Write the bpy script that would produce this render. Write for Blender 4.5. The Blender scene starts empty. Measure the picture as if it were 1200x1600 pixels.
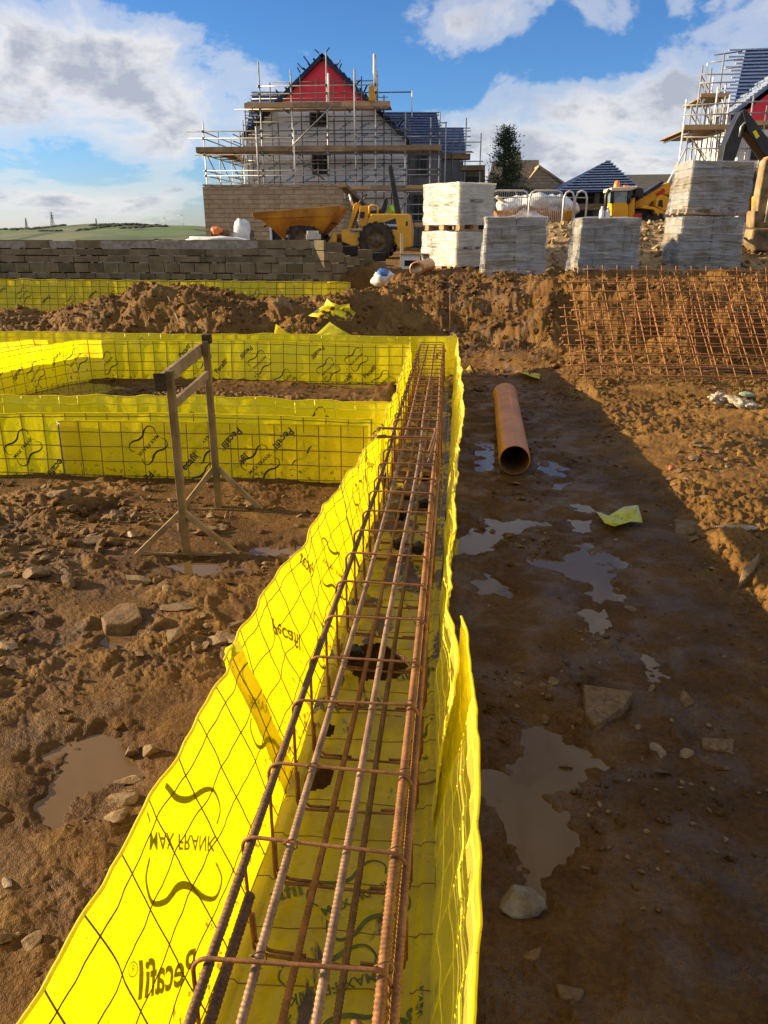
import bpy, math, random
import numpy as np
from mathutils import Vector, Matrix

R = math.radians
random.seed(7)
rng = np.random.default_rng(11)
S = bpy.context.scene
COL = S.collection

# ---------------------------------------------------------------- camera geometry
PITCH, YAW, EYE, FPX = R(20.05), R(4.6), 1.6, 1200.0
_f = np.array([-math.sin(YAW) * math.cos(PITCH), math.cos(YAW) * math.cos(PITCH), -math.sin(PITCH)])
_r = np.array([math.cos(YAW), math.sin(YAW), 0.0])
_u = np.array([-math.sin(YAW) * math.sin(PITCH), math.cos(YAW) * math.sin(PITCH), math.cos(PITCH)])


def ray(u, v):
    return _f + _r * ((u - 600) / FPX) + _u * ((800 - v) / FPX)


def P(u, v, z=0.0):
    d = ray(u, v)
    k = (z - EYE) / d[2]
    return np.array([d[0] * k, d[1] * k, z])


def Q(u, v, Y):
    d = ray(u, v)
    k = Y / d[1]
    return np.array([d[0] * k, Y, EYE + d[2] * k])


cam = bpy.data.cameras.new('camera')
cam.sensor_fit = 'VERTICAL'
cam.sensor_height = 36.0
cam.lens = 36.0 * FPX / 1600.0
cam.clip_start = 0.05
cam.clip_end = 20000
co = bpy.data.objects.new('camera', cam)
COL.objects.link(co)
co.location = (0, 0, EYE)
co.rotation_euler = (math.pi / 2 - PITCH, 0, YAW)
S.camera = co

# ---------------------------------------------------------------- noise (numpy)


def _hash(ix, iy, seed):
    h = (ix.astype(np.int64) * 374761393 + iy.astype(np.int64) * 668265263 + seed * 1442695041) & 0xFFFFFFFF
    h = ((h ^ (h >> 13)) * 1274126177) & 0xFFFFFFFF
    h = (h ^ (h >> 16)) & 0xFFFFFFFF
    return h


def gnoise(x, y, seed=0):
    """2D gradient noise, about -1..1"""
    x = np.asarray(x, dtype=np.float64)
    y = np.asarray(y, dtype=np.float64)
    ix = np.floor(x)
    iy = np.floor(y)
    fx = x - ix
    fy = y - iy
    ux = fx * fx * fx * (fx * (fx * 6 - 15) + 10)
    uy = fy * fy * fy * (fy * (fy * 6 - 15) + 10)

    def g(ox, oy):
        a = _hash(ix + ox, iy + oy, seed) * (2 * math.pi / 4294967296.0)
        return np.cos(a) * (fx - ox) + np.sin(a) * (fy - oy)
    a = g(0, 0) * (1 - ux) + g(1, 0) * ux
    b = g(0, 1) * (1 - ux) + g(1, 1) * ux
    return (a * (1 - uy) + b * uy) * 1.5


def fbm(x, y, sc, octv=4, seed=0, gain=0.5):
    s = 0.0
    a = 1.0
    for k in range(octv):
        s = s + a * gnoise(x * sc, y * sc, seed + k * 17)
        sc *= 2.03
        a *= gain
    return s


def billow(x, y, sc, octv=4, seed=0, gain=0.5):
    s = 0.0
    a = 1.0
    for k in range(octv):
        s = s + a * (np.abs(gnoise(x * sc, y * sc, seed + k * 17)) - 0.3)
        sc *= 2.07
        a *= gain
    return s


def sst(a, b, x):
    t = np.clip((x - a) / (b - a), 0, 1)
    return t * t * (3 - 2 * t)

# ---------------------------------------------------------------- mesh building


def link(name, me, parent=None):
    o = bpy.data.objects.new(name, me)
    COL.objects.link(o)
    if parent is not None:
        o.parent = parent
    return o


def np_mesh(name, V, F, mats, parent=None, smooth=True, mi=None):
    V = np.asarray(V, dtype=np.float32)
    me = bpy.data.meshes.new(name)
    F = np.asarray(F, dtype=np.int32)
    k = F.shape[1]
    me.vertices.add(len(V))
    me.vertices.foreach_set('co', V.ravel())
    me.loops.add(F.size)
    me.loops.foreach_set('vertex_index', F.ravel())
    me.polygons.add(len(F))
    me.polygons.foreach_set('loop_start', np.arange(0, F.size, k, dtype=np.int32))
    me.polygons.foreach_set('loop_total', np.full(len(F), k, dtype=np.int32))
    for m in (mats if isinstance(mats, (list, tuple)) else [mats]):
        me.materials.append(m)
    if mi is not None:
        me.polygons.foreach_set('material_index', np.asarray(mi, dtype=np.int32))
    me.update()
    me.validate()
    me.polygons.foreach_set('use_smooth', np.full(len(me.polygons), smooth, dtype=bool))
    return link(name, me, parent)


class MB:
    def __init__(self):
        self.v = []
        self.f = []
        self.m = []
        self.s = []

    def add(self, verts, faces, mat=0, smooth=False):
        b = len(self.v)
        self.v.extend([tuple(map(float, p)) for p in verts])
        for f in faces:
            self.f.append(tuple(b + i for i in f))
            self.m.append(mat)
            self.s.append(smooth)
        return self

    def box(self, c, size, rz=0.0, mat=0, rot=None, taper=None):
        """box centred on c with full size; optional rotation about z or a 3x3"""
        hx, hy, hz = [s / 2 for s in size]
        vs = []
        for sz in (-1, 1):
            t = 1.0 if (taper is None or sz < 0) else taper
            for sx, sy in ((-1, -1), (1, -1), (1, 1), (-1, 1)):
                vs.append(np.array([sx * hx * t, sy * hy * t, sz * hz]))
        M = rot if rot is not None else np.array([[math.cos(rz), -math.sin(rz), 0], [math.sin(rz), math.cos(rz), 0], [0, 0, 1]])
        c = np.array(c, dtype=float)
        vs = [M @ p + c for p in vs]
        return self.add(vs, [(0, 3, 2, 1), (4, 5, 6, 7), (0, 1, 5, 4), (1, 2, 6, 5), (2, 3, 7, 6), (3, 0, 4, 7)], mat)

    def beam(self, a, b, w, h, mat=0, up=(0, 0, 1)):
        """rectangular bar from a to b, w across, h along 'up'"""
        a = np.array(a, dtype=float)
        b = np.array(b, dtype=float)
        d = b - a
        L = np.linalg.norm(d)
        d /= L
        up = np.array(up, dtype=float)
        if abs(d @ up) > 0.95:
            up = np.array([0, 1.0, 0])
        s = np.cross(d, up)
        s /= np.linalg.norm(s)
        t = np.cross(s, d)
        M = np.stack([d, -s, t], axis=1)
        return self.box((a + b) / 2, (L, w, h), mat=mat, rot=M)

    def tube(self, pts, r, n=6, closed=False, mat=0, caps=True, smooth=True):
        pts = [np.array(p, dtype=float) for p in pts]
        N = len(pts)
        rr = r if isinstance(r, (list, tuple, np.ndarray)) else [r] * N
        vs = []
        prev = None
        for i, p in enumerate(pts):
            if closed:
                t = pts[(i + 1) % N] - pts[i - 1]
            else:
                t = pts[min(i + 1, N - 1)] - pts[max(i - 1, 0)]
            t = t / (np.linalg.norm(t) + 1e-12)
            if prev is None:
                a = np.array([0, 0, 1.0]) if abs(t[2]) < 0.9 else np.array([1.0, 0, 0])
            else:
                a = prev
            a = a - t * (a @ t)
            a /= (np.linalg.norm(a) + 1e-12)
            prev = a
            b = np.cross(t, a)
            for k in range(n):
                q = 2 * math.pi * k / n
                vs.append(p + (a * math.cos(q) + b * math.sin(q)) * rr[i])
        fs = []
        M = N if closed else N - 1
        for i in range(M):
            j = (i + 1) % N
            for k in range(n):
                k2 = (k + 1) % n
                fs.append((i * n + k, i * n + k2, j * n + k2, j * n + k))
        self.add(vs, fs, mat, smooth)
        if caps and not closed:
            b0 = len(self.v) - len(vs)
            self.f.append(tuple(b0 + k for k in reversed(range(n))))
            self.m.append(mat)
            self.s.append(False)
            self.f.append(tuple(b0 + (N - 1) * n + k for k in range(n)))
            self.m.append(mat)
            self.s.append(False)
        return self

    def cyl(self, a, b, r, n=12, mat=0, r2=None, smooth=True):
        return self.tube([a, b], [r, r2 if r2 is not None else r], n, mat=mat, smooth=smooth)

    def prism(self, poly, thick_vec, mat=0):
        """planar polygon (list of 3D pts) extruded by thick_vec"""
        n = len(poly)
        t = np.array(thick_vec, dtype=float)
        a = [np.array(p, dtype=float) for p in poly]
        vs = a + [p + t for p in a]
        fs = [tuple(reversed(range(n))), tuple(range(n, 2 * n))]
        for i in range(n):
            j = (i + 1) % n
            fs.append((i, j, n + j, n + i))
        return self.add(vs, fs, mat)

    def lathe(self, c, axis, prof, n=24, mat=0, smooth=True):
        """prof: list of (offset along axis, radius)"""
        ax = np.array(axis, dtype=float)
        ax /= np.linalg.norm(ax)
        a = np.array([0, 0, 1.0]) if abs(ax[2]) < 0.9 else np.array([1.0, 0, 0])
        a = a - ax * (a @ ax)
        a /= np.linalg.norm(a)
        b = np.cross(ax, a)
        c = np.array(c, dtype=float)
        vs = []
        for o, r in prof:
            for k in range(n):
                q = 2 * math.pi * k / n
                vs.append(c + ax * o + (a * math.cos(q) + b * math.sin(q)) * r)
        fs = []
        for i in range(len(prof) - 1):
            for k in range(n):
                k2 = (k + 1) % n
                fs.append((i * n + k, i * n + k2, (i + 1) * n + k2, (i + 1) * n + k))
        return self.add(vs, fs, mat, smooth)

    def build(self, name, mats, parent=None, bevel=0.0):
        me = bpy.data.meshes.new(name)
        me.from_pydata(self.v, [], self.f)
        for m in (mats if isinstance(mats, (list, tuple)) else [mats]):
            me.materials.append(m)
        me.polygons.foreach_set('material_index', np.array(self.m, dtype=np.int32))
        me.polygons.foreach_set('use_smooth', np.array(self.s, dtype=bool))
        me.update()
        o = link(name, me, parent)
        if bevel > 0:
            b = o.modifiers.new('bevel', 'BEVEL')
            b.width = bevel
            b.segments = 2
            b.limit_method = 'ANGLE'
        return o


def empty(name, loc=(0, 0, 0), rz=0.0):
    o = bpy.data.objects.new(name, None)
    COL.objects.link(o)
    o.location = tuple(float(c) for c in loc)
    o.rotation_euler = (0, 0, rz)
    o.empty_display_size = 0.1
    return o


def tag(o, label=None, cat=None, group=None, kind=None):
    if label:
        o['label'] = label
    if cat:
        o['category'] = cat
    if group:
        o['group'] = group
    if kind:
        o['kind'] = kind
    return o


def copy_tree(o, parent=None):
    c = o.copy()
    COL.objects.link(c)
    if parent is not None:
        c.parent = parent
    for ch in list(o.children):
        copy_tree(ch, c)
    return c


def text_geo(body, size=1.0, bold=0.0):
    """filled text as (verts Nx2, faces), centred"""
    cu = bpy.data.curves.new('lettering', 'FONT')
    cu.body = body
    cu.size = size
    cu.align_x = 'CENTER'
    cu.align_y = 'CENTER'
    cu.resolution_u = 3
    cu.offset = bold
    o = bpy.data.objects.new('lettering', cu)
    COL.objects.link(o)
    bpy.context.view_layer.update()
    dg = bpy.context.evaluated_depsgraph_get()
    me = bpy.data.meshes.new_from_object(o.evaluated_get(dg))
    V = np.array([tuple(v.co)[:2] for v in me.vertices])
    F = [tuple(p.vertices) for p in me.polygons]
    bpy.data.objects.remove(o)
    bpy.data.curves.remove(cu)
    bpy.data.meshes.remove(me)
    return V, F


def add_text(mb, body, centre, ex, ey, height, mat=0, lift=0.0, bold=0.0):
    """flat lettering laid on a plane: ex = reading direction, ey = letters' up"""
    V, F = text_geo(body, 1.0, bold)
    h = V[:, 1].max() - V[:, 1].min()
    V = V / h * height
    ex = np.array(ex, dtype=float)
    ey = np.array(ey, dtype=float)
    ex /= np.linalg.norm(ex)
    ey /= np.linalg.norm(ey)
    nz = np.cross(ex, ey)
    c = np.array(centre, dtype=float) + nz * lift
    mb.add([c + ex * a + ey * b for a, b in V], F, mat)
# ---------------------------------------------------------------- materials


class NT:
    def __init__(self, name):
        self.mat = bpy.data.materials.new(name)
        self.mat.use_nodes = True
        self.t = self.mat.node_tree
        self.t.nodes.clear()
        self.out = self.t.nodes.new('ShaderNodeOutputMaterial')

    def n(self, typ, **kw):
        nd = self.t.nodes.new(typ)
        ins = kw.pop('ins', {})
        for k, v in kw.items():
            setattr(nd, k, v)
        for k, v in ins.items():
            self.set(nd, k, v)
        return nd

    def set(self, nd, k, v):
        s = nd.inputs[k]
        if hasattr(v, 'is_output'):
            self.t.links.new(v, s)
        elif isinstance(v, tuple) and len(v) == 3 and s.type == 'RGBA':
            s.default_value = (*v, 1)
        else:
            s.default_value = v

    def coord(self, which='Object'):
        return self.n('ShaderNodeTexCoord').outputs[which]

    def map(self, vec, scale=(1, 1, 1), rot=(0, 0, 0)):
        return self.n('ShaderNodeMapping', ins={'Vector': vec, 'Scale': scale, 'Rotation': rot}).outputs[0]

    def noise(self, vec, scale, detail=4, rough=0.55, dist=0.0):
        return self.n('ShaderNodeTexNoise', ins={'Vector': vec, 'Scale': scale, 'Detail': detail, 'Roughness': rough, 'Distortion': dist}).outputs[0]

    def ramp(self, fac, stops, interp='LINEAR'):
        nd = self.n('ShaderNodeValToRGB', ins={'Fac': fac})
        cr = nd.color_ramp
        cr.interpolation = interp
        while len(cr.elements) < len(stops):
            cr.elements.new(0.5)
        for e, (p, c) in zip(cr.elements, stops):
            e.position = p
            e.color = (*c, 1) if isinstance(c, tuple) else (c, c, c, 1)
        return nd.outputs[0]

    def mix(self, fac, a, b, mode='MIX'):
        nd = self.n('ShaderNodeMix', data_type='RGBA', blend_type=mode)
        self.set(nd, 0, fac)
        self.set(nd, 6, a if not isinstance(a, tuple) else (*a, 1))
        self.set(nd, 7, b if not isinstance(b, tuple) else (*b, 1))
        return nd.outputs[2]

    def math(self, op, a, b=0.0, clamp=False):
        nd = self.n('ShaderNodeMath', operation=op, use_clamp=clamp)
        self.set(nd, 0, a)
        self.set(nd, 1, b)
        return nd.outputs[0]

    def bump(self, h, strength=0.5, dist=0.01, normal=None):
        nd = self.n('ShaderNodeBump', ins={'Height': h, 'Strength': strength, 'Distance': dist})
        if normal is not None:
            self.set(nd, 'Normal', normal)
        return nd.outputs[0]

    def bsdf(self, col, rough=0.6, metal=0.0, normal=None, spec=0.5, **extra):
        nd = self.n('ShaderNodeBsdfPrincipled')
        self.set(nd, 'Base Color', col if not isinstance(col, tuple) else (*col, 1))
        self.set(nd, 'Roughness', rough)
        self.set(nd, 'Metallic', metal)
        self.set(nd, 'Specular IOR Level', spec)
        for k, v in extra.items():
            self.set(nd, k.replace('_', ' '), v)
        if normal is not None:
            self.set(nd, 'Normal', normal)
        return nd.outputs[0]

    def done(self, sh):
        self.t.links.new(sh, self.out.inputs[0])
        return self.mat


def simple(name, c1, c2, scale=8.0, rough=0.6, metal=0.0, bump=0.0, spec=0.4, detail=4, coord='Object', bscale=None):
    m = NT(name)
    v = m.coord(coord)
    n = m.noise(v, scale, detail)
    col = m.ramp(n, [(0.35, c1), (0.68, c2)])
    nor = None
    if bump > 0:
        nor = m.bump(m.noise(v, bscale or scale * 4, 4), bump, 0.01)
    return m.done(m.bsdf(col, rough, metal, nor, spec))


def mud_material(name, wet_from=None):
    m = NT(name)
    v = m.n('ShaderNodeNewGeometry').outputs['Position']
    big = m.noise(v, 0.9, 4, 0.6)
    mid = m.noise(v, 6.0, 5, 0.6)
    fine = m.noise(v, 60.0, 4, 0.6)
    vf = m.noise(v, 260.0, 2, 0.5)
    c = m.ramp(big, [(0.3, (0.125, 0.057, 0.011)), (0.5, (0.20, 0.098, 0.020)), (0.72, (0.28, 0.152, 0.036))])
    c = m.mix(0.55, c, m.ramp(mid, [(0.3, (0.07, 0.032, 0.007)), (0.52, (0.20, 0.10, 0.021)), (0.75, (0.36, 0.21, 0.058))]))
    c = m.mix(0.35, c, m.ramp(fine, [(0.35, (0.07, 0.033, 0.009)), (0.65, (0.30, 0.17, 0.055))]))
    # pale grit
    damp = m.ramp(m.noise(v, 1.7, 5, 0.62, 0.4), [(0.40, 0.0), (0.58, 1.0)])
    c = m.mix(m.math('MULTIPLY', damp, 0.55), c, m.mix(1.0, c, (0.50, 0.44, 0.37), 'MULTIPLY'))
    grit = m.ramp(m.noise(v, 120.0, 2, 0.5), [(0.70, 0.0), (0.76, 1.0)])
    c = m.mix(m.math('MULTIPLY', grit, 0.5), c, (0.33, 0.24, 0.15))
    # wetness: height above the water decides gloss and darkness
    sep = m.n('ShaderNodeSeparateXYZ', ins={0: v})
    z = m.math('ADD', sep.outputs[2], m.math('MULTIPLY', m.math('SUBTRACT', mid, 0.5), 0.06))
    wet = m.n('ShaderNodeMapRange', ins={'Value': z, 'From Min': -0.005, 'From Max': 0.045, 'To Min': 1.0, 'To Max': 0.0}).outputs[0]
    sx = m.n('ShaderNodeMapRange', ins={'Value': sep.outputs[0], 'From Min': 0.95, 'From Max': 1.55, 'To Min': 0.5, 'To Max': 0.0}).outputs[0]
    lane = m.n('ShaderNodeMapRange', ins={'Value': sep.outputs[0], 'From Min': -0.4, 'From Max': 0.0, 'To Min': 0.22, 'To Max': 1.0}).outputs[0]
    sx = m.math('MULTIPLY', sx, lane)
    wet_shade = m.math('ADD', wet, sx, True)
    c = m.mix(m.math('MULTIPLY', wet_shade, 0.85), c, m.mix(1.0, c, (0.46, 0.40, 0.32), 'MULTIPLY'))  # wet mud colour, darkened further to keep the shaded lane deep
    rg = m.math('ADD', m.math('MULTIPLY', wet, -0.12), m.math('ADD', m.math('MULTIPLY', mid, 0.35), 0.62), True)
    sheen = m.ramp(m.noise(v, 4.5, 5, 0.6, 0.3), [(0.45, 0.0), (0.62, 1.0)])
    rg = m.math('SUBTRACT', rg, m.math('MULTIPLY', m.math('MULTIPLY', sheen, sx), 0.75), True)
    h = m.math('ADD', m.math('MULTIPLY', fine, 0.8), m.math('ADD', m.math('MULTIPLY', vf, 0.35), m.math('MULTIPLY', mid, 1.6)))
    nor = m.bump(h, 1.0, 0.014)
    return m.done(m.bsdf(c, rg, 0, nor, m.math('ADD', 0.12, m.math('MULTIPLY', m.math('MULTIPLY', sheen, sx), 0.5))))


def film_material(name, tint=(0.92, 0.79, 0.004), dirt=0.3, trans=0.5, stain=0.0):
    m = NT(name)
    v = m.n('ShaderNodeNewGeometry').outputs['Position']
    n1 = m.noise(v, 3.0, 4)
    n2 = m.noise(v, 30.0, 4, 0.65)
    c = m.mix(m.ramp(n1, [(0.35, 0.0), (0.7, 0.35)]), tint, (tint[0] * 0.9, tint[1] * 0.84, tint[2]))
    d = m.math('MULTIPLY', m.ramp(n2, [(0.56, 0.0), (0.78, 1.0)]), dirt)
    c = m.mix(d, c, (0.30, 0.19, 0.05))
    zz = m.n('ShaderNodeSeparateXYZ', ins={0: v}).outputs[2]
    low = m.n('ShaderNodeMapRange', ins={'Value': zz, 'From Min': 0.0, 'From Max': 0.30, 'To Min': -0.03 if stain > 0 else 0.10, 'To Max': -0.05}).outputs[0]
    spl = m.ramp(m.math('ADD', m.noise(v, 26.0, 5, 0.7, 0.2), low), [(0.64, 0.0), (0.70, 1.0)])
    spk = m.ramp(m.noise(v, 95.0, 2, 0.5), [(0.70, 0.0), (0.73, 1.0)])
    c = m.mix(m.math('MULTIPLY', m.math('MAXIMUM', spl, m.math('MULTIPLY', spk, 0.6)), 0.8), c, (0.15, 0.085, 0.02))
    hn = m.math('ADD', m.noise(v, 9.0, 3), m.math('MULTIPLY', m.noise(v, 40.0, 3), 0.25))
    nor = m.bump(hn, 0.35, 0.02)
    dif = m.n('ShaderNodeBsdfDiffuse', ins={'Color': c, 'Normal': nor}).outputs[0]
    tr = m.n('ShaderNodeBsdfTranslucent', ins={'Color': c, 'Normal': nor}).outputs[0]
    gl = m.n('ShaderNodeBsdfGlossy', ins={'Color': (1, 1, 1, 1), 'Roughness': 0.28, 'Normal': nor}).outputs[0]
    a = m.n('ShaderNodeMixShader', ins={0: trans, 1: dif, 2: tr}).outputs[0]
    fr = m.n('ShaderNodeFresnel', ins={'IOR': 1.45, 'Normal': nor}).outputs[0]
    b = m.n('ShaderNodeMixShader', ins={0: m.math('MULTIPLY', fr, 0.6), 1: a, 2: gl}).outputs[0]
    if stain > 0:
        s1 = m.noise(m.map(v, (1.3, 0.55, 1)), 5.0, 6, 0.62, 0.4)
        sep = m.n('ShaderNodeSeparateXYZ', ins={0: v})
        far = m.n('ShaderNodeMapRange', ins={'Value': sep.outputs[1], 'From Min': 2.0, 'From Max': 4.5, 'To Min': 0.0, 'To Max': 0.16}).outputs[0]
        mk = m.ramp(m.math('ADD', s1, far), [(0.60, 0.0), (0.635, 1.0)])
        soft = m.ramp(m.math('ADD', m.noise(v, 4.0, 5, 0.6), far), [(0.42, 0.0), (0.75, 0.55)])
        ms = m.bsdf(m.ramp(n2, [(0.3, (0.03, 0.017, 0.007)), (0.7, (0.09, 0.05, 0.018))]), 0.35)
        b = m.n('ShaderNodeMixShader', ins={0: m.math('MAXIMUM', mk, m.math('MULTIPLY', soft, stain)), 1: b, 2: ms}).outputs[0]
    return m.done(b)


def rebar_material(name, a, b, c, rough=0.7, metal=0.25):
    m = NT(name)
    v = m.n('ShaderNodeNewGeometry').outputs['Position']
    n1 = m.noise(v, 14.0, 5, 0.65)
    n2 = m.noise(v, 160.0, 3, 0.6)
    col = m.ramp(n1, [(0.3, a), (0.5, b), (0.7, c)])
    col = m.mix(0.3, col, m.ramp(n2, [(0.35, (0.05, 0.02, 0.008)), (0.65, (0.36, 0.17, 0.06))]))
    return m.done(m.bsdf(col, rough, metal, m.bump(n2, 0.4, 0.002), 0.4))


M = {}
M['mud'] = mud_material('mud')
M['film'] = film_material('yellow_film')
M['film_floor'] = film_material('yellow_floor_film', tint=(0.80, 0.66, 0.006), dirt=0.5, stain=0.75)
M['film_scrap'] = film_material('yellow_scrap_film', tint=(0.80, 0.74, 0.03), dirt=0.55)
M['wire'] = simple('formwork_wire', (0.14, 0.08, 0.015), (0.28, 0.17, 0.02), 30, 0.6, 0.1)
M['wire_coated'] = simple('film_coated_wire', (0.70, 0.58, 0.01), (0.86, 0.74, 0.04), 20, 0.4)
M['ink'] = simple('black_print', (0.012, 0.013, 0.008), (0.03, 0.03, 0.015), 40, 0.6)
M['rebar'] = rebar_material('rusty_rebar', (0.085, 0.034, 0.012), (0.18, 0.073, 0.023), (0.33, 0.145, 0.046))
M['rebar_grey'] = rebar_material('worn_rebar', (0.10, 0.056, 0.032), (0.21, 0.13, 0.08), (0.36, 0.235, 0.14), 0.55, 0.2)
M['rebar_dark'] = rebar_material('dark_rebar', (0.035, 0.02, 0.012), (0.08, 0.045, 0.022), (0.16, 0.085, 0.035))
M['stirrup'] = rebar_material('rusty_stirrup', (0.09, 0.034, 0.010), (0.20, 0.077, 0.021), (0.34, 0.14, 0.04), 0.75, 0.1)
M['mesh_rust'] = rebar_material('orange_rusty_mesh', (0.17, 0.062, 0.017), (0.30, 0.115, 0.031), (0.44, 0.19, 0.06), 0.8, 0.0)


def stone_material(name, a, b, mudmix=0.6):
    m = NT(name)
    v = m.n('ShaderNodeNewGeometry').outputs['Position']
    c = m.ramp(m.noise(v, 22.0, 5, 0.65), [(0.32, a), (0.68, b)])
    d = m.ramp(m.noise(v, 15.0, 5, 0.65, 0.3), [(0.42, 0.0), (0.56, mudmix)])
    c = m.mix(d, c, m.ramp(m.noise(v, 70.0, 3), [(0.35, (0.07, 0.036, 0.012)), (0.65, (0.22, 0.125, 0.045))]))
    h = m.math('ADD', m.noise(v, 45.0, 5, 0.6), m.math('MULTIPLY', m.noise(v, 160.0, 3), 0.3))
    return m.done(m.bsdf(c, 0.8, 0, m.bump(h, 0.8, 0.008), 0.25))


M['stone'] = stone_material('sandstone_fragment', (0.13, 0.08, 0.035), (0.27, 0.18, 0.09))
M['stone_grey'] = stone_material('grey_stone', (0.10, 0.088, 0.066), (0.26, 0.225, 0.165), 0.45)
M['stone_pale'] = stone_material('pale_stone', (0.26, 0.19, 0.11), (0.42, 0.33, 0.21), 0.45)
M['stone_wet'] = stone_material('wet_brown_stone', (0.085, 0.047, 0.018), (0.18, 0.105, 0.045), 0.7)
M['brick_red'] = simple('red_brick_fragment', (0.30, 0.07, 0.03), (0.42, 0.12, 0.06), 12, 0.8, 0, 0.4)


def pipe_material():
    m = NT('orange_pipe')
    v = m.n('ShaderNodeNewGeometry').outputs['Position']
    c = m.ramp(m.noise(v, 4.0, 6, 0.6), [(0.35, (0.33, 0.115, 0.028)), (0.7, (0.49, 0.185, 0.048))])
    z = m.n('ShaderNodeSeparateXYZ', ins={0: v}).outputs[2]
    low = m.n('ShaderNodeMapRange', ins={'Value': z, 'From Min': 0.02, 'From Max': 0.20, 'To Min': 0.30, 'To Max': -0.06}).outputs[0]
    mud = m.ramp(m.math('ADD', m.noise(m.map(v, (1, 0.35, 1)), 16.0, 5, 0.65), low), [(0.60, 0.0), (0.70, 0.9)])
    scr = m.ramp(m.noise(m.map(v, (60, 3, 60)), 1.0, 3, 0.6), [(0.62, 0.0), (0.70, 0.5)])
    c = m.mix(scr, c, (0.52, 0.27, 0.12))
    c = m.mix(mud, c, (0.13, 0.07, 0.022))
    return m.done(m.bsdf(c, m.math('ADD', 0.40, m.math('MULTIPLY', mud, 0.4)), 0, m.bump(m.noise(v, 30.0, 4), 0.08, 0.01), 0.45))


M['clay_pipe'] = pipe_material()
M['timber_old'] = simple('weathered_timber', (0.13, 0.085, 0.04), (0.27, 0.19, 0.10), 12, 0.75, 0, 0.4)
M['plastic_black'] = simple('black_plastic', (0.012, 0.011, 0.01), (0.03, 0.026, 0.02), 12, 0.45)


def water_material():
    m = NT('muddy_water')
    v = m.n('ShaderNodeNewGeometry').outputs['Position']
    c = m.ramp(m.noise(v, 1.6, 3), [(0.3, (0.105, 0.060, 0.021)), (0.7, (0.14, 0.083, 0.032))])
    nor = m.bump(m.noise(v, 14.0, 2), 0.06, 0.01)
    return m.done(m.bsdf(c, 0.04, 0, nor, 0.5, IOR=1.33))


M['water'] = water_material()
# ---------------------------------------------------------------- ground
PUDDLES = [
    [(690, 832), (745, 826), (785, 838), (780, 852), (740, 866), (690, 868)],
    [(748, 806), (800, 806), (845, 812), (852, 818), (822, 824), (815, 834), (785, 833), (760, 818)],
    [(900, 786), (922, 785), (932, 795), (908, 797)],
    [(888, 806), (920, 810), (930, 836), (926, 858), (985, 868), (992, 880), (945, 886), (968, 908), (975, 930), (948, 946),
     (928, 936), (905, 905), (862, 888), (796, 876), (862, 868), (896, 856), (892, 830)],
    [(735, 905), (770, 895), (800, 910), (800, 940), (765, 950), (735, 940)],
    [(890, 930), (930, 950), (948, 985), (930, 992), (905, 960)],
    [(996, 1022), (1015, 1020), (1032, 1045), (1026, 1062), (1004, 1052)],
    [(832, 1118), (880, 1148), (972, 1188), (910, 1206), (882, 1236), (902, 1300), (884, 1365), (832, 1402), (802, 1330), (792, 1270),
     (742, 1238), (720, 1200), (792, 1186), (826, 1150)],
    [(745, 684), (772, 690), (778, 738), (745, 735)],
    [(834, 714), (872, 718), (884, 732), (882, 744), (846, 738)],
    [(860, 752), (880, 754), (884, 760), (866, 760)],
    [(58, 1176), (140, 1140), (206, 1150), (212, 1196), (165, 1238), (150, 1266), (60, 1284), (5, 1282), (-40, 1300), (-40, 1330), (10, 1310), (62, 1240), (72, 1200)],
    [(225, 884), (300, 874), (380, 878), (400, 888), (350, 900), (300, 902), (240, 898)],
    [(-20, 815), (30, 812), (40, 835), (-20, 845)],
    [(125, 796), (190, 790), (196, 806), (135, 814)],
    [(380, 856), (470, 848), (485, 860), (420, 868), (385, 864)],
    [(140, 985), (200, 980), (205, 1003), (160, 1012)],
    [(60, 985), (100, 980), (110, 1003), (70, 1020)],
    [(15, 596), (120, 592), (215, 604), (110, 622), (20, 622)],
    [(470, 596), (600, 598), (596, 606), (500, 606)],
]
PUD = [np.array([P(u, v, 0)[:2] for u, v in poly]) for poly in PUDDLES]


def poly_sd(poly, x, y):
    """signed distance (positive inside)"""
    d = np.full(x.shape, 1e9)
    ins = np.zeros(x.shape, dtype=bool)
    n = len(poly)
    for i in range(n):
        ax, ay = poly[i]
        bx, by = poly[(i + 1) % n]
        ex, ey = bx - ax, by - ay
        t = np.clip(((x - ax) * ex + (y - ay) * ey) / (ex * ex + ey * ey + 1e-12), 0, 1)
        d = np.minimum(d, np.hypot(x - ax - ex * t, y - ay - ey * t))
        c = ((ay > y) != (by > y))
        xi = ax + (y - ay) * ex / (ey if abs(ey) > 1e-9 else 1e-9)
        ins ^= c & (x < xi)
    return np.where(ins, d, -d)


def mound_profile(x):
    # crest height of the spoil heap in front of the far yellow strip
    xs = [-12, -7.0, -6.3, -5.6, -5.0, -4.2, -3.6, -3.0, -2.5, -1.9, -1.2, -0.4, 0.5, 1.5]
    hs = [0.40, 0.34, 0.34, 0.50, 0.66, 0.86, 0.84, 0.74, 0.64, 0.70, 0.80, 0.92, 0.95, 0.95]
    return np.interp(x, xs, hs)


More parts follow.
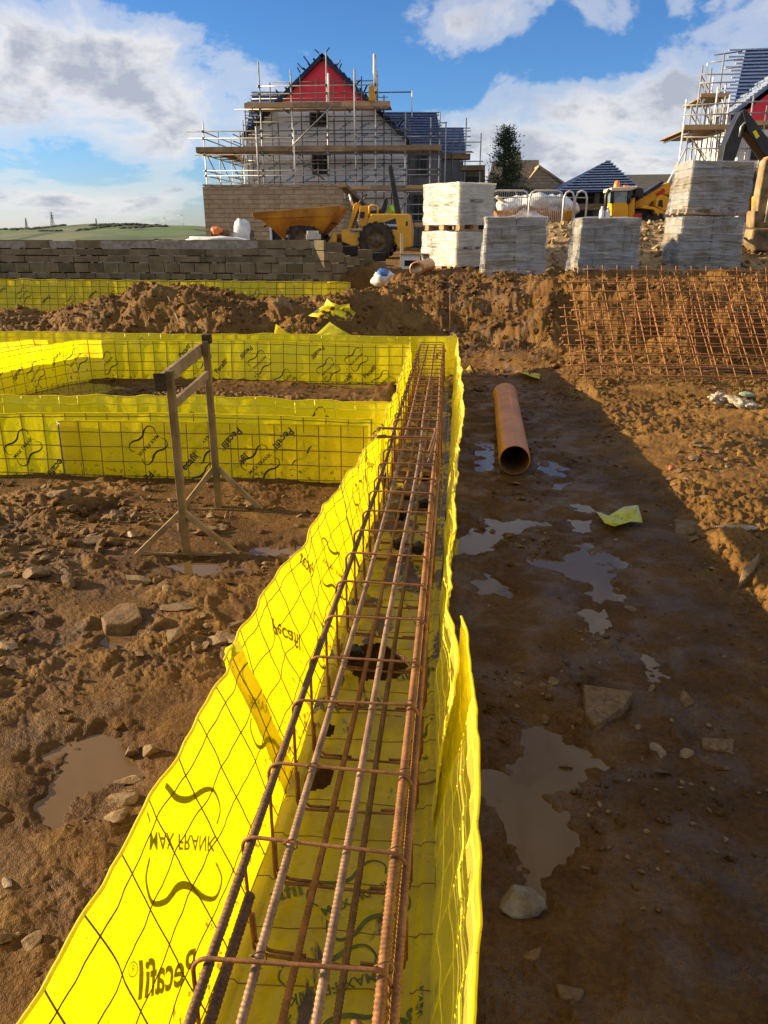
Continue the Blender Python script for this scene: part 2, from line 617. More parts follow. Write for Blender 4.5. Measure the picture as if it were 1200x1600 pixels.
def base_level(x, y):
    wob = 0.25 * gnoise(x * 0.8, y * 0.8, 5) + 0.12 * gnoise(x * 2.1, y * 2.1, 6)
    # right and middle bank
    toe = np.interp(x, [-2, 0.3, 1.0, 2.0, 3.0, 8.0], [9.5, 9.4, 9.2, 9.1, 9.05, 9.05]) + wob * 0.8
    top = np.interp(x, [-2, 0.3, 1.0, 2.0, 3.0, 8.0], [12.4, 12.0, 11.4, 10.7, 10.55, 10.55]) + wob
    right = 0.93 * sst(0, 1, (y - toe) / (top - toe))
    # left: heap, then the strip's trench, then the terrace
    crest = mound_profile(x)
    up = crest * sst(9.35, 11.1, y + wob * 0.6)
    down = (crest - 0.34) * sst(11.5, 12.7, y)
    left = up - np.maximum(down, 0)
    left = np.where(y > 13.7, np.maximum(left, 0.93 * sst(13.7, 14.0, y)), left)
    w = sst(-1.6, -0.6, x)
    z = left * (1 - w) + right * w
    return z


def terrain(x, y, detail=True):
    shp = x.shape
    x = x.ravel().astype(float)
    y = y.ravel().astype(float)
    r = np.hypot(x, y)
    z = base_level(x, y)
    onflat = 1 - sst(0.05, 0.25, z)
    bank = sst(0.06, 0.3, z) * (1 - sst(14, 18, y))
    # roughness mask of the flat: rough at left, smooth and wet at right, rough again in the sun at far right
    edge = 0.12 * gnoise(x * 2, y * 1.2, 31)
    rightlit = sst(1.30, 1.62, x + edge) * (y < 12)
    leftm = 1 - sst(-0.55, -0.2, x)
    court = leftm * sst(5.4, 5.6, y) * (1 - sst(8.6, 8.7, y))
    near = 1 - sst(14, 30, r)
    patch = sst(-0.35, 0.45, fbm(x, y, 0.9, 3, 40))
    a_left = leftm * (0.25 + 0.75 * patch)
    apron = sst(0, 1.1, y - np.interp(x, [-1, 0.2, 0.45, 0.8, 1.25, 1.5, 3], [9.6, 9.4, 9.1, 8.65, 7.9, 7.5, 7.3]) + edge * 2) * (y < 12) * (x > -0.3)
    z = z + onflat * (rightlit * 0.075 + 0.13 * apron)
    rightlit = np.maximum(rightlit, apron)
    z = z + onflat * leftm * 0.006
    if detail:
        big = fbm(x, y, 1.1, 3, 3)
        b1 = billow(x, y, 5.0, 5, 50, 0.56)
        b2 = billow(x + 3.3 + 0.06 * gnoise(x * 6, y * 6, 61), y - 1.7, 13.0, 4, 70, 0.55)
        f1 = fbm(x, y, 22.0, 3, 90)
        z = z + near * (onflat * (0.012 + 0.014 * leftm + 0.016 * rightlit) * big)
        rough = onflat * (a_left * 0.85 + rightlit * (0.35 + 0.75 * patch) + (1 - leftm) * (1 - rightlit) * (0.38 + 0.60 * patch) + court * 0.5)
        z = z + near * rough * (0.042 * b1 + 0.022 * b2 + 0.005 * f1)
        dry = near * bank
        z = z + dry * (0.11 * billow(x, y, 1.9, 5, 120, 0.55) + 0.045 * b1 + 0.028 * b2 + 0.012 * f1 + 0.10 * big)
        # far terrace
        z = z + (1 - near) * 0.03 * big + sst(13.5, 15, y) * (1 - sst(60, 120, y)) * 0.03 * fbm(x, y, 0.7, 4, 77)
    z = z - 9.0 * sst(50, 220, r)
    # lumps that end the sunlit strip at the right
    for cx, cy, rad, h in ((1.62, 3.15, 0.16, 0.10), (1.75, 3.55, 0.22, 0.07), (1.55, 3.9, 0.14, 0.04), (2.2, 5.9, 0.3, 0.05), (2.9, 6.6, 0.35, 0.09),
                           (-2.35, 4.35, 0.38, 0.05), (-1.9, 3.2, 0.3, 0.03), (-3.0, 4.0, 0.4, 0.05), (-2.25, 7.15, 0.42, 0.15)):
        d2 = ((x - cx) ** 2 + (y - cy) ** 2) / rad ** 2
        z = z + h * np.exp(-d2) * (1 + 0.5 * gnoise(x * 14, y * 14, 8))
    for fx, fy, fa in ((0.75, 2.2, 0.2), (0.55, 2.75, -0.1), (0.85, 3.3, 0.1), (1.0, 1.5, 0.4), (0.4, 1.35, -0.3), (1.15, 2.45, 0.3), (1.0, 4.4, 0.0), (0.6, 5.6, 0.2), (1.2, 5.2, -0.2), (0.9, 6.6, 0.1), (-1.1, 2.0, 0.3), (-1.5, 2.7, -0.2), (-0.95, 3.0, 0.5), (-1.7, 1.7, 0.0)):
        ca, sa = math.cos(fa), math.sin(fa)
        dx_, dy_ = (x - fx) * ca + (y - fy) * sa, -(x - fx) * sa + (y - fy) * ca
        e = np.sqrt((dx_ / 0.055) ** 2 + (dy_ / 0.15) ** 2) + 0.15 * gnoise(x * 20, y * 20, 333)
        z = z - 0.022 * (1 - sst(0.75, 1.05, e)) + 0.012 * np.exp(-((e - 1.25) / 0.25) ** 2)
    # keep the flat above the water, then sink the puddle basins
    lowlim = -0.004 + 0.010 * (1 + gnoise(x * 3.1, y * 3.1, 99))
    lowlim = np.where((x > 0) & (x < 1.45), lowlim - 0.006, lowlim)
    k = 0.012
    flat = (y < 9.4)
    zf = lowlim + k * np.log1p(np.exp(np.clip((z - lowlim) / k, -40, 40)))
    z = np.where(flat & (z < 0.2), zf, z)
    near_mask = (r < 11) & (y > 0.3) & (x > -6) & (x < 3.2)
    idx = np.nonzero(near_mask)[0]
    if len(idx):
        amp = np.interp(y[idx], [1.5, 6], [0.035, 0.05])
        px = x[idx] + 1.25 * amp * fbm(x[idx], y[idx], 7.0, 4, 200, 0.6)
        py = y[idx] + 1.3 * amp * fbm(x[idx], y[idx], 7.0, 4, 230, 0.6)
        zz = z[idx]
        for poly in PUD:
            lo = poly.min(0) - 0.4
            hi = poly.max(0) + 0.4
            s = np.nonzero((px > lo[0]) & (px < hi[0]) & (py > lo[1]) & (py < hi[1]))[0]
            if len(s):
                sd = poly_sd(poly, px[s], py[s])
                t = sst(-0.10, 0.10, sd)
                tgt = -0.030 + 0.026 * np.clip(fbm(px[s], py[s], 6.0, 3, 260), -0.4, 1.2)
                zz[s] = zz[s] * (1 - t) + tgt * t
        z[idx] = zz
    # formwork trenches
    e = 0.05
    tr = sst(-0.55 - e, -0.55, x) * (1 - sst(-0.005, 0.05, x)) * (1 - sst(9.12, 9.16, y)) * (y > -3)
    for y0, y1 in ((4.95, 5.45), (8.66, 9.10)):
        tr = np.maximum(tr, sst(-8.5, -8.4, x) * (1 - sst(-0.6, -0.5, x)) * sst(y0 - e, y0, y) * (1 - sst(y1, y1 + e, y)))
    # bring the mud against the outer faces of the formwork
    z = z * (1 - tr) + (-0.085) * tr
    hx, hy = P(588, 1030, 0)[:2]
    hole = np.exp(-(((x - hx) / 0.14) ** 2 + ((y - hy) / 0.17) ** 2))
    z = z - 0.22 * hole
    # the block wall's footing on the left and the strip
    return z.reshape(shp)


def ground_z(x, y):
    return float(terrain(np.array([float(x)]), np.array([float(y)]))[0])


az = np.concatenate([np.arange(-180, -80, 4.0), np.arange(-80, -42, 0.35), np.arange(-42, 40, 0.082), np.arange(40, 80, 0.35), np.arange(80, 180, 4.0)])
az = np.radians(az)
rad = [0.30]
while rad[-1] < 16:
    rad.append(rad[-1] * 1.0046)
while rad[-1] < 300:
    rad.append(rad[-1] * 1.03)
while rad[-1] < 9000:
    rad.append(rad[-1] * 1.25)
rad = np.array(rad)
RR, AA = np.meshgrid(rad, az, indexing='ij')
GX = RR * np.sin(AA)
GY = RR * np.cos(AA)
GZ = terrain(GX, GY)
# the site drops away towards the valley at far left and rises nowhere else
nr, na = RR.shape
V = np.stack([GX, GY, GZ], -1).reshape(-1, 3)
V = np.concatenate([V, [[0, 0, 0.0]]])
ii = np.arange(nr - 1)[:, None] * na
jj = np.arange(na)[None, :]
j2 = (jj + 1) % na
F = np.stack([ii + jj, ii + na + jj, ii + na + j2, ii + j2], -1).reshape(-1, 4)
cen = len(V) - 1
F2 = np.stack([np.full(na, cen), np.arange(na), (np.arange(na) + 1) % na, (np.arange(na) + 1) % na], -1)
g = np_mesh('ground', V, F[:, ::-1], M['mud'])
tag(g, kind='structure')
# middle fan as part of the sheet: a small disc under the photographer's feet
fan = MB()
fan.add([(0, 0, GZ[0].mean() - 0.004)] + [(GX[0, j], GY[0, j], GZ[0, j]) for j in range(na)], [(0, (j + 1) % na + 1, j + 1) for j in range(na)])
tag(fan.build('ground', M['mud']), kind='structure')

# ---------------------------------------------------------------- puddles
WZ = -0.012
for kp, poly in enumerate(PUD):
    WZ = -0.012 - 0.0007 * (kp % 5)
    c = poly.mean(0)
    hull = []
    for q in poly:
        d = q - c
        L = np.hypot(*d) + 1e-6
        hull.append(q + d / L * 0.10)
    # simple convex-ish sheet: angular sort about the centre
    hull.sort(key=lambda q: math.atan2(q[1] - c[1], q[0] - c[0]))
    mb = MB()
    mb.add([(c[0], c[1], WZ)] + [(q[0], q[1], WZ) for q in hull], [(0, i + 1, (i + 1) % len(hull) + 1) for i in range(len(hull))])
    tag(mb.build('puddle', M['water']), kind='structure')

# ---------------------------------------------------------------- clods and stones


def ico(sub=2):
    import bmesh
    bm = bmesh.new()
    bmesh.ops.create_icosphere(bm, subdivisions=sub, radius=1.0)
    v = np.array([tuple(p.co) for p in bm.verts])
    f = np.array([[q.index for q in p.verts] for p in bm.faces])
    bm.free()
    return v, f


IV1, IF1 = ico(1)
IV2, IF2 = ico(2)
IV3, IF3 = ico(3)
IV4, IF4 = ico(4)


def lump(V0, seed, rough=0.35, flat=0.7, cuts=0):
    r = np.random.default_rng(seed)
    V = V0.copy()
    ax, ay, az_ = V[:, 0] * 1.3, V[:, 1] * 1.3, V[:, 2] * 1.3
    n = gnoise(ax + az_ * 0.7 + seed * 3.1, ay - az_ * 0.4, seed) + 0.5 * gnoise(ax * 2.3 + az_ * 1.9, ay * 2.3 + az_ * 1.1 + seed, seed + 9)
    V = V * (1 + rough * n)[:, None]
    for _ in range(cuts):
        nrm = r.normal(size=3)
        nrm /= np.linalg.norm(nrm)
        d = r.uniform(0.35, 0.7)
        over = V @ nrm - d
        V = V - np.outer(np.maximum(over, 0), nrm)
    V[:, 2] *= flat
    return V


def rotz(a):
    c, s = math.cos(a), math.sin(a)
    return np.array([[c, -s, 0], [s, c, 0], [0, 0, 1.0]])


def euler(a, b, c):
    return np.array(Matrix.Rotation(c, 3, 'Z') @ Matrix.Rotation(b, 3, 'Y') @ Matrix.Rotation(a, 3, 'X'))


def scatter(name, xs, ys, sizes, mats, variants, label=None, sink=0.3, zextra=None):
    VV, FF, MI = [], [], []
    zs = terrain(xs, ys)
    b = 0
    for i in range(len(xs)):
        V0, F0 = variants[rng.integers(len(variants))]
        Mx = euler(rng.normal() * 0.35, rng.normal() * 0.35, rng.uniform(0, 6.28))
        s = sizes[i]
        q = (V0 * (s * rng.uniform(0.7, 1.3), s * rng.uniform(0.7, 1.3), s * rng.uniform(0.7, 1.1))) @ Mx.T
        q = q + (xs[i], ys[i], zs[i] + s * (0.45 - sink))
        VV.append(q)
        FF.append(F0 + b)
        MI.append(np.full(len(F0), rng.integers(len(mats))))
        b += len(V0)
    o = np_mesh(name, np.concatenate(VV), np.concatenate(FF), mats, smooth=False, mi=np.concatenate(MI))
    tag(o, kind='stuff')
    if label:
        o['label'] = label
    return o


def in_forms(x, y):
    a = (x > -0.68) & (x < 0.17) & (y < 9.25)
    for y0, y1 in ((4.88, 5.56), (8.58, 9.22)):
        a |= (x < -0.3) & (y > y0) & (y < y1)
    return a


def pud_sd(x, y):
    s = np.full(x.shape, -9.0)
    for poly in PUD:
        s = np.maximum(s, poly_sd(poly, x, y))
    return s


def sample(n, xr, yr, dens=None, keep_pud=-0.02):
    x = rng.uniform(*xr, n)
    y = rng.uniform(*yr, n)
    k = ~in_forms(x, y) & (pud_sd(x, y) < keep_pud)
    if dens is not None:
        k &= rng.uniform(size=n) < dens(x, y)
    return x[k], y[k]


mudvars = [(lump(IV2, s, 0.45, 0.75, (0, 5, 8, 6)[s % 4]), IF2) for s in range(1, 9)]
smallvars = [(lump(IV1, s, 0.4, 0.75), IF1) for s in range(1, 9)]
stonevars = [(lump(IV2, s + 40, 0.25, 0.55, 7), IF2) for s in range(1, 9)]
clump = lambda x, y: np.clip(sst(0.0, 0.7, fbm(x, y, 1.3, 3, 321)) + 0.12, 0, 1)
x1, y1 = sample(8000, (-4.6, -0.6), (0.9, 4.85), clump)
s1 = 0.004 + 0.020 * rng.power(0.30, len(x1)) ** 2.0
x2, y2 = sample(9000, (1.35, 4.2), (2.2, 8.9), clump)
s2 = 0.005 + 0.028 * rng.power(0.30, len(x2)) ** 2.0
x3, y3 = sample(5200, (0.15, 1.4), (0.9, 8.8), clump)
s3 = 0.003 + 0.020 * rng.power(0.35, len(x3)) ** 2.0
x4, y4 = sample(2600, (-4.0, -0.6), (5.6, 8.5), clump)
s4 = 0.008 + 0.030 * rng.power(0.32, len(x4)) ** 2.0
xx = np.concatenate([x1, x2, x3, x4])
yy = np.concatenate([y1, y2, y3, y4])
ss = np.concatenate([s1, s2, s3, s4])
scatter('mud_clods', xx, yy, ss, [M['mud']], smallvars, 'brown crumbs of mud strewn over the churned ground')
xb, yb = sample(19000, (-8.5, 7.0), (9.0, 12.6))
sb = 0.007 + 0.050 * rng.power(0.28, len(xb)) ** 2.6
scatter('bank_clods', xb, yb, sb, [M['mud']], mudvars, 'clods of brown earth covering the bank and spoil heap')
xs_, ys_ = sample(900, (-4.4, -0.65), (1.0, 4.8), clump)
xt, yt = sample(750, (1.3, 4.0), (2.6, 8.8), clump)
xu, yu = sample(800, (0.2, 1.4), (1.0, 8.6), clump)
xv, yv = sample(1500, (0.0, 7.0), (9.0, 12.2))
xw, yw = sample(300, (-8.0, 0.0), (9.4, 12.2))
xx = np.concatenate([xs_, xt, xu, xv, xw])
yy = np.concatenate([ys_, yt, yu, yv, yw])
ss = 0.009 + 0.026 * rng.power(0.35, len(xx)) ** 2.0
scatter('rubble', xx, yy, ss, [M['stone'], M['stone'], M['stone_wet'], M['stone_wet'], M['stone_wet'], M['stone']], stonevars, 'small brown stone chips scattered through the mud', 0.25)
shale = [(lump(IV2, s + 80, 0.22, 0.22, 9), IF2) for s in range(1, 9)]
xs_, ys_ = sample(1500, (-4.4, -0.65), (1.0, 4.8), clump)
xt, yt = sample(900, (1.3, 4.0), (2.6, 8.8), clump)
xu, yu = sample(260, (0.2, 1.4), (1.0, 8.6), clump)
xx = np.concatenate([xs_, xt, xu])
yy = np.concatenate([ys_, yt, yu])
scatter('shale_chips', xx, yy, 0.012 + 0.045 * rng.power(0.35, len(xx)) ** 2.2, [M['stone_wet'], M['stone'], M['mud'], M['stone_wet']], shale, 'flat flakes of brown shale trodden into the mud', 0.30)
# dense crumbly patch at left, beside the timber trestle
xq = P(110, 820)[0] + rng.normal(size=420) * 0.34
yq = P(110, 820)[1] + rng.normal(size=420) * 0.24
kq = (yq < 4.86)
xq2 = P(275, 615)[0] + rng.normal(size=420) * 0.22
yq2 = P(275, 615)[1] + rng.normal(size=420) * 0.22
xx = np.concatenate([xq[kq], xq2])
yy = np.concatenate([yq[kq], yq2])
scatter('broken_clods', xx, yy, 0.008 + 0.035 * rng.power(0.35, len(xx)) ** 1.8, [M['mud'], M['mud'], M['stone_wet']], mudvars, 'heaped broken clods of dry brown earth', 0.1)


def boulder(name, label, u, v, size, mat, seed, cuts=9, flat=0.5, rz=None, group=None, sink=0.28, tilt=0.0, base=None, zlift=0.0):
    p = P(u, v, 0.0) if base is None else base
    o = np_mesh(name, lump(IV3, seed, 0.16, flat, cuts) * np.array(size) / 2 * 1.25, IF3, mat, smooth=False)
    z = ground_z(p[0], p[1])
    o.location = (p[0], p[1], z + size[2] * (0.36 - sink) + zlift)
    o.rotation_euler = (tilt, 0, rz if rz is not None else rng.uniform(0, 6.28))
    tag(o, label, 'stone', group)
    return o


def slab(name, label, pix, thick, mat, lift=0.02, tilt=(0, 0), group=None):
    """flat stone: outline on the ground, thickness, bevelled and slightly rough"""
    pts = np.array([P(u, v, 0.03)[:2] for u, v in pix])
    c = pts.mean(0)
    z = ground_z(*c)
    mb = MB()
    n = len(pts)
    rg = np.random.default_rng(int(abs(c[0] * 1000)) + 3)
    up = [(q[0] - c[0], q[1] - c[1], thick + rg.normal() * 0.004) for q in pts]
    dn = [((q[0] - c[0]) * 1.12, (q[1] - c[1]) * 1.12, -0.03) for q in pts]
    mb.add([(0, 0, thick + 0.004)] + up + dn, [(0, i + 1, (i + 1) % n + 1) for i in range(n)] + [(i + 1, n + i + 1, n + (i + 1) % n + 1, (i + 1) % n + 1) for i in range(n)])
    o = mb.build(name, mat, bevel=0.006)
    o.location = (c[0], c[1], z + lift - 0.03)
    o.rotation_euler = (tilt[0], tilt[1], 0)
    tag(o, label, 'stone', group)
    return o


boulder('stone', 'rounded grey stone alone in the dark mud right of the yellow channel', 811, 1415, (0.105, 0.075, 0.07), M['stone_grey'], 61, 5, 0.75, 0.2, sink=0.1)
slab('stone_slab', 'wedge-shaped brown slab half sunk in wet mud above the brown puddle', [(912, 1070), (990, 1082), (975, 1105), (930, 1136), (915, 1120)], 0.035, M['stone_wet'])
slab('stone_slab', 'flat pale brown chip in mud below the grey stone', [(868, 1525), (916, 1534), (905, 1556), (878, 1550)], 0.012, M['stone_wet'])
slab('stone_slab', 'small kite-shaped brown chip just below the grey stone', [(812, 1476), (848, 1468), (842, 1492), (828, 1504)], 0.012, M['stone_wet'])
boulder('stone', 'thin reddish stone sliver lying in the brown puddle', 889, 1193, (0.05, 0.028, 0.02), M['stone_wet'], 63, 6, 0.5, 0.1, sink=0.0, zlift=0.008)
boulder('stone', 'dark stone at the left edge of the brown puddle beside the yellow wall', 779, 1243, (0.03, 0.03, 0.03), M['stone_wet'], 64, 6, 0.8)
slab('stone_slab', 'oblong brown stone in mud at the right of the brown puddle', [(1098, 1146), (1148, 1150), (1146, 1170), (1100, 1162)], 0.02, M['stone_wet'])
slab('stone_slab', 'dark flat slab at the shadow edge below the yellow scrap', [(1055, 808), (1098, 812), (1085, 830), (1056, 830)], 0.02, M['stone_wet'])
slab('stone_slab', 'tilted tan slab on the sunlit mud lumps at the far right', [(1158, 905), (1186, 893), (1176, 908), (1150, 922)], 0.02, M['stone'], tilt=(0.25, -0.25), lift=0.05)
boulder('stone', 'long pale stone with a jagged end on the sunlit mud at right', 1158, 849, (0.27, 0.055, 0.05), M['stone_pale'], 66, 10, 0.6, 0.03, sink=0.05)
boulder('stone', 'leaning narrow tan stone at the edge of the shadow', 1102, 800, (0.14, 0.05, 0.05), M['stone'], 67, 8, 0.6, -0.9, sink=0.1)
for k, (u, v, w, d, rz, mt, lb) in enumerate([
        (1060, 752, 0.10, 0.05, 0.5, 'stone', 'tan stone flake topmost in the little stone cluster on sunlit mud'),
        (1045, 758, 0.09, 0.04, 0.6, 'stone', 'broad tan flake at the left of the stone cluster on sunlit mud'),
        (1072, 762, 0.08, 0.05, -0.2, 'stone', 'blocky tan stone at the right of the stone cluster on sunlit mud'),
        (1052, 770, 0.06, 0.035, -0.7, 'stone', 'lowest small flake of the stone cluster on sunlit mud')]):
    boulder('stone', lb, u, v, (w, d, 0.04), M[mt], 70 + k, 9, 0.6, rz, 'stones clustered at the shadow edge', sink=0.1)
boulder('brick_fragment', 'red brick fragment beside the stone cluster on sunlit mud', 1048, 747, (0.05, 0.04, 0.04), M['brick_red'], 75, 8, 0.8, sink=0.1)
for k, (u, v, w, d, h, rz, mt, lb) in enumerate([
        (104, 789, 0.16, 0.11, 0.10, 0.3, 'stone', 'pale faceted stone in front of the near yellow wall, left of the trestle'),
        (152, 850, 0.11, 0.08, 0.07, 0.8, 'stone', 'pinkish angular stone just left of the trestle foot brace'),
        (110, 918, 0.11, 0.09, 0.08, -0.4, 'stone_wet', 'dark pyramid-shaped stone in the mud at left'),
        (10, 902, 0.12, 0.08, 0.05, 0.2, 'stone', 'flat tan stone at the left edge of the picture'),
        (60, 905, 0.16, 0.10, 0.08, 0.5, 'stone_wet', 'mud-caked stone beside the dark pyramid-shaped stone'),
        (212, 912, 0.14, 0.08, 0.06, -0.3, 'stone', 'tan wedge stone above the big muddy slab'),
        (276, 955, 0.16, 0.07, 0.05, 0.12, 'stone', 'long pale undercut stone between the puddles and the yellow wall'),
        (316, 838, 0.15, 0.08, 0.04, 0.5, 'stone', 'low tan slab behind the trestle foot brace'),
        (205, 843, 0.06, 0.05, 0.05, 0.0, 'stone_pale', 'small whitish stone between the trestle foot and the clod heap'),
        (206, 1175, 0.055, 0.045, 0.075, 0.2, 'stone_wet', 'upright wet stone at the corner of the left puddle'),
        (236, 1180, 0.06, 0.05, 0.06, 1.2, 'stone', 'rounded stone touching the upright wet stone by the puddle'),
        (186, 1253, 0.10, 0.06, 0.055, 0.05, 'stone', 'square-cut stone block at the right shore of the left puddle'),
        (210, 1218, 0.10, 0.05, 0.035, 0.25, 'stone', 'layered flat stone between the puddle and the yellow wall'),
        (140, 1222, 0.035, 0.015, 0.02, 0.9, 'stone', 'leaf-thin chip sticking out of the left puddle'),
        (15, 1392, 0.05, 0.02, 0.02, -0.8, 'stone_pale', 'small pale stone in mud below the left puddle'),
        (185, 1285, 0.075, 0.05, 0.04, 0.4, 'stone', 'muddy stone below the square-cut stone block'),
        (8, 1475, 0.07, 0.05, 0.035, 0.4, 'stone_wet', 'dark stone at the lower left border of the picture'),
        (55, 1482, 0.06, 0.04, 0.03, 1.0, 'stone', 'brown stone near the lower end of the yellow wall, left side')]):
    boulder('stone', lb, u, v, (w, d, h), M[mt], 90 + k, 9, 0.62, rz, sink=0.14)
slab('stone_slab', 'big flat muddy slab in the churned ground left of the yellow wall', [(158, 965), (188, 940), (214, 944), (222, 966), (200, 975), (165, 978)], 0.03, M['stone_wet'], lift=0.03)
def on_ground(u, v, lift=0.03, far=16.0, near=3.0):
    d = ray(u, v)
    ks = np.linspace(near, far, 900)
    pts = d[None, :] * ks[:, None]
    zz_ = terrain(pts[:, 0], pts[:, 1]) + lift
    hit = np.nonzero(EYE + pts[:, 2] <= zz_)[0]
    k = hit[0] if len(hit) else -1
    return np.array([pts[k, 0], pts[k, 1], EYE + pts[k, 2]])


boulder('stone', 'orange-brown upright slab on the spoil heap below the far yellow strip', 443, 484, (0.26, 0.10, 0.26), M['stone'], 130, 8, 1.0, 0.4, sink=0.1, base=on_ground(443, 488))
# plainer stones of the left ground that nothing tells apart
k = 0
xg, yg = sample(400, (-3.9, -0.8), (1.1, 4.8), clump, -0.05)
for i in range(min(44, len(xg))):
    s = rng.uniform(0.03, 0.075)
    boulder('stone', 'plain brown stone lying in the churned mud left of the yellow channel', 0, 0, (s * 1.5, s, s * 0.7), M[('stone', 'stone_wet', 'stone')[i % 3]], 150 + i, 9, 0.6, None,
            'plain stones left of the channel', 0.16, base=(xg[i], yg[i]))
xg, yg = sample(300, (1.45, 3.6), (3.0, 8.3), clump, -0.05)
for i in range(min(40, len(xg))):
    s = rng.uniform(0.03, 0.085)
    boulder('stone', 'plain tan stone lying on the sunlit mud below the rusty mesh sheets', 0, 0, (s * 1.6, s, s * 0.6), M[('stone', 'stone', 'stone_wet')[i % 3]], 250 + i, 9, 0.6, None,
            'plain stones on the sunlit mud', 0.16, base=(xg[i], yg[i]))
# ---------------------------------------------------------------- yellow formwork


def resample(pts, n=None, step=None):
    """Catmull-Rom through pts, even arc length"""
    p = np.array([np.array(q, dtype=float) for q in pts])
    ext = np.concatenate([[2 * p[0] - p[1]], p, [2 * p[-1] - p[-2]]])
    out = []
    for i in range(len(p) - 1):
        a, b, c, d = ext[i:i + 4]
        t = np.linspace(0, 1, 24, endpoint=False)[:, None]
        out.append(0.5 * (2 * b + (c - a) * t + (2 * a - 5 * b + 4 * c - d) * t ** 2 + (3 * b - a - 3 * c + d) * t ** 3))
    out = np.concatenate(out + [p[-1:]])
    L = np.concatenate([[0], np.cumsum(np.linalg.norm(np.diff(out, axis=0), axis=1))])
    if n is None:
        n = max(3, int(L[-1] / step) + 1)
    s = np.linspace(0, L[-1], n)
    return np.stack([np.interp(s, L, out[:, k]) for k in range(3)], 1), L[-1]


TXT = {k: text_geo(k, 1.0, b) for k, b in (('MAX FRANK', 0.012), ('Pecafil', 0.022), ('R', 0.0))}


def print_shapes(kind):
    """list of (verts, faces) in metres, reading along +x, centred"""
    res = []

    def put(body, h, dx, dy, ref=None):
        V, F = TXT[body]
        hh = (V[:, 1].max() - V[:, 1].min()) if ref is None else ref
        res.append((V / hh * h + (dx, dy), F))

    def stroke(pts, w):
        p, _ = resample([(a, b, 0) for a, b in pts], n=40)
        t = np.gradient(p[:, :2], axis=0)
        t /= np.linalg.norm(t, axis=1)[:, None]
        nn = np.stack([-t[:, 1], t[:, 0]], 1)
        q = np.linspace(0, 1, 40)
        ww = (0.0022 + w * np.sin(np.pi * q) ** 2)[:, None]
        V = np.concatenate([p[:, :2] + nn * ww, p[:, :2] - nn * ww])
        res.append((V, [(i, i + 1, 41 + i, 40 + i) for i in range(39)]))
    if kind == 'logo':
        k = 0.00098
        up = [(-104, 26), (-118, 56), (-100, 90), (-60, 92), (-20, 73), (20, 73), (60, 92), (98, 91), (117, 62), (103, 34)]
        stroke([(a * k, b * k) for a, b in up], 0.0042)
        stroke([(a * k, -b * k) for a, b in up], 0.0042)
        V, F = TXT['MAX FRANK']
        w = V[:, 0].max() - V[:, 0].min()
        res.append((V / w * 0.205, F))
    else:
        V, F = TXT['Pecafil']
        w = V[:, 0].max() - V[:, 0].min()
        res.append((V / w * 0.170, F))
        put('R', 0.010, 0.098, 0.018)
        a = np.linspace(0, 2 * math.pi, 21)
        c = np.array([0.098, 0.018])
        V = np.concatenate([np.stack([np.cos(a), np.sin(a)], 1) * 0.0105 + c, np.stack([np.cos(a), np.sin(a)], 1) * 0.0088 + c])
        res.append((V, [(i, i + 1, 22 + i, 21 + i) for i in range(20)]))
    return res


PRINTS = {k: print_shapes(k) for k in ('logo', 'word')}


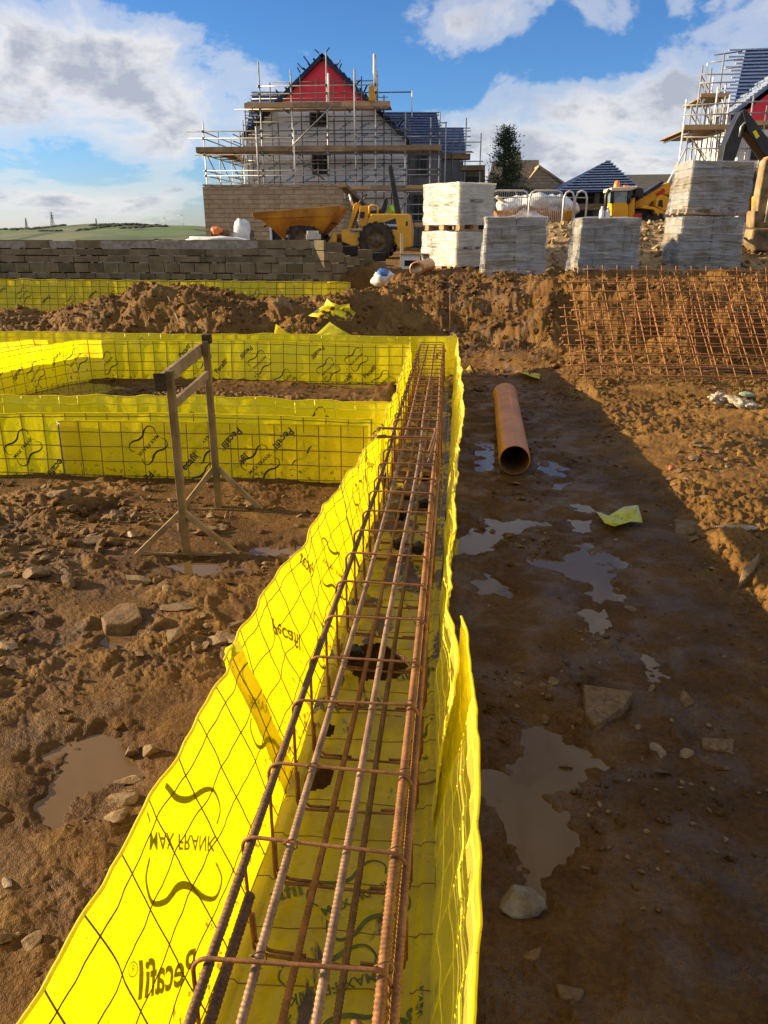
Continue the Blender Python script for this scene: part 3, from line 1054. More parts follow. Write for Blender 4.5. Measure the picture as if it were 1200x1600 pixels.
class Panel:
    def __init__(self, bot, top, step=0.03, rows=12, wob=0.008, seed=0, ragged=0.008, sheet=1.0, bulge=0.0):
        n = max(6, int(np.linalg.norm(np.array(bot[-1]) - np.array(bot[0])) / step))
        B, self.L = resample(bot, n)
        T, _ = resample(top, n)
        self.H = float(np.mean(np.linalg.norm(T - B, axis=1)))
        t = np.linspace(0, 1, rows)
        s = np.linspace(0, self.L, n)
        T = T + np.outer(ragged * fbm(s, s * 0 + seed, 4.0, 3, seed), [0, 0, 1.0])
        G = B[:, None, :] * (1 - t)[None, :, None] + T[:, None, :] * t[None, :, None]
        d = np.gradient(B, axis=0)
        d[:, 2] = 0
        d /= np.linalg.norm(d, axis=1)[:, None]
        self.nrm = np.stack([d[:, 1], -d[:, 0], 0 * d[:, 0]], 1)      # to the right of the direction of travel
        SS, TT = np.meshgrid(s, t * self.H, indexing='ij')
        w = wob * (fbm(SS, TT * 0.7, 2.6, 3, seed + 5) * 1.4 + 0.35 * fbm(SS, TT, 11.0, 2, seed + 9)) * (0.35 + 0.65 * np.sin(np.clip(TT / self.H, 0, 1) * 2.2))
        # shallow pillows of film between the wires
        pil = 0.0022 * sheet * np.abs(np.sin(np.pi * SS / 0.15)) * np.abs(np.sin(np.pi * TT / 0.1))
        bul = bulge * np.sin(np.pi * TT / self.H)
        self.G = G + self.nrm[:, None, :] * (w + pil + bul)[:, :, None]
        self.n, self.rows = n, rows

    def at(self, s, h, off=0.0):
        s = np.asarray(s, dtype=float)
        h = np.asarray(h, dtype=float)
        fi = np.clip(s / self.L * (self.n - 1), 0, self.n - 1.001)
        fj = np.clip(h / self.H * (self.rows - 1), 0, self.rows - 1.001)
        i = fi.astype(int)
        j = fj.astype(int)
        a = (fi - i)[..., None]
        b = (fj - j)[..., None]
        G = self.G
        p = (G[i, j] * (1 - a) + G[i + 1, j] * a) * (1 - b) + (G[i, j + 1] * (1 - a) + G[i + 1, j + 1] * a) * b
        return p + self.nrm[i] * off

    def build(self, name, parent, mats, prints=(), wr=0.0028, pside=1, s0=0.0, woff=0.0, lip=True, hstart=0.02, pscale=1.0):
        """mats: film, wire, ink. prints: (kind, s, h, angle deg). pside: +1 prints on the right-hand face, -1 on the other"""
        mb = MB()
        n, r = self.n, self.rows
        V = self.G.reshape(-1, 3)
        F = [(i * r + j, (i + 1) * r + j, (i + 1) * r + j + 1, i * r + j + 1) for i in range(n - 1) for j in range(r - 1)]
        mb.add(V, F, 0, True)
        sv = np.arange(s0 + 0.02, self.L, 0.15)
        hh = np.linspace(0, self.H, r)
        for s in sv:
            mb.tube(list(self.at(np.full(r, s), hh, woff)), wr, 5, mat=1)
        ss = np.linspace(0, self.L, n)
        for h in np.arange(hstart, self.H + 0.001, 0.1):
            mb.tube(list(self.at(ss, np.full(n, h), woff)), wr * 0.9, 5, mat=1)
        if lip:
            mb.tube(list(self.G[:, -1]), 0.0045, 5, mat=0)
        for kind, s, h, ang in prints:
            c, q = math.cos(R(ang)), math.sin(R(ang))
            for V2, F2 in PRINTS[kind]:
                a = V2[:, 0] * pscale
                b = V2[:, 1] * pscale
                S2 = s + pside * (c * a - q * b)
                H2 = h + (q * a + c * b)
                ok = [f for f in F2 if all(0.004 < S2[i] < self.L - 0.004 and 0.006 < H2[i] < self.H - 0.006 for i in f)]
                if ok:
                    mb.add(self.at(S2, H2, pside * 0.0032), ok, 2)
        return mb.build(name, mats, parent)


def world_px(p):
    d = np.asarray(p, dtype=float) - np.array([0, 0, EYE])
    z = d @ _f
    return np.stack([600 + FPX * (d @ _r) / z, 800 - FPX * (d @ _u) / z], -1)


def find(pn, u, v):
    """(s, h) on a panel of a picture point"""
    S2, H2 = np.meshgrid(np.linspace(0, pn.L, 240), np.linspace(0, pn.H, 40), indexing='ij')
    q = world_px(pn.at(S2.ravel(), H2.ravel()))
    k = int(np.argmin((q[:, 0] - u) ** 2 + (q[:, 1] - v) ** 2))
    return float(S2.ravel()[k]), float(H2.ravel()[k])


FM = [M['film'], M['wire'], M['ink']]
FMC = [M['film'], M['wire_coated'], M['ink']]
ZT = 0.43


def T_(pix, z=ZT):
    return [P(u, v, z) for u, v in pix]


def auto_prints(L, H, seed, x0=0.15, gap=0.30):
    r = np.random.default_rng(seed)
    out = []
    s = x0
    k = seed
    while s < L - 0.05:
        kind = ('logo', 'word')[k % 2]
        out.append((kind, s, H * (0.32 + 0.38 * ((k * 37) % 10) / 10), (42, 222, 42, 222)[k % 4] + r.uniform(-4, 4)))
        s += gap * r.uniform(0.75, 1.1)
        k += 1
    return out


# the long channel the picture looks along
chan = empty('formwork_channel', (-0.2, 0.3, 0.0))
tag(chan, 'long yellow mesh formwork channel running away from the viewer, holding the rusty cage', 'formwork', 'yellow formwork channels')


def rel(o, root):
    """parts are built in place: keep them there under a root that is not at the origin"""
    o.matrix_parent_inverse = Matrix.Translation(root.location).inverted()
    return o


def YX(Y, x, z):
    return np.array([x, Y, z])


# left wall, near sheet
tl = [np.array([-0.66, 0.25, ZT])] + T_([(35, 1600), (128, 1430), (212, 1290), (300, 1142), (372, 1010)])
bl = [YX(t[1], x, -0.02) for t, x in zip(tl, (-0.50, -0.49, -0.485, -0.475, -0.455, -0.44))]
pn = Panel(bl, tl, 0.02, 20, 0.012, 3)
rel(pn.build('side_panel', chan, FM, [('word', *find(pn, 262, 1522), 45), ('logo', *find(pn, 283, 1312), 225), ('logo', *find(pn, 425, 1110), 45)], 0.0022, -1, pscale=1.35), chan)
# left wall, far sheet, lapped behind the first
tl = T_([(350, 1032), (392, 965)], 0.45) + T_([(420, 915), (468, 852), (500, 806), (542, 745), (596, 668)])
bl = [YX(t[1], x, -0.02) for t, x in zip(tl, (-0.455, -0.445, -0.435, -0.425, -0.42, -0.40, -0.385))]
pn = Panel(bl, tl, 0.022, 18, 0.016, 8, 0.014, bulge=-0.012)
rel(pn.build('side_panel', chan, FM, [('word', *find(pn, 445, 992), 225), ('logo', *find(pn, 515, 1010), 225), ('logo', *find(pn, 520, 890), 45), ('word', *find(pn, 480, 880), 45), ('logo', *find(pn, 560, 770), 225), ('word', *find(pn, 575, 720), 45)], 0.0022, -1, pscale=1.2), chan)
# left wall beyond the crossing
tl = T_([(600, 650), (612, 622), (622, 598), (640, 552)], 0.44)
tl[-1] = np.array([-0.40, 8.66, 0.44])
bl = [YX(t[1], x, -0.02) for t, x in zip(tl, (-0.385, -0.38, -0.375, -0.36))]
pn = Panel(bl, tl, 0.035, 12, 0.014, 13)
rel(pn.build('side_panel', chan, FM, auto_prints(pn.L, pn.H, 4), 0.0028, -1), chan)
# right wall: near sheet and far sheet
tr = [np.array([0.07, 0.25, ZT])] + T_([(739, 1600), (739, 1330), (738, 1200), (734, 1080), (717, 962)], 0.44)
br = [YX(t[1], x, -0.02) for t, x in zip(tr, (0.0, 0.0, 0.0, 0.0, 0.005, 0.01))]
for q_ in tr:
    q_[0] += 0.008
pn = Panel(br, tr, 0.02, 16, 0.010, 21, 0.01)
rel(pn.build('side_panel', chan, FMC, [('word', 0.9, 0.2, 90), ('logo', 1.4, 0.2, 45)], 0.0032, 1, woff=0.0012), chan)
tr = T_([(717, 1085), (709, 1015), (703, 965), (701, 914), (705, 840), (712, 762), (716, 704), (724, 644), (721, 590), (717, 555), (706, 536)], 0.43)
tr[-1] = np.array([0.13, 9.17, 0.43])
br = [YX(t[1], x, -0.02) for t, x in zip(tr, (-0.006, -0.006, -0.006, -0.005, 0.0, 0.01, 0.02, 0.03, 0.05, 0.07, 0.09))]
pn = Panel(br, tr, 0.03, 14, 0.016, 27, 0.012)
rel(pn.build('side_panel', chan, FMC, auto_prints(pn.L, pn.H, 9), 0.0032, 1, woff=0.0012), chan)

# floor film with torn holes
ys = np.arange(0.25, 9.12, 0.010)
xs = np.linspace(0, 1, 60)
xl = np.interp(ys, [0.25, 1.0, 2.0, 3.0, 4.9, 8.7], [-0.50, -0.49, -0.44, -0.43, -0.385, -0.36])
xr_ = np.interp(ys, [0.25, 2.0, 3.0, 5, 9.2], [0.0, 0.01, 0.0, 0.03, 0.09])
FX = xl[:, None] * (1 - xs) + xr_[:, None] * xs
FY = np.repeat(ys[:, None], len(xs), 1)
FZ = 0.004 + 0.010 * fbm(FX, FY, 3.0, 3, 60) + 0.003 * fbm(FX, FY, 12.0, 2, 61) - 0.012 * (np.abs(xs - 0.5)[None, :] < 0.42)
keep = np.ones(FX.shape, dtype=bool)
for u, v, rx, ry in ((592, 1030, 0.115, 0.13), (500, 1212, 0.035, 0.05), (512, 1140, 0.02, 0.03), (660, 745, 0.05, 0.09), (640, 775, 0.05, 0.06), (655, 795, 0.045, 0.07)):
    hx, hy = P(u, v, 0)[:2]
    e = ((FX - hx) / rx) ** 2 + ((FY - hy) / ry) ** 2 + 0.55 * fbm(FX, FY, 9.0, 3, 65)
    keep &= e > 1.0
V = np.stack([FX, FY, FZ], -1).reshape(-1, 3)
m_ = len(xs)
i, j = np.meshgrid(np.arange(len(ys) - 1), np.arange(m_ - 1), indexing='ij')
kk = keep[:-1, :-1] & keep[1:, :-1] & keep[:-1, 1:] & keep[1:, 1:]
i, j = i[kk], j[kk]
F = np.stack([i * m_ + j, i * m_ + j + 1, (i + 1) * m_ + j + 1, (i + 1) * m_ + j], -1)
fb = MB()
fb.add(V, [tuple(f) for f in F], 0, True)


def floor_z(x, y):
    a = int(np.clip((y - 0.25) / 0.010, 0, len(ys) - 2))
    b = int(np.clip((x - xl[a]) / (xr_[a] - xl[a]) * (m_ - 1), 0, m_ - 1))
    return FZ[a, b]


for y in np.arange(0.35, 9.0, 0.15):
    a = int((y - 0.25) / 0.010)
    seg = []
    for b in range(m_):
        if keep[a, b] and rng.uniform() > 0.03:
            seg.append((FX[a, b], y, FZ[a, b] + 0.0008))
        elif len(seg) > 2:
            fb.tube(seg, 0.0016, 4, mat=1)
            seg = []
        else:
            seg = []
    if len(seg) > 2:
        fb.tube(seg, 0.0016, 4, mat=1)
for kind, u, v, ang in (('logo', 690, 1160, 60), ('word', 560, 1100, 25), ('word', 660, 1050, 200), ('logo', 560, 1400, 35), ('word', 420, 1395, 20), ('word', 645, 1580, 50),
                        ('logo', 520, 1540, 200), ('word', 650, 920, 30)):
    c = P(u, v, 0.0)
    cs, sn = math.cos(R(ang)), math.sin(R(ang))
    for V2, F2 in PRINTS[kind]:
        X = c[0] + cs * V2[:, 0] - sn * V2[:, 1]
        Y = c[1] + sn * V2[:, 0] + cs * V2[:, 1]
        Z = np.array([floor_z(a, b) + 0.0015 for a, b in zip(X, Y)])
        ok = [f for f in F2 if all(-0.42 < X[q] < -0.01 for q in f)]
        fb.add(np.stack([X, Y, Z], 1), ok, 2)
rel(fb.build('base_panel', [M['film_floor'], M['wire'], simple('green_print', (0.05, 0.06, 0.008), (0.10, 0.11, 0.012), 30, 0.6)], chan), chan)
# bent edge bar of the lapped base sheet
eb = MB()
pts = [P(640, 1222, 0.012), P(660, 1225, 0.012), P(682, 1218, 0.013), P(695, 1195, 0.03), P(706, 1130, 0.05), P(716, 1060, 0.09), P(718, 1020, 0.14)]
pts, _ = resample(pts, 40)
eb.tube(list(pts), 0.0042, 6)
rel(eb.build('edge_wire', M['stirrup'], chan), chan)
# loose flap where the two left sheets lap
fl = MB()
c0 = P(362, 1016, 0.45)
fv = [c0 + np.array(q) for q in ((-0.006, -0.006, -0.02), (0.012, -0.02, 0.0), (0.03, 0.02, -0.01), (0.012, 0.04, 0.012), (-0.008, 0.02, 0.006), (-0.024, 0.004, -0.012), (-0.026, 0.02, -0.006))]
fl.add(fv, [(0, 1, 2, 3, 4), (0, 4, 6, 5)], 0, True)
rel(fl.build('torn_flap', simple('dull_yellow_film', (0.62, 0.50, 0.01), (0.78, 0.66, 0.015), 20, 0.7, spec=0.1), chan), chan)

# near cross channel
cc = empty('formwork_channel', (-2.5, 5.2, 0))
tag(cc, 'nearer yellow cross channel behind the timber trestle, its front printed with black marks', 'formwork', 'yellow formwork channels')
XL = -6.2
xsf = [XL, -5, -4, -3.35, -2.6, -1.9, -1.2, -0.62, -0.47]
top = [YX(4.93 + 0.02 * math.sin(x * 2.2), x, 0.445 - 0.012 * math.sin(x * 1.7 + 1)) for x in xsf]
bot = [YX(4.90, x, -0.03) for x in xsf]
pn = Panel(bot, top, 0.03, 14, 0.008, 41, 0.006)


def sx_(u, Y=4.92):
    """arc position on the cross wall of a picture column"""
    return Q(u, 690, Y)[0] - XL


rel(pn.build('side_panel', cc, FM, [
    ('logo', sx_(36), 0.235, 44), ('word', sx_(85), 0.11, 226), ('logo', sx_(312), 0.27, 224), ('word', sx_(372), 0.15, 46), ('logo', sx_(404), 0.02, 40),
    ('word', sx_(443), 0.33, 225), ('logo', sx_(487), 0.16, 42), ('word', sx_(300), 0.02, 225), ('logo', sx_(-70), 0.2, 225), ('word', sx_(-140), 0.2, 42), ('logo', sx_(-220), 0.3, 42)],
    0.0030, 1, hstart=0.055), cc)
# lapped repair sheet standing 1 cm proud of the wall between u=130 and u=590
lap = [-3.32, -2.6, -1.9, -1.2, -0.50]
x0 = Q(132, 700, 4.9)[0]
lap[0] = x0
lt = [YX(4.915 + 0.015 * math.sin(x * 3), x, 0.40) for x in lap]
lb = [YX(4.885, x, -0.03) for x in lap]
pn2 = Panel(lb, lt, 0.03, 14, 0.004, 47, 0.003)
off = x0 - XL
rel(pn2.build('lapped_panel', cc, FM, [(k, s - off, h, a) for k, s, h, a in [
    ('logo', sx_(312), 0.27, 224), ('word', sx_(372), 0.15, 46), ('logo', sx_(404), 0.02, 40), ('word', sx_(443), 0.33, 225), ('logo', sx_(487), 0.16, 42), ('word', sx_(300), 0.02, 225)]],
    0.0030, 1, hstart=0.055), cc)
top = [YX(5.52 + 0.02 * math.sin(x * 2.9), x, 0.445 + 0.01 * math.sin(x * 2.3)) for x in xsf[:-1]] + [YX(5.50, -0.41, 0.44)]
bot = [YX(5.46, x, -0.03) for x in xsf[:-1]] + [YX(5.46, -0.385, -0.03)]
pn = Panel(bot, top, 0.03, 12, 0.010, 43, 0.012)
rel(pn.build('side_panel', cc, FMC, auto_prints(pn.L, pn.H, 3, 0.2, 0.5), 0.0042, 1, woff=0.0015), cc)
fb = MB()
fb.add([(XL, 4.9, -0.02), (-0.43, 4.9, -0.02), (-0.40, 5.47, -0.02), (XL, 5.47, -0.02)], [(0, 1, 2, 3)])
rel(fb.build('base_panel', M['film_floor'], cc), cc)

# far cross channel
fc = empty('formwork_channel', (-2.0, 8.9, 0))
tag(fc, 'farther yellow cross channel at the foot of the earth bank', 'formwork', 'yellow formwork channels')
xsf = [-3.96, -3.2, -2.4, -1.6, -0.9, -0.40]
top = [YX(8.67 + 0.02 * math.sin(x * 2.2), x, 0.43 + 0.01 * math.sin(x * 1.9)) for x in xsf]
bot = [YX(8.62, x, -0.02) for x in xsf]
pn = Panel(bot, top, 0.04, 12, 0.008, 51, 0.006)
sq = lambda u: Q(u, 570, 8.64)[0] + 3.96
rel(pn.build('side_panel', fc, FM, [('logo', sq(168), 0.2, 44), ('word', sq(150), 0.36, 44), ('word', sq(290), 0.34, 44), ('logo', sq(405), 0.22, 222), ('word', sq(385), 0.33, 222), ('word', sq(345), 0.17, 44), ('logo', sq(445), 0.02, 44),
                                    ('logo', sq(313), 0.27, 222), ('logo', sq(557), 0.28, 44), ('logo', sq(513), 0.16, 44), ('word', sq(578), 0.14, 44), ('word', sq(497), 0.35, 222), ('word', sq(540), 0.04, 44), ('logo', sq(600), 0.03, 44)], 0.0034, 1), fc)
xsb = [-9.0, -7, -5, -4, -3, -2, -1, -0.3, 0.12]
top = [YX(9.17 + 0.02 * math.sin(x * 2.9), x, 0.45 + 0.008 * math.sin(x * 2.3)) for x in xsb]
bot = [YX(9.12, x, -0.03) for x in xsb]
pn = Panel(bot, top, 0.04, 12, 0.008, 53, 0.008)
rel(pn.build('side_panel', fc, FMC, auto_prints(pn.L, pn.H, 5, 0.2, 0.6), 0.005, 1, woff=0.0015), fc)
fb = MB()
fb.add([(-9, 8.6, -0.02), (-0.40, 8.6, -0.02), (-0.38, 9.12, -0.02), (-9, 9.12, -0.02)], [(0, 1, 2, 3)])
rel(fb.build('base_panel', M['film_floor'], fc), fc)

# left lengthwise channel
lc = empty('formwork_channel', (-4.4, 7.2, 0))
tag(lc, 'sunlit yellow channel slanting in from the left behind the nearer cross channel', 'formwork', 'yellow formwork channels')
bot = [P(-120, 655, -0.02), P(0, 628, -0.02), P(60, 612, -0.02), P(126, 598, -0.02), YX(8.6, -3.93, -0.02)]
top = [b + np.array([-0.03, 0.02, 0.47]) for b in bot]
top[-1] = YX(8.66, -3.96, 0.44)
pn = Panel(bot, top, 0.035, 12, 0.02, 63, 0.012)
rel(pn.build('side_panel', lc, FM, auto_prints(pn.L, pn.H, 2, 0.3, 0.32), 0.0032, 1), lc)
bot2 = [b + np.array([-0.55, 0.04, 0]) for b in bot]
top2 = [t + np.array([-0.66, 0.04, -0.01]) for t in top]
pn = Panel(bot2, top2, 0.035, 12, 0.02, 67, 0.012)
rel(pn.build('side_panel', lc, FM, auto_prints(pn.L, pn.H, 7, 0.3, 0.4), 0.0034, -1), lc)
fb = MB()
fb.add([tuple(b) for b in bot] + [tuple(b) for b in bot2], [(i, i + 1, 6 + i, 5 + i) for i in range(4)])
rel(fb.build('base_panel', M['film_floor'], lc), lc)

# far strip in front of the block wall
fs = empty('formwork_channel', (-5, 13.0, 0.35))
tag(fs, 'far yellow strip below the grey block wall, half hidden by the spoil heap', 'formwork', 'yellow formwork channels')
xe = Q(512, 460, 13.0)[0]
xsf = [-12, -10, -8, -6.5, -5, -3.8, -2.6, -1.6, xe]
top = [YX(13.02 + 0.03 * math.sin(x * 1.4), x, 0.84 - 0.004 * (x + 6)) for x in xsf]
bot = [YX(12.92, x, 0.28) for x in xsf]
pn = Panel(bot, top, 0.05, 10, 0.015, 71, 0.012)
rel(pn.build('side_panel', fs, FM, auto_prints(pn.L, pn.H, 6, 0.2, 0.42), 0.0045, 1, hstart=0.06), fs)
ep = Panel([YX(12.92, xe, 0.28), YX(13.2, xe + 0.02, 0.3), YX(13.45, xe + 0.05, 0.3)], [YX(13.02, xe, 0.80), YX(13.2, xe + 0.03, 0.8), YX(13.45, xe + 0.06, 0.8)], 0.05, 8, 0.01, 73)
rel(ep.build('end_panel', fs, FM, (), 0.0045), fs)


# loose film scraps
def scrap(name, label, pix, zs, mat, seed, thick=0.006, amp=0.02, tris=None, Y=None):
    from mathutils.geometry import tessellate_polygon
    pts = np.array([(P(u, v, z) if Y is None else Q(u, v, Y[i])) for i, ((u, v), z) in enumerate(zip(pix, zs if zs is not None else [0] * len(pix)))])
    c = pts.mean(0)
    # rings towards the centre so that the sheet can crumple
    rings = [pts]
    for k in (0.66, 0.33):
        rings.append(c + (pts - c) * k)
    mb = MB()
    n = len(pts)
    vs = np.concatenate(rings + [c[None]])
    vs = vs + np.stack([0 * vs[:, 0], 0 * vs[:, 0], amp * fbm(vs[:, 0], vs[:, 1], 9.0, 3, seed)], 1)
    fs_ = []
    for a in range(2):
        for i in range(n):
            j = (i + 1) % n
            fs_.append((a * n + i, a * n + j, (a + 1) * n + j, (a + 1) * n + i))
    for i in range(n):
        fs_.append((2 * n + i, 2 * n + (i + 1) % n, 3 * n))
    mb.add(vs - c, fs_, 0, True)
    o = mb.build(name, mat)
    o.location = tuple(c)
    so_ = o.modifiers.new('thickness', 'SOLIDIFY')
    so_.thickness = 0.0015
    tag(o, label, 'film scrap')
    return o


scrap('film_scrap', 'crumpled yellow-green film scrap on the dark mud at right', [(932, 798), (950, 797), (975, 794), (996, 796), (1005, 812), (985, 818), (960, 822), (945, 818)], [0.06, 0.07, 0.05, 0.06, 0.04, 0.05, 0.06, 0.04], M['film_scrap'], 5, amp=0.05)
scrap('film_scrap', 'narrow yellow-green scrap at the head of the orange pipe', [(810, 581), (825, 580), (845, 585), (843, 591), (828, 590)], [0.07] * 5, M['film_scrap'], 6, amp=0.03)
scrap('film_scrap', 'tiny yellow scrap beside the far right corner of the long channel', [(728, 577), (734, 573), (738, 579), (731, 582)], [0.07] * 4, M['film'], 7)

def scrap_on_bank(label, pix, lifts, mat, seed, amp):
    pts = [on_ground(u, v, 0.05) + np.array([0, 0, l]) for (u, v), l in zip(pix, lifts)]
    return scrap('film_scrap', label, [world_px(p) for p in pts], None, mat, seed, amp=amp, Y=[p[1] for p in pts])


scrap_on_bank('bright yellow sheet draped on the bank at the end of the far strip', [(482, 496), (488, 489), (497, 482), (506, 474), (511, 466), (516, 473), (530, 474), (546, 475), (547, 483), (556, 488), (548, 499), (520, 497)],
              [0.0] * 12, M['film'], 8, 0.05)
scrap('film_scrap', 'pointed yellow flap standing behind the far cross channel, left one', [(427, 538), (429, 520), (431, 507), (448, 518), (466, 526), (467, 538)],
      None, M['film'], 9, amp=0.02, Y=[9.24, 9.26, 9.32, 9.30, 9.28, 9.24])
scrap('film_scrap', 'folded yellow sheet with a raised peak behind the far cross channel', [(466, 538), (467, 524), (495, 522), (515, 503), (530, 512), (548, 525), (570, 527), (570, 538)],
      None, M['film_scrap'], 10, amp=0.02, Y=[9.24, 9.28, 9.30, 9.38, 9.34, 9.28, 9.28, 9.24])
# ---------------------------------------------------------------- reinforcement


def ribbed_bar(y0, y1, fx, fz, r, ribs=True):
    """bar running in y; fx, fz give x and z; ribs only where they can be seen"""
    mb = MB()
    if ribs:
        step = 0.0028 if y1 < 3.4 else 0.0028
        yy = list(np.arange(y0, min(y1, 3.0), step)) + list(np.arange(min(y1, 3.0), y1, 0.05)) + [y1]
    else:
        yy = list(np.arange(y0, y1, 0.06)) + [y1]
    yy = np.array(sorted(set(yy)))
    n = 8 if ribs else 6
    q = np.arange(n) * 2 * math.pi / n
    ph = (yy[:, None] + 0.0035 * np.cos(q)[None, :]) / 0.0105
    rr = r * (1 + (0.14 * np.clip(np.sin(2 * math.pi * ph) * 1.8, -0.2, 1) if ribs else 0 * ph))
    if ribs:
        rr = np.where((yy > 3.0)[:, None], r * 1.03, rr)
    X = np.array([fx(y) for y in yy])[:, None] + rr * np.cos(q)[None, :]
    Z = np.array([fz(y) for y in yy])[:, None] + rr * np.sin(q)[None, :]
    Y = np.repeat(yy[:, None], n, 1)
    V = np.stack([X, Y, Z], -1).reshape(-1, 3)
    m = len(yy)
    F = [(i * n + k, i * n + (k + 1) % n, (i + 1) * n + (k + 1) % n, (i + 1) * n + k) for i in range(m - 1) for k in range(n)]
    mb.add(V, F, 0, True)
    mb.f += [tuple(range(n)), tuple((m - 1) * n + k for k in reversed(range(n)))]
    mb.m += [0, 0]
    mb.s += [False, False]
    return mb


def XLc(y):
    return np.interp(y, [0.2, 1.0, 2.5, 4.5, 5.4, 8.8], [-0.40, -0.392, -0.36, -0.325, -0.315, -0.29])


def XRc(y):
    return np.interp(y, [0.2, 1.0, 2.5, 4.5, 5.4, 8.8], [-0.082, -0.078, -0.064, -0.045, -0.045, -0.045])


def ztop(y):
    return 0.385 + 0.008 * math.sin(y * 1.3) + (0.02 if y > 4.6 else 0.0)


def stirrup(y, rz=0.0, zt=0.40, zb=0.035, r=0.0043, lap=True, ext=0.018):
    xl, xr = XLc(y) - ext, XRc(y) + ext
    mb = MB()
    pts = []
    rad = 0.03

    def arc(cx, cz, a0):
        for t in np.linspace(0, 90, 6):
            a = R(a0 + t)
            pts.append((cx + rad * math.cos(a), cz + rad * math.sin(a)))
    arc(xr - rad, zt - rad, 0)
    arc(xl + rad, zt - rad, 90)
    arc(xl + rad, zb + rad, 180)
    arc(xr - rad, zb + rad, 270)
    k = rng.normal() * 0.004
    lean = rng.normal() * 0.010
    sk = 0.005 + rng.normal() * 0.004
    f = lambda p, dy=0.0, dx=0.0: (p[0] + k + dx, y + sk * (xr - p[0]) / (xr - xl) * 2 + lean * (p[1] - 0.4) / 0.4 + dy, p[1])
    mb.tube([f(p) for p in pts], r, 6, closed=True)
    # lapped tails of the link
    mb.tube([f((xr, zb + 0.17), 0.010, 0.004), f((xr, zb + 0.035), 0.010, 0.004), f((xr - 0.03, zb + 0.004), 0.010), f((xr - 0.10, zb + 0.002), 0.010)], r, 6)
    mb.tube([f((xl + 0.004, zb + 0.12), 0.010), f((xl + 0.004, zb + 0.03), 0.010), f((xl + 0.035, zb + 0.004), 0.010), f((xl + 0.12, zb + 0.002), 0.010)], r, 6)
    # tie wire round the top right bar
    if lap:
        c = np.array([XRc(y), y + 0.004, ztop(y)])
        mb.tube([c + np.array([math.cos(a) * 0.018, 0.006 * math.sin(a * 2) + 0.003 * a, math.sin(a) * 0.018]) for a in np.linspace(0, 5.8, 14)], 0.0015, 4, mat=1)
        c = np.array([XLc(y) + 0.286 * (XRc(y) - XLc(y)), y + 0.006, ztop(y)])
        mb.tube([c + np.array([math.cos(a) * 0.016, 0.006 * math.sin(a * 2) + 0.003 * a, math.sin(a) * 0.016]) for a in np.linspace(0, 5.8, 14)], 0.0015, 4, mat=1)
    return mb


cage = empty('reinforcement_cage', (-0.22, 0.9, 0.03))
tag(cage, 'rusty cage of thick ribbed bars filling the near part of the long yellow channel', 'rebar cage', 'reinforcement cages in the channel')
lerp = lambda f: (lambda y: XLc(y) + f * (XRc(y) - XLc(y)) + 0.003 * math.sin(y * 2.1 + f * 9))
for f, r, mt, dz in ((0.0, 0.0092, 'rebar_dark', 0.0), (0.286, 0.0083, 'rebar_grey', -0.002), (0.657, 0.0083, 'rebar_grey', -0.003), (1.0, 0.0098, 'rebar', 0.0)):
    rel(ribbed_bar(0.2, 5.25, lerp(f), lambda y, dz=dz: ztop(y) + dz - 0.012, r).build('bar', M[mt], cage), cage)
for f, mt in ((0.0, 'rebar_dark'), (0.29, 'rebar'), (0.63, 'rebar_dark'), (1.0, 'rebar')):
    rel(ribbed_bar(0.2, 5.25, lerp(f), lambda y: 0.058 + 0.004 * math.sin(y * 2), 0.0085).build('bar', M[mt], cage), cage)
rel(ribbed_bar(0.2, 4.0, lambda y: XRc(y) + 0.022, lambda y: ztop(y) - 0.03, 0.0085).build('bar', M['rebar'], cage), cage)
rel(ribbed_bar(0.2, 1.17, lambda y: XLc(y) + 0.022, lambda y: 0.325 + 0.01 * y, 0.0105).build('bar', M['rebar_dark'], cage), cage)
rel(ribbed_bar(0.2, 0.90, lambda y: -0.118, lambda y: 0.365, 0.0105).build('bar', M['rebar'], cage), cage)
SM = [M['stirrup'], M['rebar_dark']]
for k in range(-2, 17):
    y = 0.972 + 0.258 * k
    rel(stirrup(y + rng.normal() * 0.012).build('stirrup', SM, cage), cage)
for x, y in ((-0.33, 2.62), (-0.22, 3.75), (-0.12, 3.7), (-0.24, 4.2), (-0.11, 4.4)):
    mb = MB()
    mb.lathe((x, y, 0.05), (0, 1, 0), [(-0.012, 0.012), (-0.012, 0.034), (0.012, 0.034), (0.012, 0.012), (-0.012, 0.012)], 10)
    for a in range(5):
        mb.beam((x, y, 0.05), (x + 0.04 * math.cos(a * 1.257), y, 0.05 + 0.04 * math.sin(a * 1.257)), 0.012, 0.006)
    rel(mb.build('spacer', M['plastic_black'], cage), cage)
hp = MB()
for dz, dy, x0 in ((0.0, 0.0, -0.43), (-0.03, -0.10, -0.43)):
    a = np.array([x0, 4.72 + dy, 0.435 + dz])
    b = np.array([-0.055, 4.72 + dy, 0.435 + dz])
    pts, _ = resample([a, a + (b - a) * 0.5, b + np.array([-0.02, 0, 0]), b + np.array([0.0, -0.03, 0]), b + np.array([-0.012, -0.24, -0.005]), b + np.array([-0.03, -0.5, -0.015])], 40)
    hb = MB()
    hb.tube(list(pts), 0.0085, 7)
    rel(hb.build('hairpin_bar', M['rebar'], cage), cage)
for k in range(4):
    hb = MB()
    hb.tube([(-0.44, 4.52 + 0.055 * k, 0.43 - 0.012 * k), (-0.36, 4.52 + 0.055 * k, 0.43 - 0.012 * k)], 0.009, 7)
    rel(hb.build('starter_bar', M['rebar'], cage), cage)

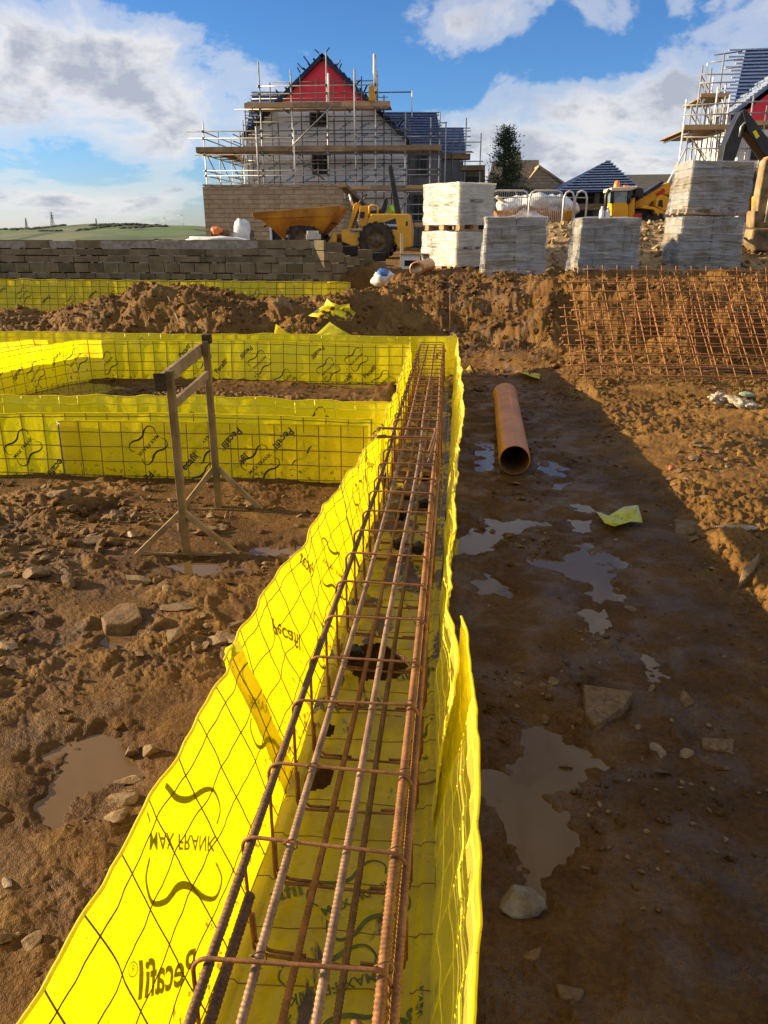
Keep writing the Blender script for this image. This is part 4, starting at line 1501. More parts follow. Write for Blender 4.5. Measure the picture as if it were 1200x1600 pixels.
cage2 = empty('reinforcement_cage', (-0.2, 7.0, 0.03))
tag(cage2, 'second rusty cage, farther up the long yellow channel by the earth bank', 'rebar cage', 'reinforcement cages in the channel')
for f in (0.0, 0.3, 0.65, 1.0):
    rel(ribbed_bar(4.9, 8.85, lerp(f), lambda y: ztop(y) - 0.010, 0.0105, False).build('bar', M['rebar' if f > 0 else 'rebar_dark'], cage2), cage2)
    rel(ribbed_bar(4.9, 8.85, lerp(f), lambda y: 0.058, 0.0095, False).build('bar', M['rebar'], cage2), cage2)
y = 5.02
while y < 8.9:
    rel(stirrup(y + rng.normal() * 0.015, zt=0.425, lap=False).build('stirrup', SM, cage2), cage2)
    y += 0.20

# ---------------------------------------------------------------- rusty mesh sheets on the bank


def mesh_sheet(label, o, ex, ey, nx, ny, dx=0.2, dy=0.2, r=0.0058, seed=0, x_over=0.06, y_over=0.06):
    o = np.array(o, dtype=float)
    ex = np.array(ex, dtype=float)
    ey = np.array(ey, dtype=float)
    ex /= np.linalg.norm(ex)
    ey /= np.linalg.norm(ey)
    nz = np.cross(ex, ey)
    root = MB()
    sag = lambda a, b: nz * (0.03 * gnoise(np.array([a * 0.6 + seed]), np.array([b * 0.9]), seed)[0])
    for i in range(nx):
        a = i * dx
        j0, j1 = -y_over, (ny - 1) * dy + y_over
        bs = np.linspace(j0, j1, 9)
        w = rng.normal() * 0.006
        root.tube([o + ex * (a + w * (b - j0)) + ey * b + sag(a, b) for b in bs], r, 5)
    for j in range(ny):
        b = j * dy
        as_ = np.linspace(-x_over, (nx - 1) * dx + x_over, 2 * nx)
        root.tube([o + ex * a + ey * b + nz * (r * 1.9) + sag(a, b) for a in as_], r, 5)
    ob = root.build('rebar_mesh_sheet', M['mesh_rust'])
    tag(ob, label, 'steel mesh', 'rusty mesh sheets on the bank')
    return ob


th = R(38)
A0 = P(912, 592, 0.16) + np.array([0, -0.08, 0.05])
mesh_sheet('long rusty mesh sheet leaning on the bank, uppermost one with slanting bars', A0, (1, -0.02, 0), (-0.03, math.cos(th), math.sin(th)), 27, 10, 0.166, 0.155, seed=1)
C0 = P(888, 585, 0.10)
mesh_sheet('shorter rusty mesh sheet under the slanting one, ending halfway up the bank', C0 + np.array([0, -0.16, 0.12]), (1, -0.02, 0), (-0.02, math.cos(R(36)), math.sin(R(36))), 27, 7, 0.166, 0.155, seed=3)
B0 = Q(919, 506, 9.62)
mesh_sheet('upright rusty mesh sheet whose bar ends stick up over the bank edge', B0, (1, 0.0, -0.012), (0.0, math.cos(R(60)), math.sin(R(60))), 22, 6, 0.175, 0.14, seed=5)
D0 = P(990, 560, 0.2)
mesh_sheet('rusty mesh sheet lying innermost against the soil, mostly hidden by the others', D0 + np.array([0, -0.12, 0.14]), (1, 0.05, 0), (0.02, math.cos(R(46)), math.sin(R(46))), 20, 8, 0.166, 0.15, seed=8)
for k, (y, z, x0, x1, lb) in enumerate(((8.52, 0.10, 2.1, 4.9, 'long black bar at the foot of the mesh sheets, nearer to the bank'), (8.36, 0.085, 2.7, 5.2, 'long black bar at the foot of the mesh sheets, farther from the bank'))):
    mb = MB()
    pts = [(x, y + 0.03 * math.sin(x * 1.7 + k) - 0.03 * (x - x0), max(z, ground_z(x, y) + 0.015)) for x in np.linspace(x0, x1, 14)]
    mb.tube(pts, 0.010, 6)
    tag(mb.build('steel_bar', M['rebar_dark']), lb, 'steel bar')

# ---------------------------------------------------------------- timber trestle (profile board)
tr0 = P(292, 868, 0.0)
tr1 = P(342, 797, 0.0)
trs = empty('profile_trestle', ((tr0[0] + tr1[0]) / 2, (tr0[1] + tr1[1]) / 2, 0.0))
tag(trs, 'weathered timber profile trestle standing in the mud before the nearer yellow cross wall', 'trestle')
M['post'] = simple('muddy_post', (0.12, 0.078, 0.022), (0.25, 0.16, 0.05), 7, 0.7, 0, 0.4)
M['rail'] = simple('muddy_rail', (0.17, 0.105, 0.04), (0.34, 0.22, 0.095), 9, 0.7, 0, 0.4)
H0, H1 = 0.97, 1.02


def part_beam(name, a, b, w, h, mat, up=(0, 0, 1), bev=0.003):
    mb = MB()
    mb.beam(a, b, w, h, up=up)
    return rel(mb.build(name, mat, trs, bevel=bev), trs)


part_beam('post', (tr0[0], tr0[1], -0.05), (tr0[0], tr0[1], H0), 0.036, 0.036, M['post'], (0, 1, 0))
part_beam('post', (tr1[0], tr1[1], -0.05), (tr1[0], tr1[1], H1), 0.036, 0.036, M['post'], (0, 1, 0))
dd = (tr1 - tr0) / np.linalg.norm(tr1 - tr0)
part_beam('top_rail', tuple(tr0 - dd * 0.06 + np.array([-0.034, 0, H0 - 0.05])), tuple(tr1 + dd * 0.02 + np.array([-0.034, 0, H1 - 0.05])), 0.022, 0.07, M['rail'])
M['dark_timber'] = simple('dark_end_timber', (0.03, 0.022, 0.012), (0.07, 0.05, 0.028), 14, 0.85, 0, 0.4, 0.1)
part_beam('end_plate', tuple(tr0 - dd * 0.062 + np.array([-0.06, 0, H0 - 0.045])), tuple(tr0 - dd * 0.062 + np.array([0.0, 0, H0 - 0.045])), 0.012, 0.085, M['dark_timber'])
part_beam('end_plate', tuple(tr1 + dd * 0.01 + np.array([-0.02, 0, H1 + 0.01])), tuple(tr1 + dd * 0.01 + np.array([0.03, 0, H1 + 0.01])), 0.04, 0.05, M['dark_timber'])
part_beam('lower_rail', tuple(tr0 + np.array([0, 0.02, H0 - 0.17])), tuple(tr1 + np.array([0, -0.02, H1 - 0.19])), 0.02, 0.045, M['rail'])
for b, (uL, vL), (uR, vR), hz in ((tr0, (214, 869), (372, 869), 0.25), (tr1, (282, 800), (410, 799), 0.28)):
    for (u, v) in ((uL, vL), (uR, vR)):
        q = P(u, v, 0.0)
        part_beam('brace', (b[0], b[1], hz), (q[0], q[1], 0.005), 0.022, 0.03, M['rail'])
    l, r_ = P(uL, vL, 0.0), P(uR, vR, 0.0)
    part_beam('foot_bar', (l[0], l[1], 0.012), (r_[0], r_[1], 0.012), 0.02, 0.016, M['post'])

# ---------------------------------------------------------------- orange pipe
a = P(804, 719, 0.115)
b = P(789, 617, 0.115)
ax = (b - a) / np.linalg.norm(b - a)
Lp = float(np.linalg.norm(b - a))
mb = MB()
mb.lathe(a, ax, [(0.0, 0.100), (0.0, 0.108), (0.006, 0.110), (Lp - 0.14, 0.110), (Lp - 0.13, 0.118), (Lp - 0.01, 0.119), (Lp, 0.115), (Lp, 0.104), (Lp - 0.12, 0.102), (0.02, 0.101), (0.0, 0.100)], 40)
pp = mb.build('clay_pipe', M['clay_pipe'])
tag(pp, 'orange drain pipe lying open-ended on the dark mud right of the channel', 'pipe')
# ---------------------------------------------------------------- things on the terrace
M['block_grey'] = simple('grey_concrete_block', (0.125, 0.095, 0.050), (0.22, 0.172, 0.096), 5, 0.9, 0, 0.5)
M['block_dark'] = simple('dark_concrete_block', (0.085, 0.064, 0.034), (0.16, 0.124, 0.068), 4, 0.9, 0, 0.5)
M['mortar'] = simple('mortar', (0.20, 0.18, 0.14), (0.34, 0.31, 0.25), 14, 0.95, 0, 0.5)
M['void'] = simple('dark_void', (0.006, 0.006, 0.006), (0.012, 0.012, 0.012), 5, 0.9)
M['block_stack'] = simple('stacked_block', (0.185, 0.18, 0.16), (0.30, 0.29, 0.26), 6, 0.9, 0, 0.3)
M['block_pale'] = simple('pale_block', (0.42, 0.40, 0.34), (0.58, 0.55, 0.47), 6, 0.8, 0, 0.3)
M['pallet'] = simple('pallet_wood', (0.28, 0.18, 0.085), (0.42, 0.29, 0.15), 9, 0.8)
M['pale_wood'] = simple('fresh_wood', (0.50, 0.38, 0.22), (0.62, 0.50, 0.32), 9, 0.7)
M['white_cloth'] = simple('white_plastic_sheet', (0.52, 0.52, 0.50), (0.74, 0.73, 0.70), 8, 0.45, 0, 0.3)


def wrap_material(name, alpha_lo, alpha_hi, col=(0.68, 0.67, 0.64)):
    m = NT(name)
    v = m.coord('Object')
    st = m.noise(m.map(v, (0.8, 0.8, 6.5), (0.3, 0.35, 0)), 2.6, 5, 0.55, 0.9)
    blot = m.noise(v, 3.0, 4, 0.6)
    a = m.ramp(m.math('ADD', m.math('MULTIPLY', st, 0.6), m.math('MULTIPLY', blot, 0.4)), [(0.42, alpha_lo), (0.60, alpha_hi)])
    nor = m.bump(st, 0.7, 0.06)
    s = m.bsdf(col, 0.2, 0, nor, 0.6)
    tr = m.n('ShaderNodeBsdfTranslucent', ins={'Color': (*col, 1), 'Normal': nor}).outputs[0]
    s = m.n('ShaderNodeMixShader', ins={0: 0.25, 1: s, 2: tr}).outputs[0]
    t = m.n('ShaderNodeBsdfTransparent').outputs[0]
    return m.done(m.n('ShaderNodeMixShader', ins={0: a, 1: t, 2: s}).outputs[0])


M['wrap'] = wrap_material('shrink_wrap', 0.12, 0.58, (0.58, 0.59, 0.60))
M['wrap_dense'] = wrap_material('dense_shrink_wrap', 0.35, 0.72, (0.70, 0.68, 0.61))


def wall_of_blocks(mb, x0, x1, y, zs, bl, depth=0.1, face=-1, mats=(0, 0, 1), off=0.0, skip=(), jit=0.004, seed=1, setback=0.0):
    """courses of blocks between heights zs, running along x at front plane y"""
    r = np.random.default_rng(seed)
    for c in range(len(zs) - 1):
        L = bl[c % len(bl)]
        x = x0 - r.uniform(0, L)
        while x < x1:
            a, b = max(x, x0), min(x + L - 0.012, x1)
            if b - a > 0.03 and not any(ci == c and a < sx < b for ci, sx in skip):
                j = r.normal() * jit
                mb.box(((a + b) / 2, y + depth / 2 + j + setback * c, (zs[c] + zs[c + 1]) / 2), (b - a, depth, zs[c + 1] - zs[c] - 0.012), mat=int(r.choice(mats)))
            x += L


# block wall on the left with its return
xc = Q(498, 380, 13.6)[0]
zz = [0.36] + [Q(300, v, 13.6)[2] for v in (437, 427, 411, 400, 389, 374.5)]
bw = empty('block_wall', (-4, 13.6, 0.4))
tag(bw, 'long low wall of grey concrete blocks above the far yellow strip', 'wall')
mb = MB()
vx = [(5, Q(88, 385, 13.6)[0]), (5, Q(256, 385, 13.6)[0])]
wall_of_blocks(mb, -13, xc, 13.6, zz, [0.45, 0.27, 0.27, 0.45, 0.46, 0.46], 0.12, mats=(0, 0, 1, 2), skip=vx, seed=4, setback=0.018)
mb.box(((-13 + xc) / 2, 13.79, (zz[0] + zz[-1]) / 2 - 0.01), (xc + 13, 0.2, zz[-1] - zz[0] - 0.02), mat=3)
for c in range(1, 6):
    # pale mortar-coloured strips painting the sunlit tops of the ledges
    if c > 1:
        for x in np.arange(-13, xc - 0.1, 0.9):
            mb.box((min(x + 0.45, (x + xc) / 2), 13.617 + 0.018 * c + rng.normal() * 0.003, zz[c] - 0.004), (min(0.89, xc - x - 0.01), 0.035, 0.014), mat=3)
    for k in range(60):
        x = rng.uniform(-11, xc)
        mb.box((x, 13.612 + 0.018 * c, zz[c] + 0.002), (rng.uniform(0.05, 0.4), 0.03, 0.016), mat=3)
wb = mb.build('outer_leaf', [M['block_grey'], M['block_dark'], M['block_grey'], M['mortar'], M['void']], bw)
rel(wb, bw)
mb = MB()
for _, x in vx:
    mb.box((x, 13.745, (zz[5] + zz[6]) / 2 - 0.005), (0.30, 0.02, 0.08), mat=0)
rel(mb.build('air_vent', M['void'], bw), bw)
mb = MB()
ret0 = np.array([xc, 13.6])
ret1 = np.array([Q(596, 398, 15.2)[0], 15.2])
dr = (ret1 - ret0) / np.linalg.norm(ret1 - ret0)
Lr = np.linalg.norm(ret1 - ret0)
rzr = math.atan2(dr[1], dr[0])
ztops = lambda t: zz[-1] + (Q(596, 397, 15.2)[2] - zz[-1]) * t
for c in range(7):
    x = -rng.uniform(0, 0.4)
    while x < Lr:
        a, b = max(0, x), min(Lr, x + 0.44)
        if b - a > 0.04:
            t = (a + b) / 2 / Lr
            zt = ztops(t)
            z1 = zt - 0.0 - c * 0.165
            p = ret0 + dr * (a + b) / 2
            gap = c == 0 and int(x / 0.45) % 2 == 1 and t > 0.1
            mb.box((p[0], p[1] + (0.06 if gap else 0), z1 - 0.08), (b - a - 0.01, 0.2, 0.155), rzr, mat=3 if gap else int(rng.choice((0, 0, 1))))
        x += 0.45
rel(mb.build('return_leaf', [M['block_dark'], M['block_grey'], M['mortar'], M['void']], bw), bw)
mb = MB()
q = Q(490, 388, 13.75)
mb.box((q[0], 13.78, zz[-1] + 0.045), (0.24, 0.18, 0.085), 0.1)
mb.box((q[0] - 0.01, 13.79, zz[-1] + 0.115), (0.2, 0.16, 0.055), 0.2)
tag(mb.build('loose_block', M['block_pale'], bevel=0.006), 'pale loose stone block set on the corner of the grey block wall', 'block')


# ---- wrapped block stacks
def rough_shell(mb, sx, sy, z0, z1, amp, seed, n=16, mat=0, flare=0.0, peak=None):
    """open-bottomed wrap: four sides and a top, crumpled"""
    hx, hy = sx / 2, sy / 2
    ring = []
    for k in range(n):
        ring.append((-hx + sx * k / n, -hy))
    for k in range(n):
        ring.append((hx, -hy + sy * k / n))
    for k in range(n):
        ring.append((hx - sx * k / n, hy))
    for k in range(n):
        ring.append((-hx, hy - sy * k / n))
    m = len(ring)
    rows = 14
    vs = []
    for j in range(rows):
        t = j / (rows - 1)
        z = z0 + (z1 - z0) * t
        for (x, y) in ring:
            d = math.hypot(x, y)
            s = 1 + (amp * (gnoise(np.array([x * 3 + z * 5.1 + seed]), np.array([y * 3 - z * 3.3]), seed)[0]) + flare * (1 - t) ** 2 * (1 if x < 0 else 0.2)) / d
            vs.append((x * s, y * s, z + 0.5 * amp * gnoise(np.array([x * 4.0 + seed]), np.array([y * 4.0]), seed + 2)[0] * (t > 0.9)))
    fs = [(j * m + k, j * m + (k + 1) % m, (j + 1) * m + (k + 1) % m, (j + 1) * m + k) for j in range(rows - 1) for k in range(m)]
    mb.add(vs, fs, mat, True)
    # top as two rings and a centre
    b = (rows - 1) * m
    tv = []
    for sc in (0.6, 0.25):
        for (x, y) in ring:
            tv.append((x * sc, y * sc, z1 + 0.012 + amp * 0.8 * gnoise(np.array([x * sc * 5 + seed]), np.array([y * sc * 5]), seed + 4)[0]))
    if peak:
        tv = [(x, y, z + peak[2] * math.exp(-((x - peak[0]) ** 2 + (y - peak[1]) ** 2) / 0.02)) for x, y, z in tv]
    top = [vs[b + k] for k in range(m)] + tv + [(0, 0, z1 + 0.015)]
    fs = []
    for a in range(2):
        for k in range(m):
            fs.append((a * m + k, a * m + (k + 1) % m, (a + 1) * m + (k + 1) % m, (a + 1) * m + k))
    for k in range(m):
        fs.append((2 * m + k, 2 * m + (k + 1) % m, 3 * m))
    mb.add(top, fs, mat, True)


def block_stack(label, loc, rz, w, d, h, style, seed, wrap='wrap', group='wrapped stacks of blocks', flare=0.0, peak=None, lean=0.0):
    t = empty('block_pallet', loc, rz)
    t.rotation_euler = (0, lean, rz)
    tag(t, label, 'block pallet', group)
    r = np.random.default_rng(seed)
    mb = MB()
    for k in range(3):
        mb.box((0, -d / 2 + 0.06 + k * (d - 0.12) / 2, 0.015), (w * 0.98, 0.1, 0.022))
        for x in (-w / 2 + 0.08, 0, w / 2 - 0.08):
            mb.box((x, -d / 2 + 0.06 + k * (d - 0.12) / 2, 0.065), (0.12, 0.1, 0.078))
    for k in range(7):
        mb.box((-w / 2 + 0.07 + k * (w - 0.14) / 6, 0, 0.116), (0.1, d * 0.98, 0.022))
    mb.build('pallet', M['pallet'], t)
    mb = MB()
    z0 = 0.130
    if style == 'upright':
        n = 8
        for lay in range(2):
            hz = (h - z0) / 2
            for k in range(n):
                for q in range(2):
                    mb.box((-w / 4 + q * w / 2, -d / 2 + (k + 0.5) * d / n, z0 + hz * (lay + 0.5)), (w / 2 - 0.012 + r.normal() * 0.003, d / n - 0.008, hz - 0.006), mat=int(r.integers(3)))
    else:
        n = 6
        hz = (h - z0) / n
        for j in range(n):
            for q in range(2):
                x0 = -w / 2 + q * w / 2 + 0.004
                off = r.normal() * 0.012
                if r.uniform() < 0.5:
                    mb.box((x0 + w / 4 + off, 0, z0 + hz * (j + 0.5)), (w / 2 - 0.014, d * r.uniform(0.96, 1.0), hz - 0.006), mat=int(r.integers(3)))
                else:
                    c = int(r.integers(2, 5))
                    for e in range(c):
                        mb.box((x0 + w / 2 * (e + 0.5) / c + off, 0, z0 + hz * (j + 0.5)), (w / 2 / c - 0.006, d * r.uniform(0.95, 1.0), hz - 0.006), mat=int(r.integers(3)))
    mb.build('blocks', [M['block_stack'], M['block_pale'] if style == 'upright' else M['block_stack'], M['block_grey']] if style != 'upright' else [M['block_pale'], M['block_pale'], M['block_stack']], t)
    mb = MB()
    rough_shell(mb, w + 0.03, d + 0.03, 0.02 if flare else 0.10, h + 0.006, 0.032, seed, flare=flare, peak=peak)
    mb.build('wrap', M[wrap], t)
    return t


def corner_place(u, v, z, rz, w, d):
    """centre of a box whose front corner stands at the picture point"""
    c = P(u, v, z)
    a = np.array([-w / 2, -d / 2])
    c2 = np.array([a[0] * math.cos(rz) - a[1] * math.sin(rz), a[0] * math.sin(rz) + a[1] * math.cos(rz)])
    return (c[0] - c2[0], c[1] - c2[1], z)


rz = R(41)
loc = corner_place(713, 426, 0.90, rz, 0.76, 0.98)
low = block_stack('lower white-wrapped block stack of the left pair, yellowish plastic on its sunlit side', loc, rz, 0.76, 0.98, 0.70, 'upright', 3, 'wrap_dense')
upp = block_stack('upper white-wrapped block stack of the left pair with black printing', (loc[0] + 0.05, loc[1] + 0.03, 0.90 + 0.715), rz + 0.03, 0.86, 0.96, 0.80, 'upright', 4, 'wrap_dense')
for o, txts in ((upp, ((0.45, 0.50, '440 CLOU'),)), (low, ((0.30, 0.42, '440 CL'), (0.62, 0.42, '440')))):
    mb = MB()
    w = 0.86 if o is upp else 0.76
    d = 0.96 if o is upp else 0.98
    for fx, fz, tx in txts:
        add_text(mb, tx, (-w / 2 + fx * w, -d / 2 - 0.036, fz), (1, 0, 0), (0, 0, 1), 0.055, bold=0.02)
    for k in range(2 if o is upp else 1):
        add_text(mb, '440 CLOU', (-w / 2 - 0.036, d / 2 - 0.28 - 0.42 * k, 0.44), (0, -1, 0), (0, 0, 1), 0.04, bold=0.01)
    mb.build('printing', M['ink'], o)
p = P(804, 433, 0.92)
block_stack('single wrapped grey block stack with a knotted plastic peak, second from the left', (p[0], p[1] + 0.48, 0.91), -0.03, 0.96, 0.96, 0.90, 'flat', 11, flare=0.05, peak=(0.2, 0.1, 0.16))
p = P(946, 429, 0.92)
block_stack('single wrapped grey block stack with stepped lower blocks, third from the left', (p[0], p[1] + 0.48, 0.91), 0.02, 0.98, 0.96, 0.90, 'flat', 12, flare=0.08)
p = P(1103, 426, 0.92)
block_stack('lower wrapped block stack of the right pair, loose film hanging at its left', (p[0], p[1] + 0.50, 0.91), 0.03, 1.06, 0.98, 0.93, 'flat', 13, flare=0.10)
block_stack('upper wrapped block stack of the right pair, leaning slightly', (p[0] + 0.02, p[1] + 0.52, 0.91 + 0.955), 0.05, 1.04, 0.96, 0.86, 'flat', 14, flare=0.04, lean=0.03)

# ---- heap of stony fill behind the stacks
gx = np.linspace(0.2, 9.5, 240)
gy = np.linspace(13.4, 22, 200)
X, Y = np.meshgrid(gx, gy, indexing='ij')


def heap_z(x, y):
    pr = 0.86 * sst(13.9, 17.8, y + 0.3 * gnoise(x * 0.7, y * 0.7, 501)) * (1 - sst(19.0, 21.5, y)) * sst(0.4, 2.2, x) * (1 - 0.35 * sst(4.9, 6.3, x) * (1 - sst(17, 19, y)))
    return 0.90 + pr + 0.05 * fbm(x, y, 1.2, 3, 502) * (pr > 0.02) + 0.05 * billow(x, y, 5.0, 3, 503) * (pr > 0.02) - 0.05 * (pr < 0.01)


Z = heap_z(X, Y)
V = np.stack([X, Y, Z], -1).reshape(-1, 3)
i, j = np.meshgrid(np.arange(239), np.arange(199), indexing='ij')
F = np.stack([i * 200 + j, (i + 1) * 200 + j, (i + 1) * 200 + j + 1, i * 200 + j + 1], -1).reshape(-1, 4)
M['fill'] = simple('stony_fill', (0.17, 0.105, 0.045), (0.36, 0.25, 0.125), 7, 0.9, 0, 0.8, 0.3, 6)
M['fill_stone'] = simple('fill_stone', (0.26, 0.18, 0.085), (0.46, 0.34, 0.19), 9, 0.85, 0, 0.4)
tag(np_mesh('rubble_heap', V, F, M['fill']), 'golden heap of stony fill behind the wrapped block stacks', kind='stuff')
n = 5200
xs_ = rng.uniform(0.6, 9.3, n)
ys_ = rng.uniform(13.2, 20.5, n)
zs_ = heap_z(xs_, ys_)
VV, FF, MI = [], [], []
b = 0
for k in range(n):
    V0, F0 = stonevars[rng.integers(len(stonevars))]
    s = 0.02 + 0.075 * rng.power(0.35) ** 2
    q = (V0 * s) @ euler(rng.normal() * 0.6, rng.normal() * 0.6, rng.uniform(0, 6.28)).T + (xs_[k], ys_[k], max(zs_[k], 0.92) + s * 0.2)
    VV.append(q)
    FF.append(F0 + b)
    MI.append(np.full(len(F0), rng.integers(3)))
    b += len(V0)
tag(np_mesh('rubble', np.concatenate(VV), np.concatenate(FF), [M['fill_stone'], M['fill'], M['stone']], smooth=False, mi=np.concatenate(MI)), 'stones covering the golden heap of fill', kind='stuff')

# ---- odds and ends by the terrace edge


def bag(name, label, cat, loc, size, mat, seed, rz=0.0, band=None):
    o = np_mesh(name, lump(IV3, seed, 0.30, 1.0) * np.array(size) / 2, IF3, mat, smooth=True)
    o.location = loc
    o.rotation_euler = (0, 0, rz)
    tag(o, label, cat)
    return o


M['bag_white'] = simple('white_bag', (0.42, 0.41, 0.38), (0.66, 0.65, 0.61), 7, 0.5, 0, 0.3)
M['bag_blue'] = simple('blue_bag_print', (0.02, 0.10, 0.34), (0.08, 0.20, 0.48), 9, 0.5)
p = P(601, 441, 0.80)
bg_ = bag('cement_bag', 'slumped white and blue sack at the bank edge beside the clay pipe end', 'sack', (p[0], p[1], ground_z(p[0], p[1]) + 0.10), (0.42, 0.3, 0.26), M['bag_white'], 301)
cap_ = np_mesh('bag_print', lump(IV3, 302, 0.3, 1.0) * np.array((0.20, 0.16, 0.13)) / 2, IF3, M['bag_blue'], bg_)
cap_.location = (-0.02, -0.06, 0.10)
p = P(650, 436, 0.86)
mb = MB()
axp = np.array([0.25, 1, 0.05])
mb.lathe((p[0], p[1], ground_z(p[0], p[1]) + 0.10), axp, [(0, 0.10), (0, 0.118), (0.06, 0.122), (0.12, 0.122), (0.13, 0.11), (0.8, 0.11), (0.8, 0.095), (0, 0.10)], 28)
tag(mb.build('clay_pipe', M['clay_pipe']), 'short dark-mouthed pipe end lying on the terrace by the left block stacks', 'pipe')
p = P(640, 420, 0.95)
mb = MB()
mb.box((p[0], p[1] + 0.3, 1.06), (0.36, 0.03, 0.26), 0.0, 0, rot=euler(-0.2, 0, 0.05))
mb.box((p[0], p[1] + 0.27, 1.04), (0.22, 0.02, 0.1), 0.0, 2, rot=euler(-0.2, 0, 0.05))
tag(mb.build('display_board', [M['white_cloth'], M['pallet'], M['void']]), 'white board with dark smudges leaning under a plank beside the dumper wheel', 'board')
mb = MB()
mb.box((p[0] + 0.05, p[1] + 0.34, 1.205), (0.72, 0.16, 0.02))
tag(mb.build('plank', M['pallet']), 'short brown plank resting on the white board beside the dumper wheel', 'plank')
p = P(585, 423, 0.9)
mb = MB()
mb.beam((p[0] - 0.55, p[1], ground_z(p[0] - 0.5, p[1]) + 0.10), (p[0] + 0.35, p[1] + 0.15, ground_z(p[0] + 0.3, p[1]) + 0.10), 0.22, 0.03)
tag(mb.build('plank', M['timber_old']), 'grey plank lying at the foot of the block wall return', 'plank')
p = Q(632, 385, 15.5)
mb = MB()
mb.box((p[0] - 0.05, 15.5, 1.2), (0.06, 0.05, 0.75), 0.1)
tag(mb.build('marker_post', M['pale_wood']), 'pale square marker post standing before the dumper', 'post')
p = Q(705, 475, 10.9)
mb = MB()
mb.cyl((p[0], 10.6, ground_z(p[0], 10.6) - 0.1), (p[0] - 0.02, 10.62, ground_z(p[0], 10.6) + 0.55), 0.007, 6)
tag(mb.build('steel_pin', M['rebar']), 'thin steel pin standing in the bank beyond the far end of the long channel', 'pin')
a = Q(257, 452, 11.0)
b = Q(279, 500, 10.3)
mb = MB()
mb.cyl(a, (b[0], b[1], ground_z(b[0], b[1])), 0.010, 6)
tag(mb.build('timber_stake', M['pale_wood']), 'thin wooden stake lying down the face of the spoil heap', 'stake')
# litter at right
p = P(1140, 640, 0.08)
lt = empty('rag', (p[0], p[1], ground_z(p[0], p[1]) + 0.04))
tag(lt, 'torn dirty white sacking lying on the sunlit mud below the mesh sheets', 'rag')
M['rag'] = simple('dirty_sack', (0.26, 0.19, 0.11), (0.55, 0.48, 0.36), 14, 0.85, 0, 0.6)
for k, (x, y, z, a, b, c, rz) in enumerate(((-0.06, 0.10, 0.03, 0.20, 0.12, 0.10, 0.5), (0.04, 0.0, 0.02, 0.24, 0.10, 0.09, -0.5), (0.10, -0.12, 0.01, 0.16, 0.10, 0.07, 0.3))):
    o = np_mesh('fold', lump(IV4, 310 + k, 0.95, 0.8) * np.array((a, b, c)) / 2, IF4, M['rag'], lt)
    o.location = (x, y, z)
    o.rotation_euler = (0.2, 0.1, rz)
p = P(1165, 622, 0.08)
M['green_bit'] = simple('green_plastic', (0.12, 0.20, 0.10), (0.40, 0.38, 0.27), 40, 0.5)
bag('litter', 'small green and white scrap behind the torn sacking', 'litter', (p[0], p[1], ground_z(p[0], p[1]) + 0.03), (0.14, 0.10, 0.05), M['green_bit'], 320)
# things on the block wall's far side
p = Q(352, 372, 16.0)
for k, (dx, dz, rz) in enumerate(((-0.35, 0.08, 0.1), (0.05, 0.08, 0.0), (0.42, 0.08, -0.1), (-0.1, 0.24, 0.2), (0.38, 0.24, -0.05), (-0.35, -0.1, 0), (0.05, -0.1, 0), (0.42, -0.1, 0), (-0.35, -0.28, 0), (0.05, -0.28, 0), (0.42, -0.28, 0))):
    mb = MB()
    mb.box((p[0] + dx, 16.0, 1.32 + dz), (0.36, 0.22, 0.15), rz)
    tag(mb.build('concrete_block', M['block_dark'], bevel=0.006), 'dark loose block in the small pile behind the grey block wall', 'block', 'dark blocks piled behind the wall')
bag('bucket', 'orange bucket among the dark blocks behind the grey block wall', 'bucket', (p[0] - 0.12, 15.85, 1.62), (0.20, 0.2, 0.17), simple('orange_plastic', (0.60, 0.12, 0.03), (0.70, 0.18, 0.05), 5, 0.4), 330)
q = Q(378, 362, 15.9)
bag('plastic_sheet', 'bright white plastic bundle standing behind the grey block wall', 'plastic sheet', (q[0], 15.9, 1.55), (0.36, 0.3, 0.62), M['white_cloth'], 332)
q = Q(340, 373, 15.4)
bag('plastic_sheet', 'flat white plastic sheet spread behind the grey block wall', 'plastic sheet', (q[0], 15.4, 1.45), (1.3, 0.4, 0.14), M['white_cloth'], 333)
# ---------------------------------------------------------------- machines
def px_prism(mb, pix, Y, depth, mat=0):
    poly = [Q(u, v, Y) for u, v in pix]
    # counter-clockwise seen from -y
    area = sum(poly[i][0] * poly[(i + 1) % len(poly)][2] - poly[(i + 1) % len(poly)][0] * poly[i][2] for i in range(len(poly)))
    if area < 0:
        poly = poly[::-1]
    return mb.prism(poly[::-1], (0, depth, 0), mat)


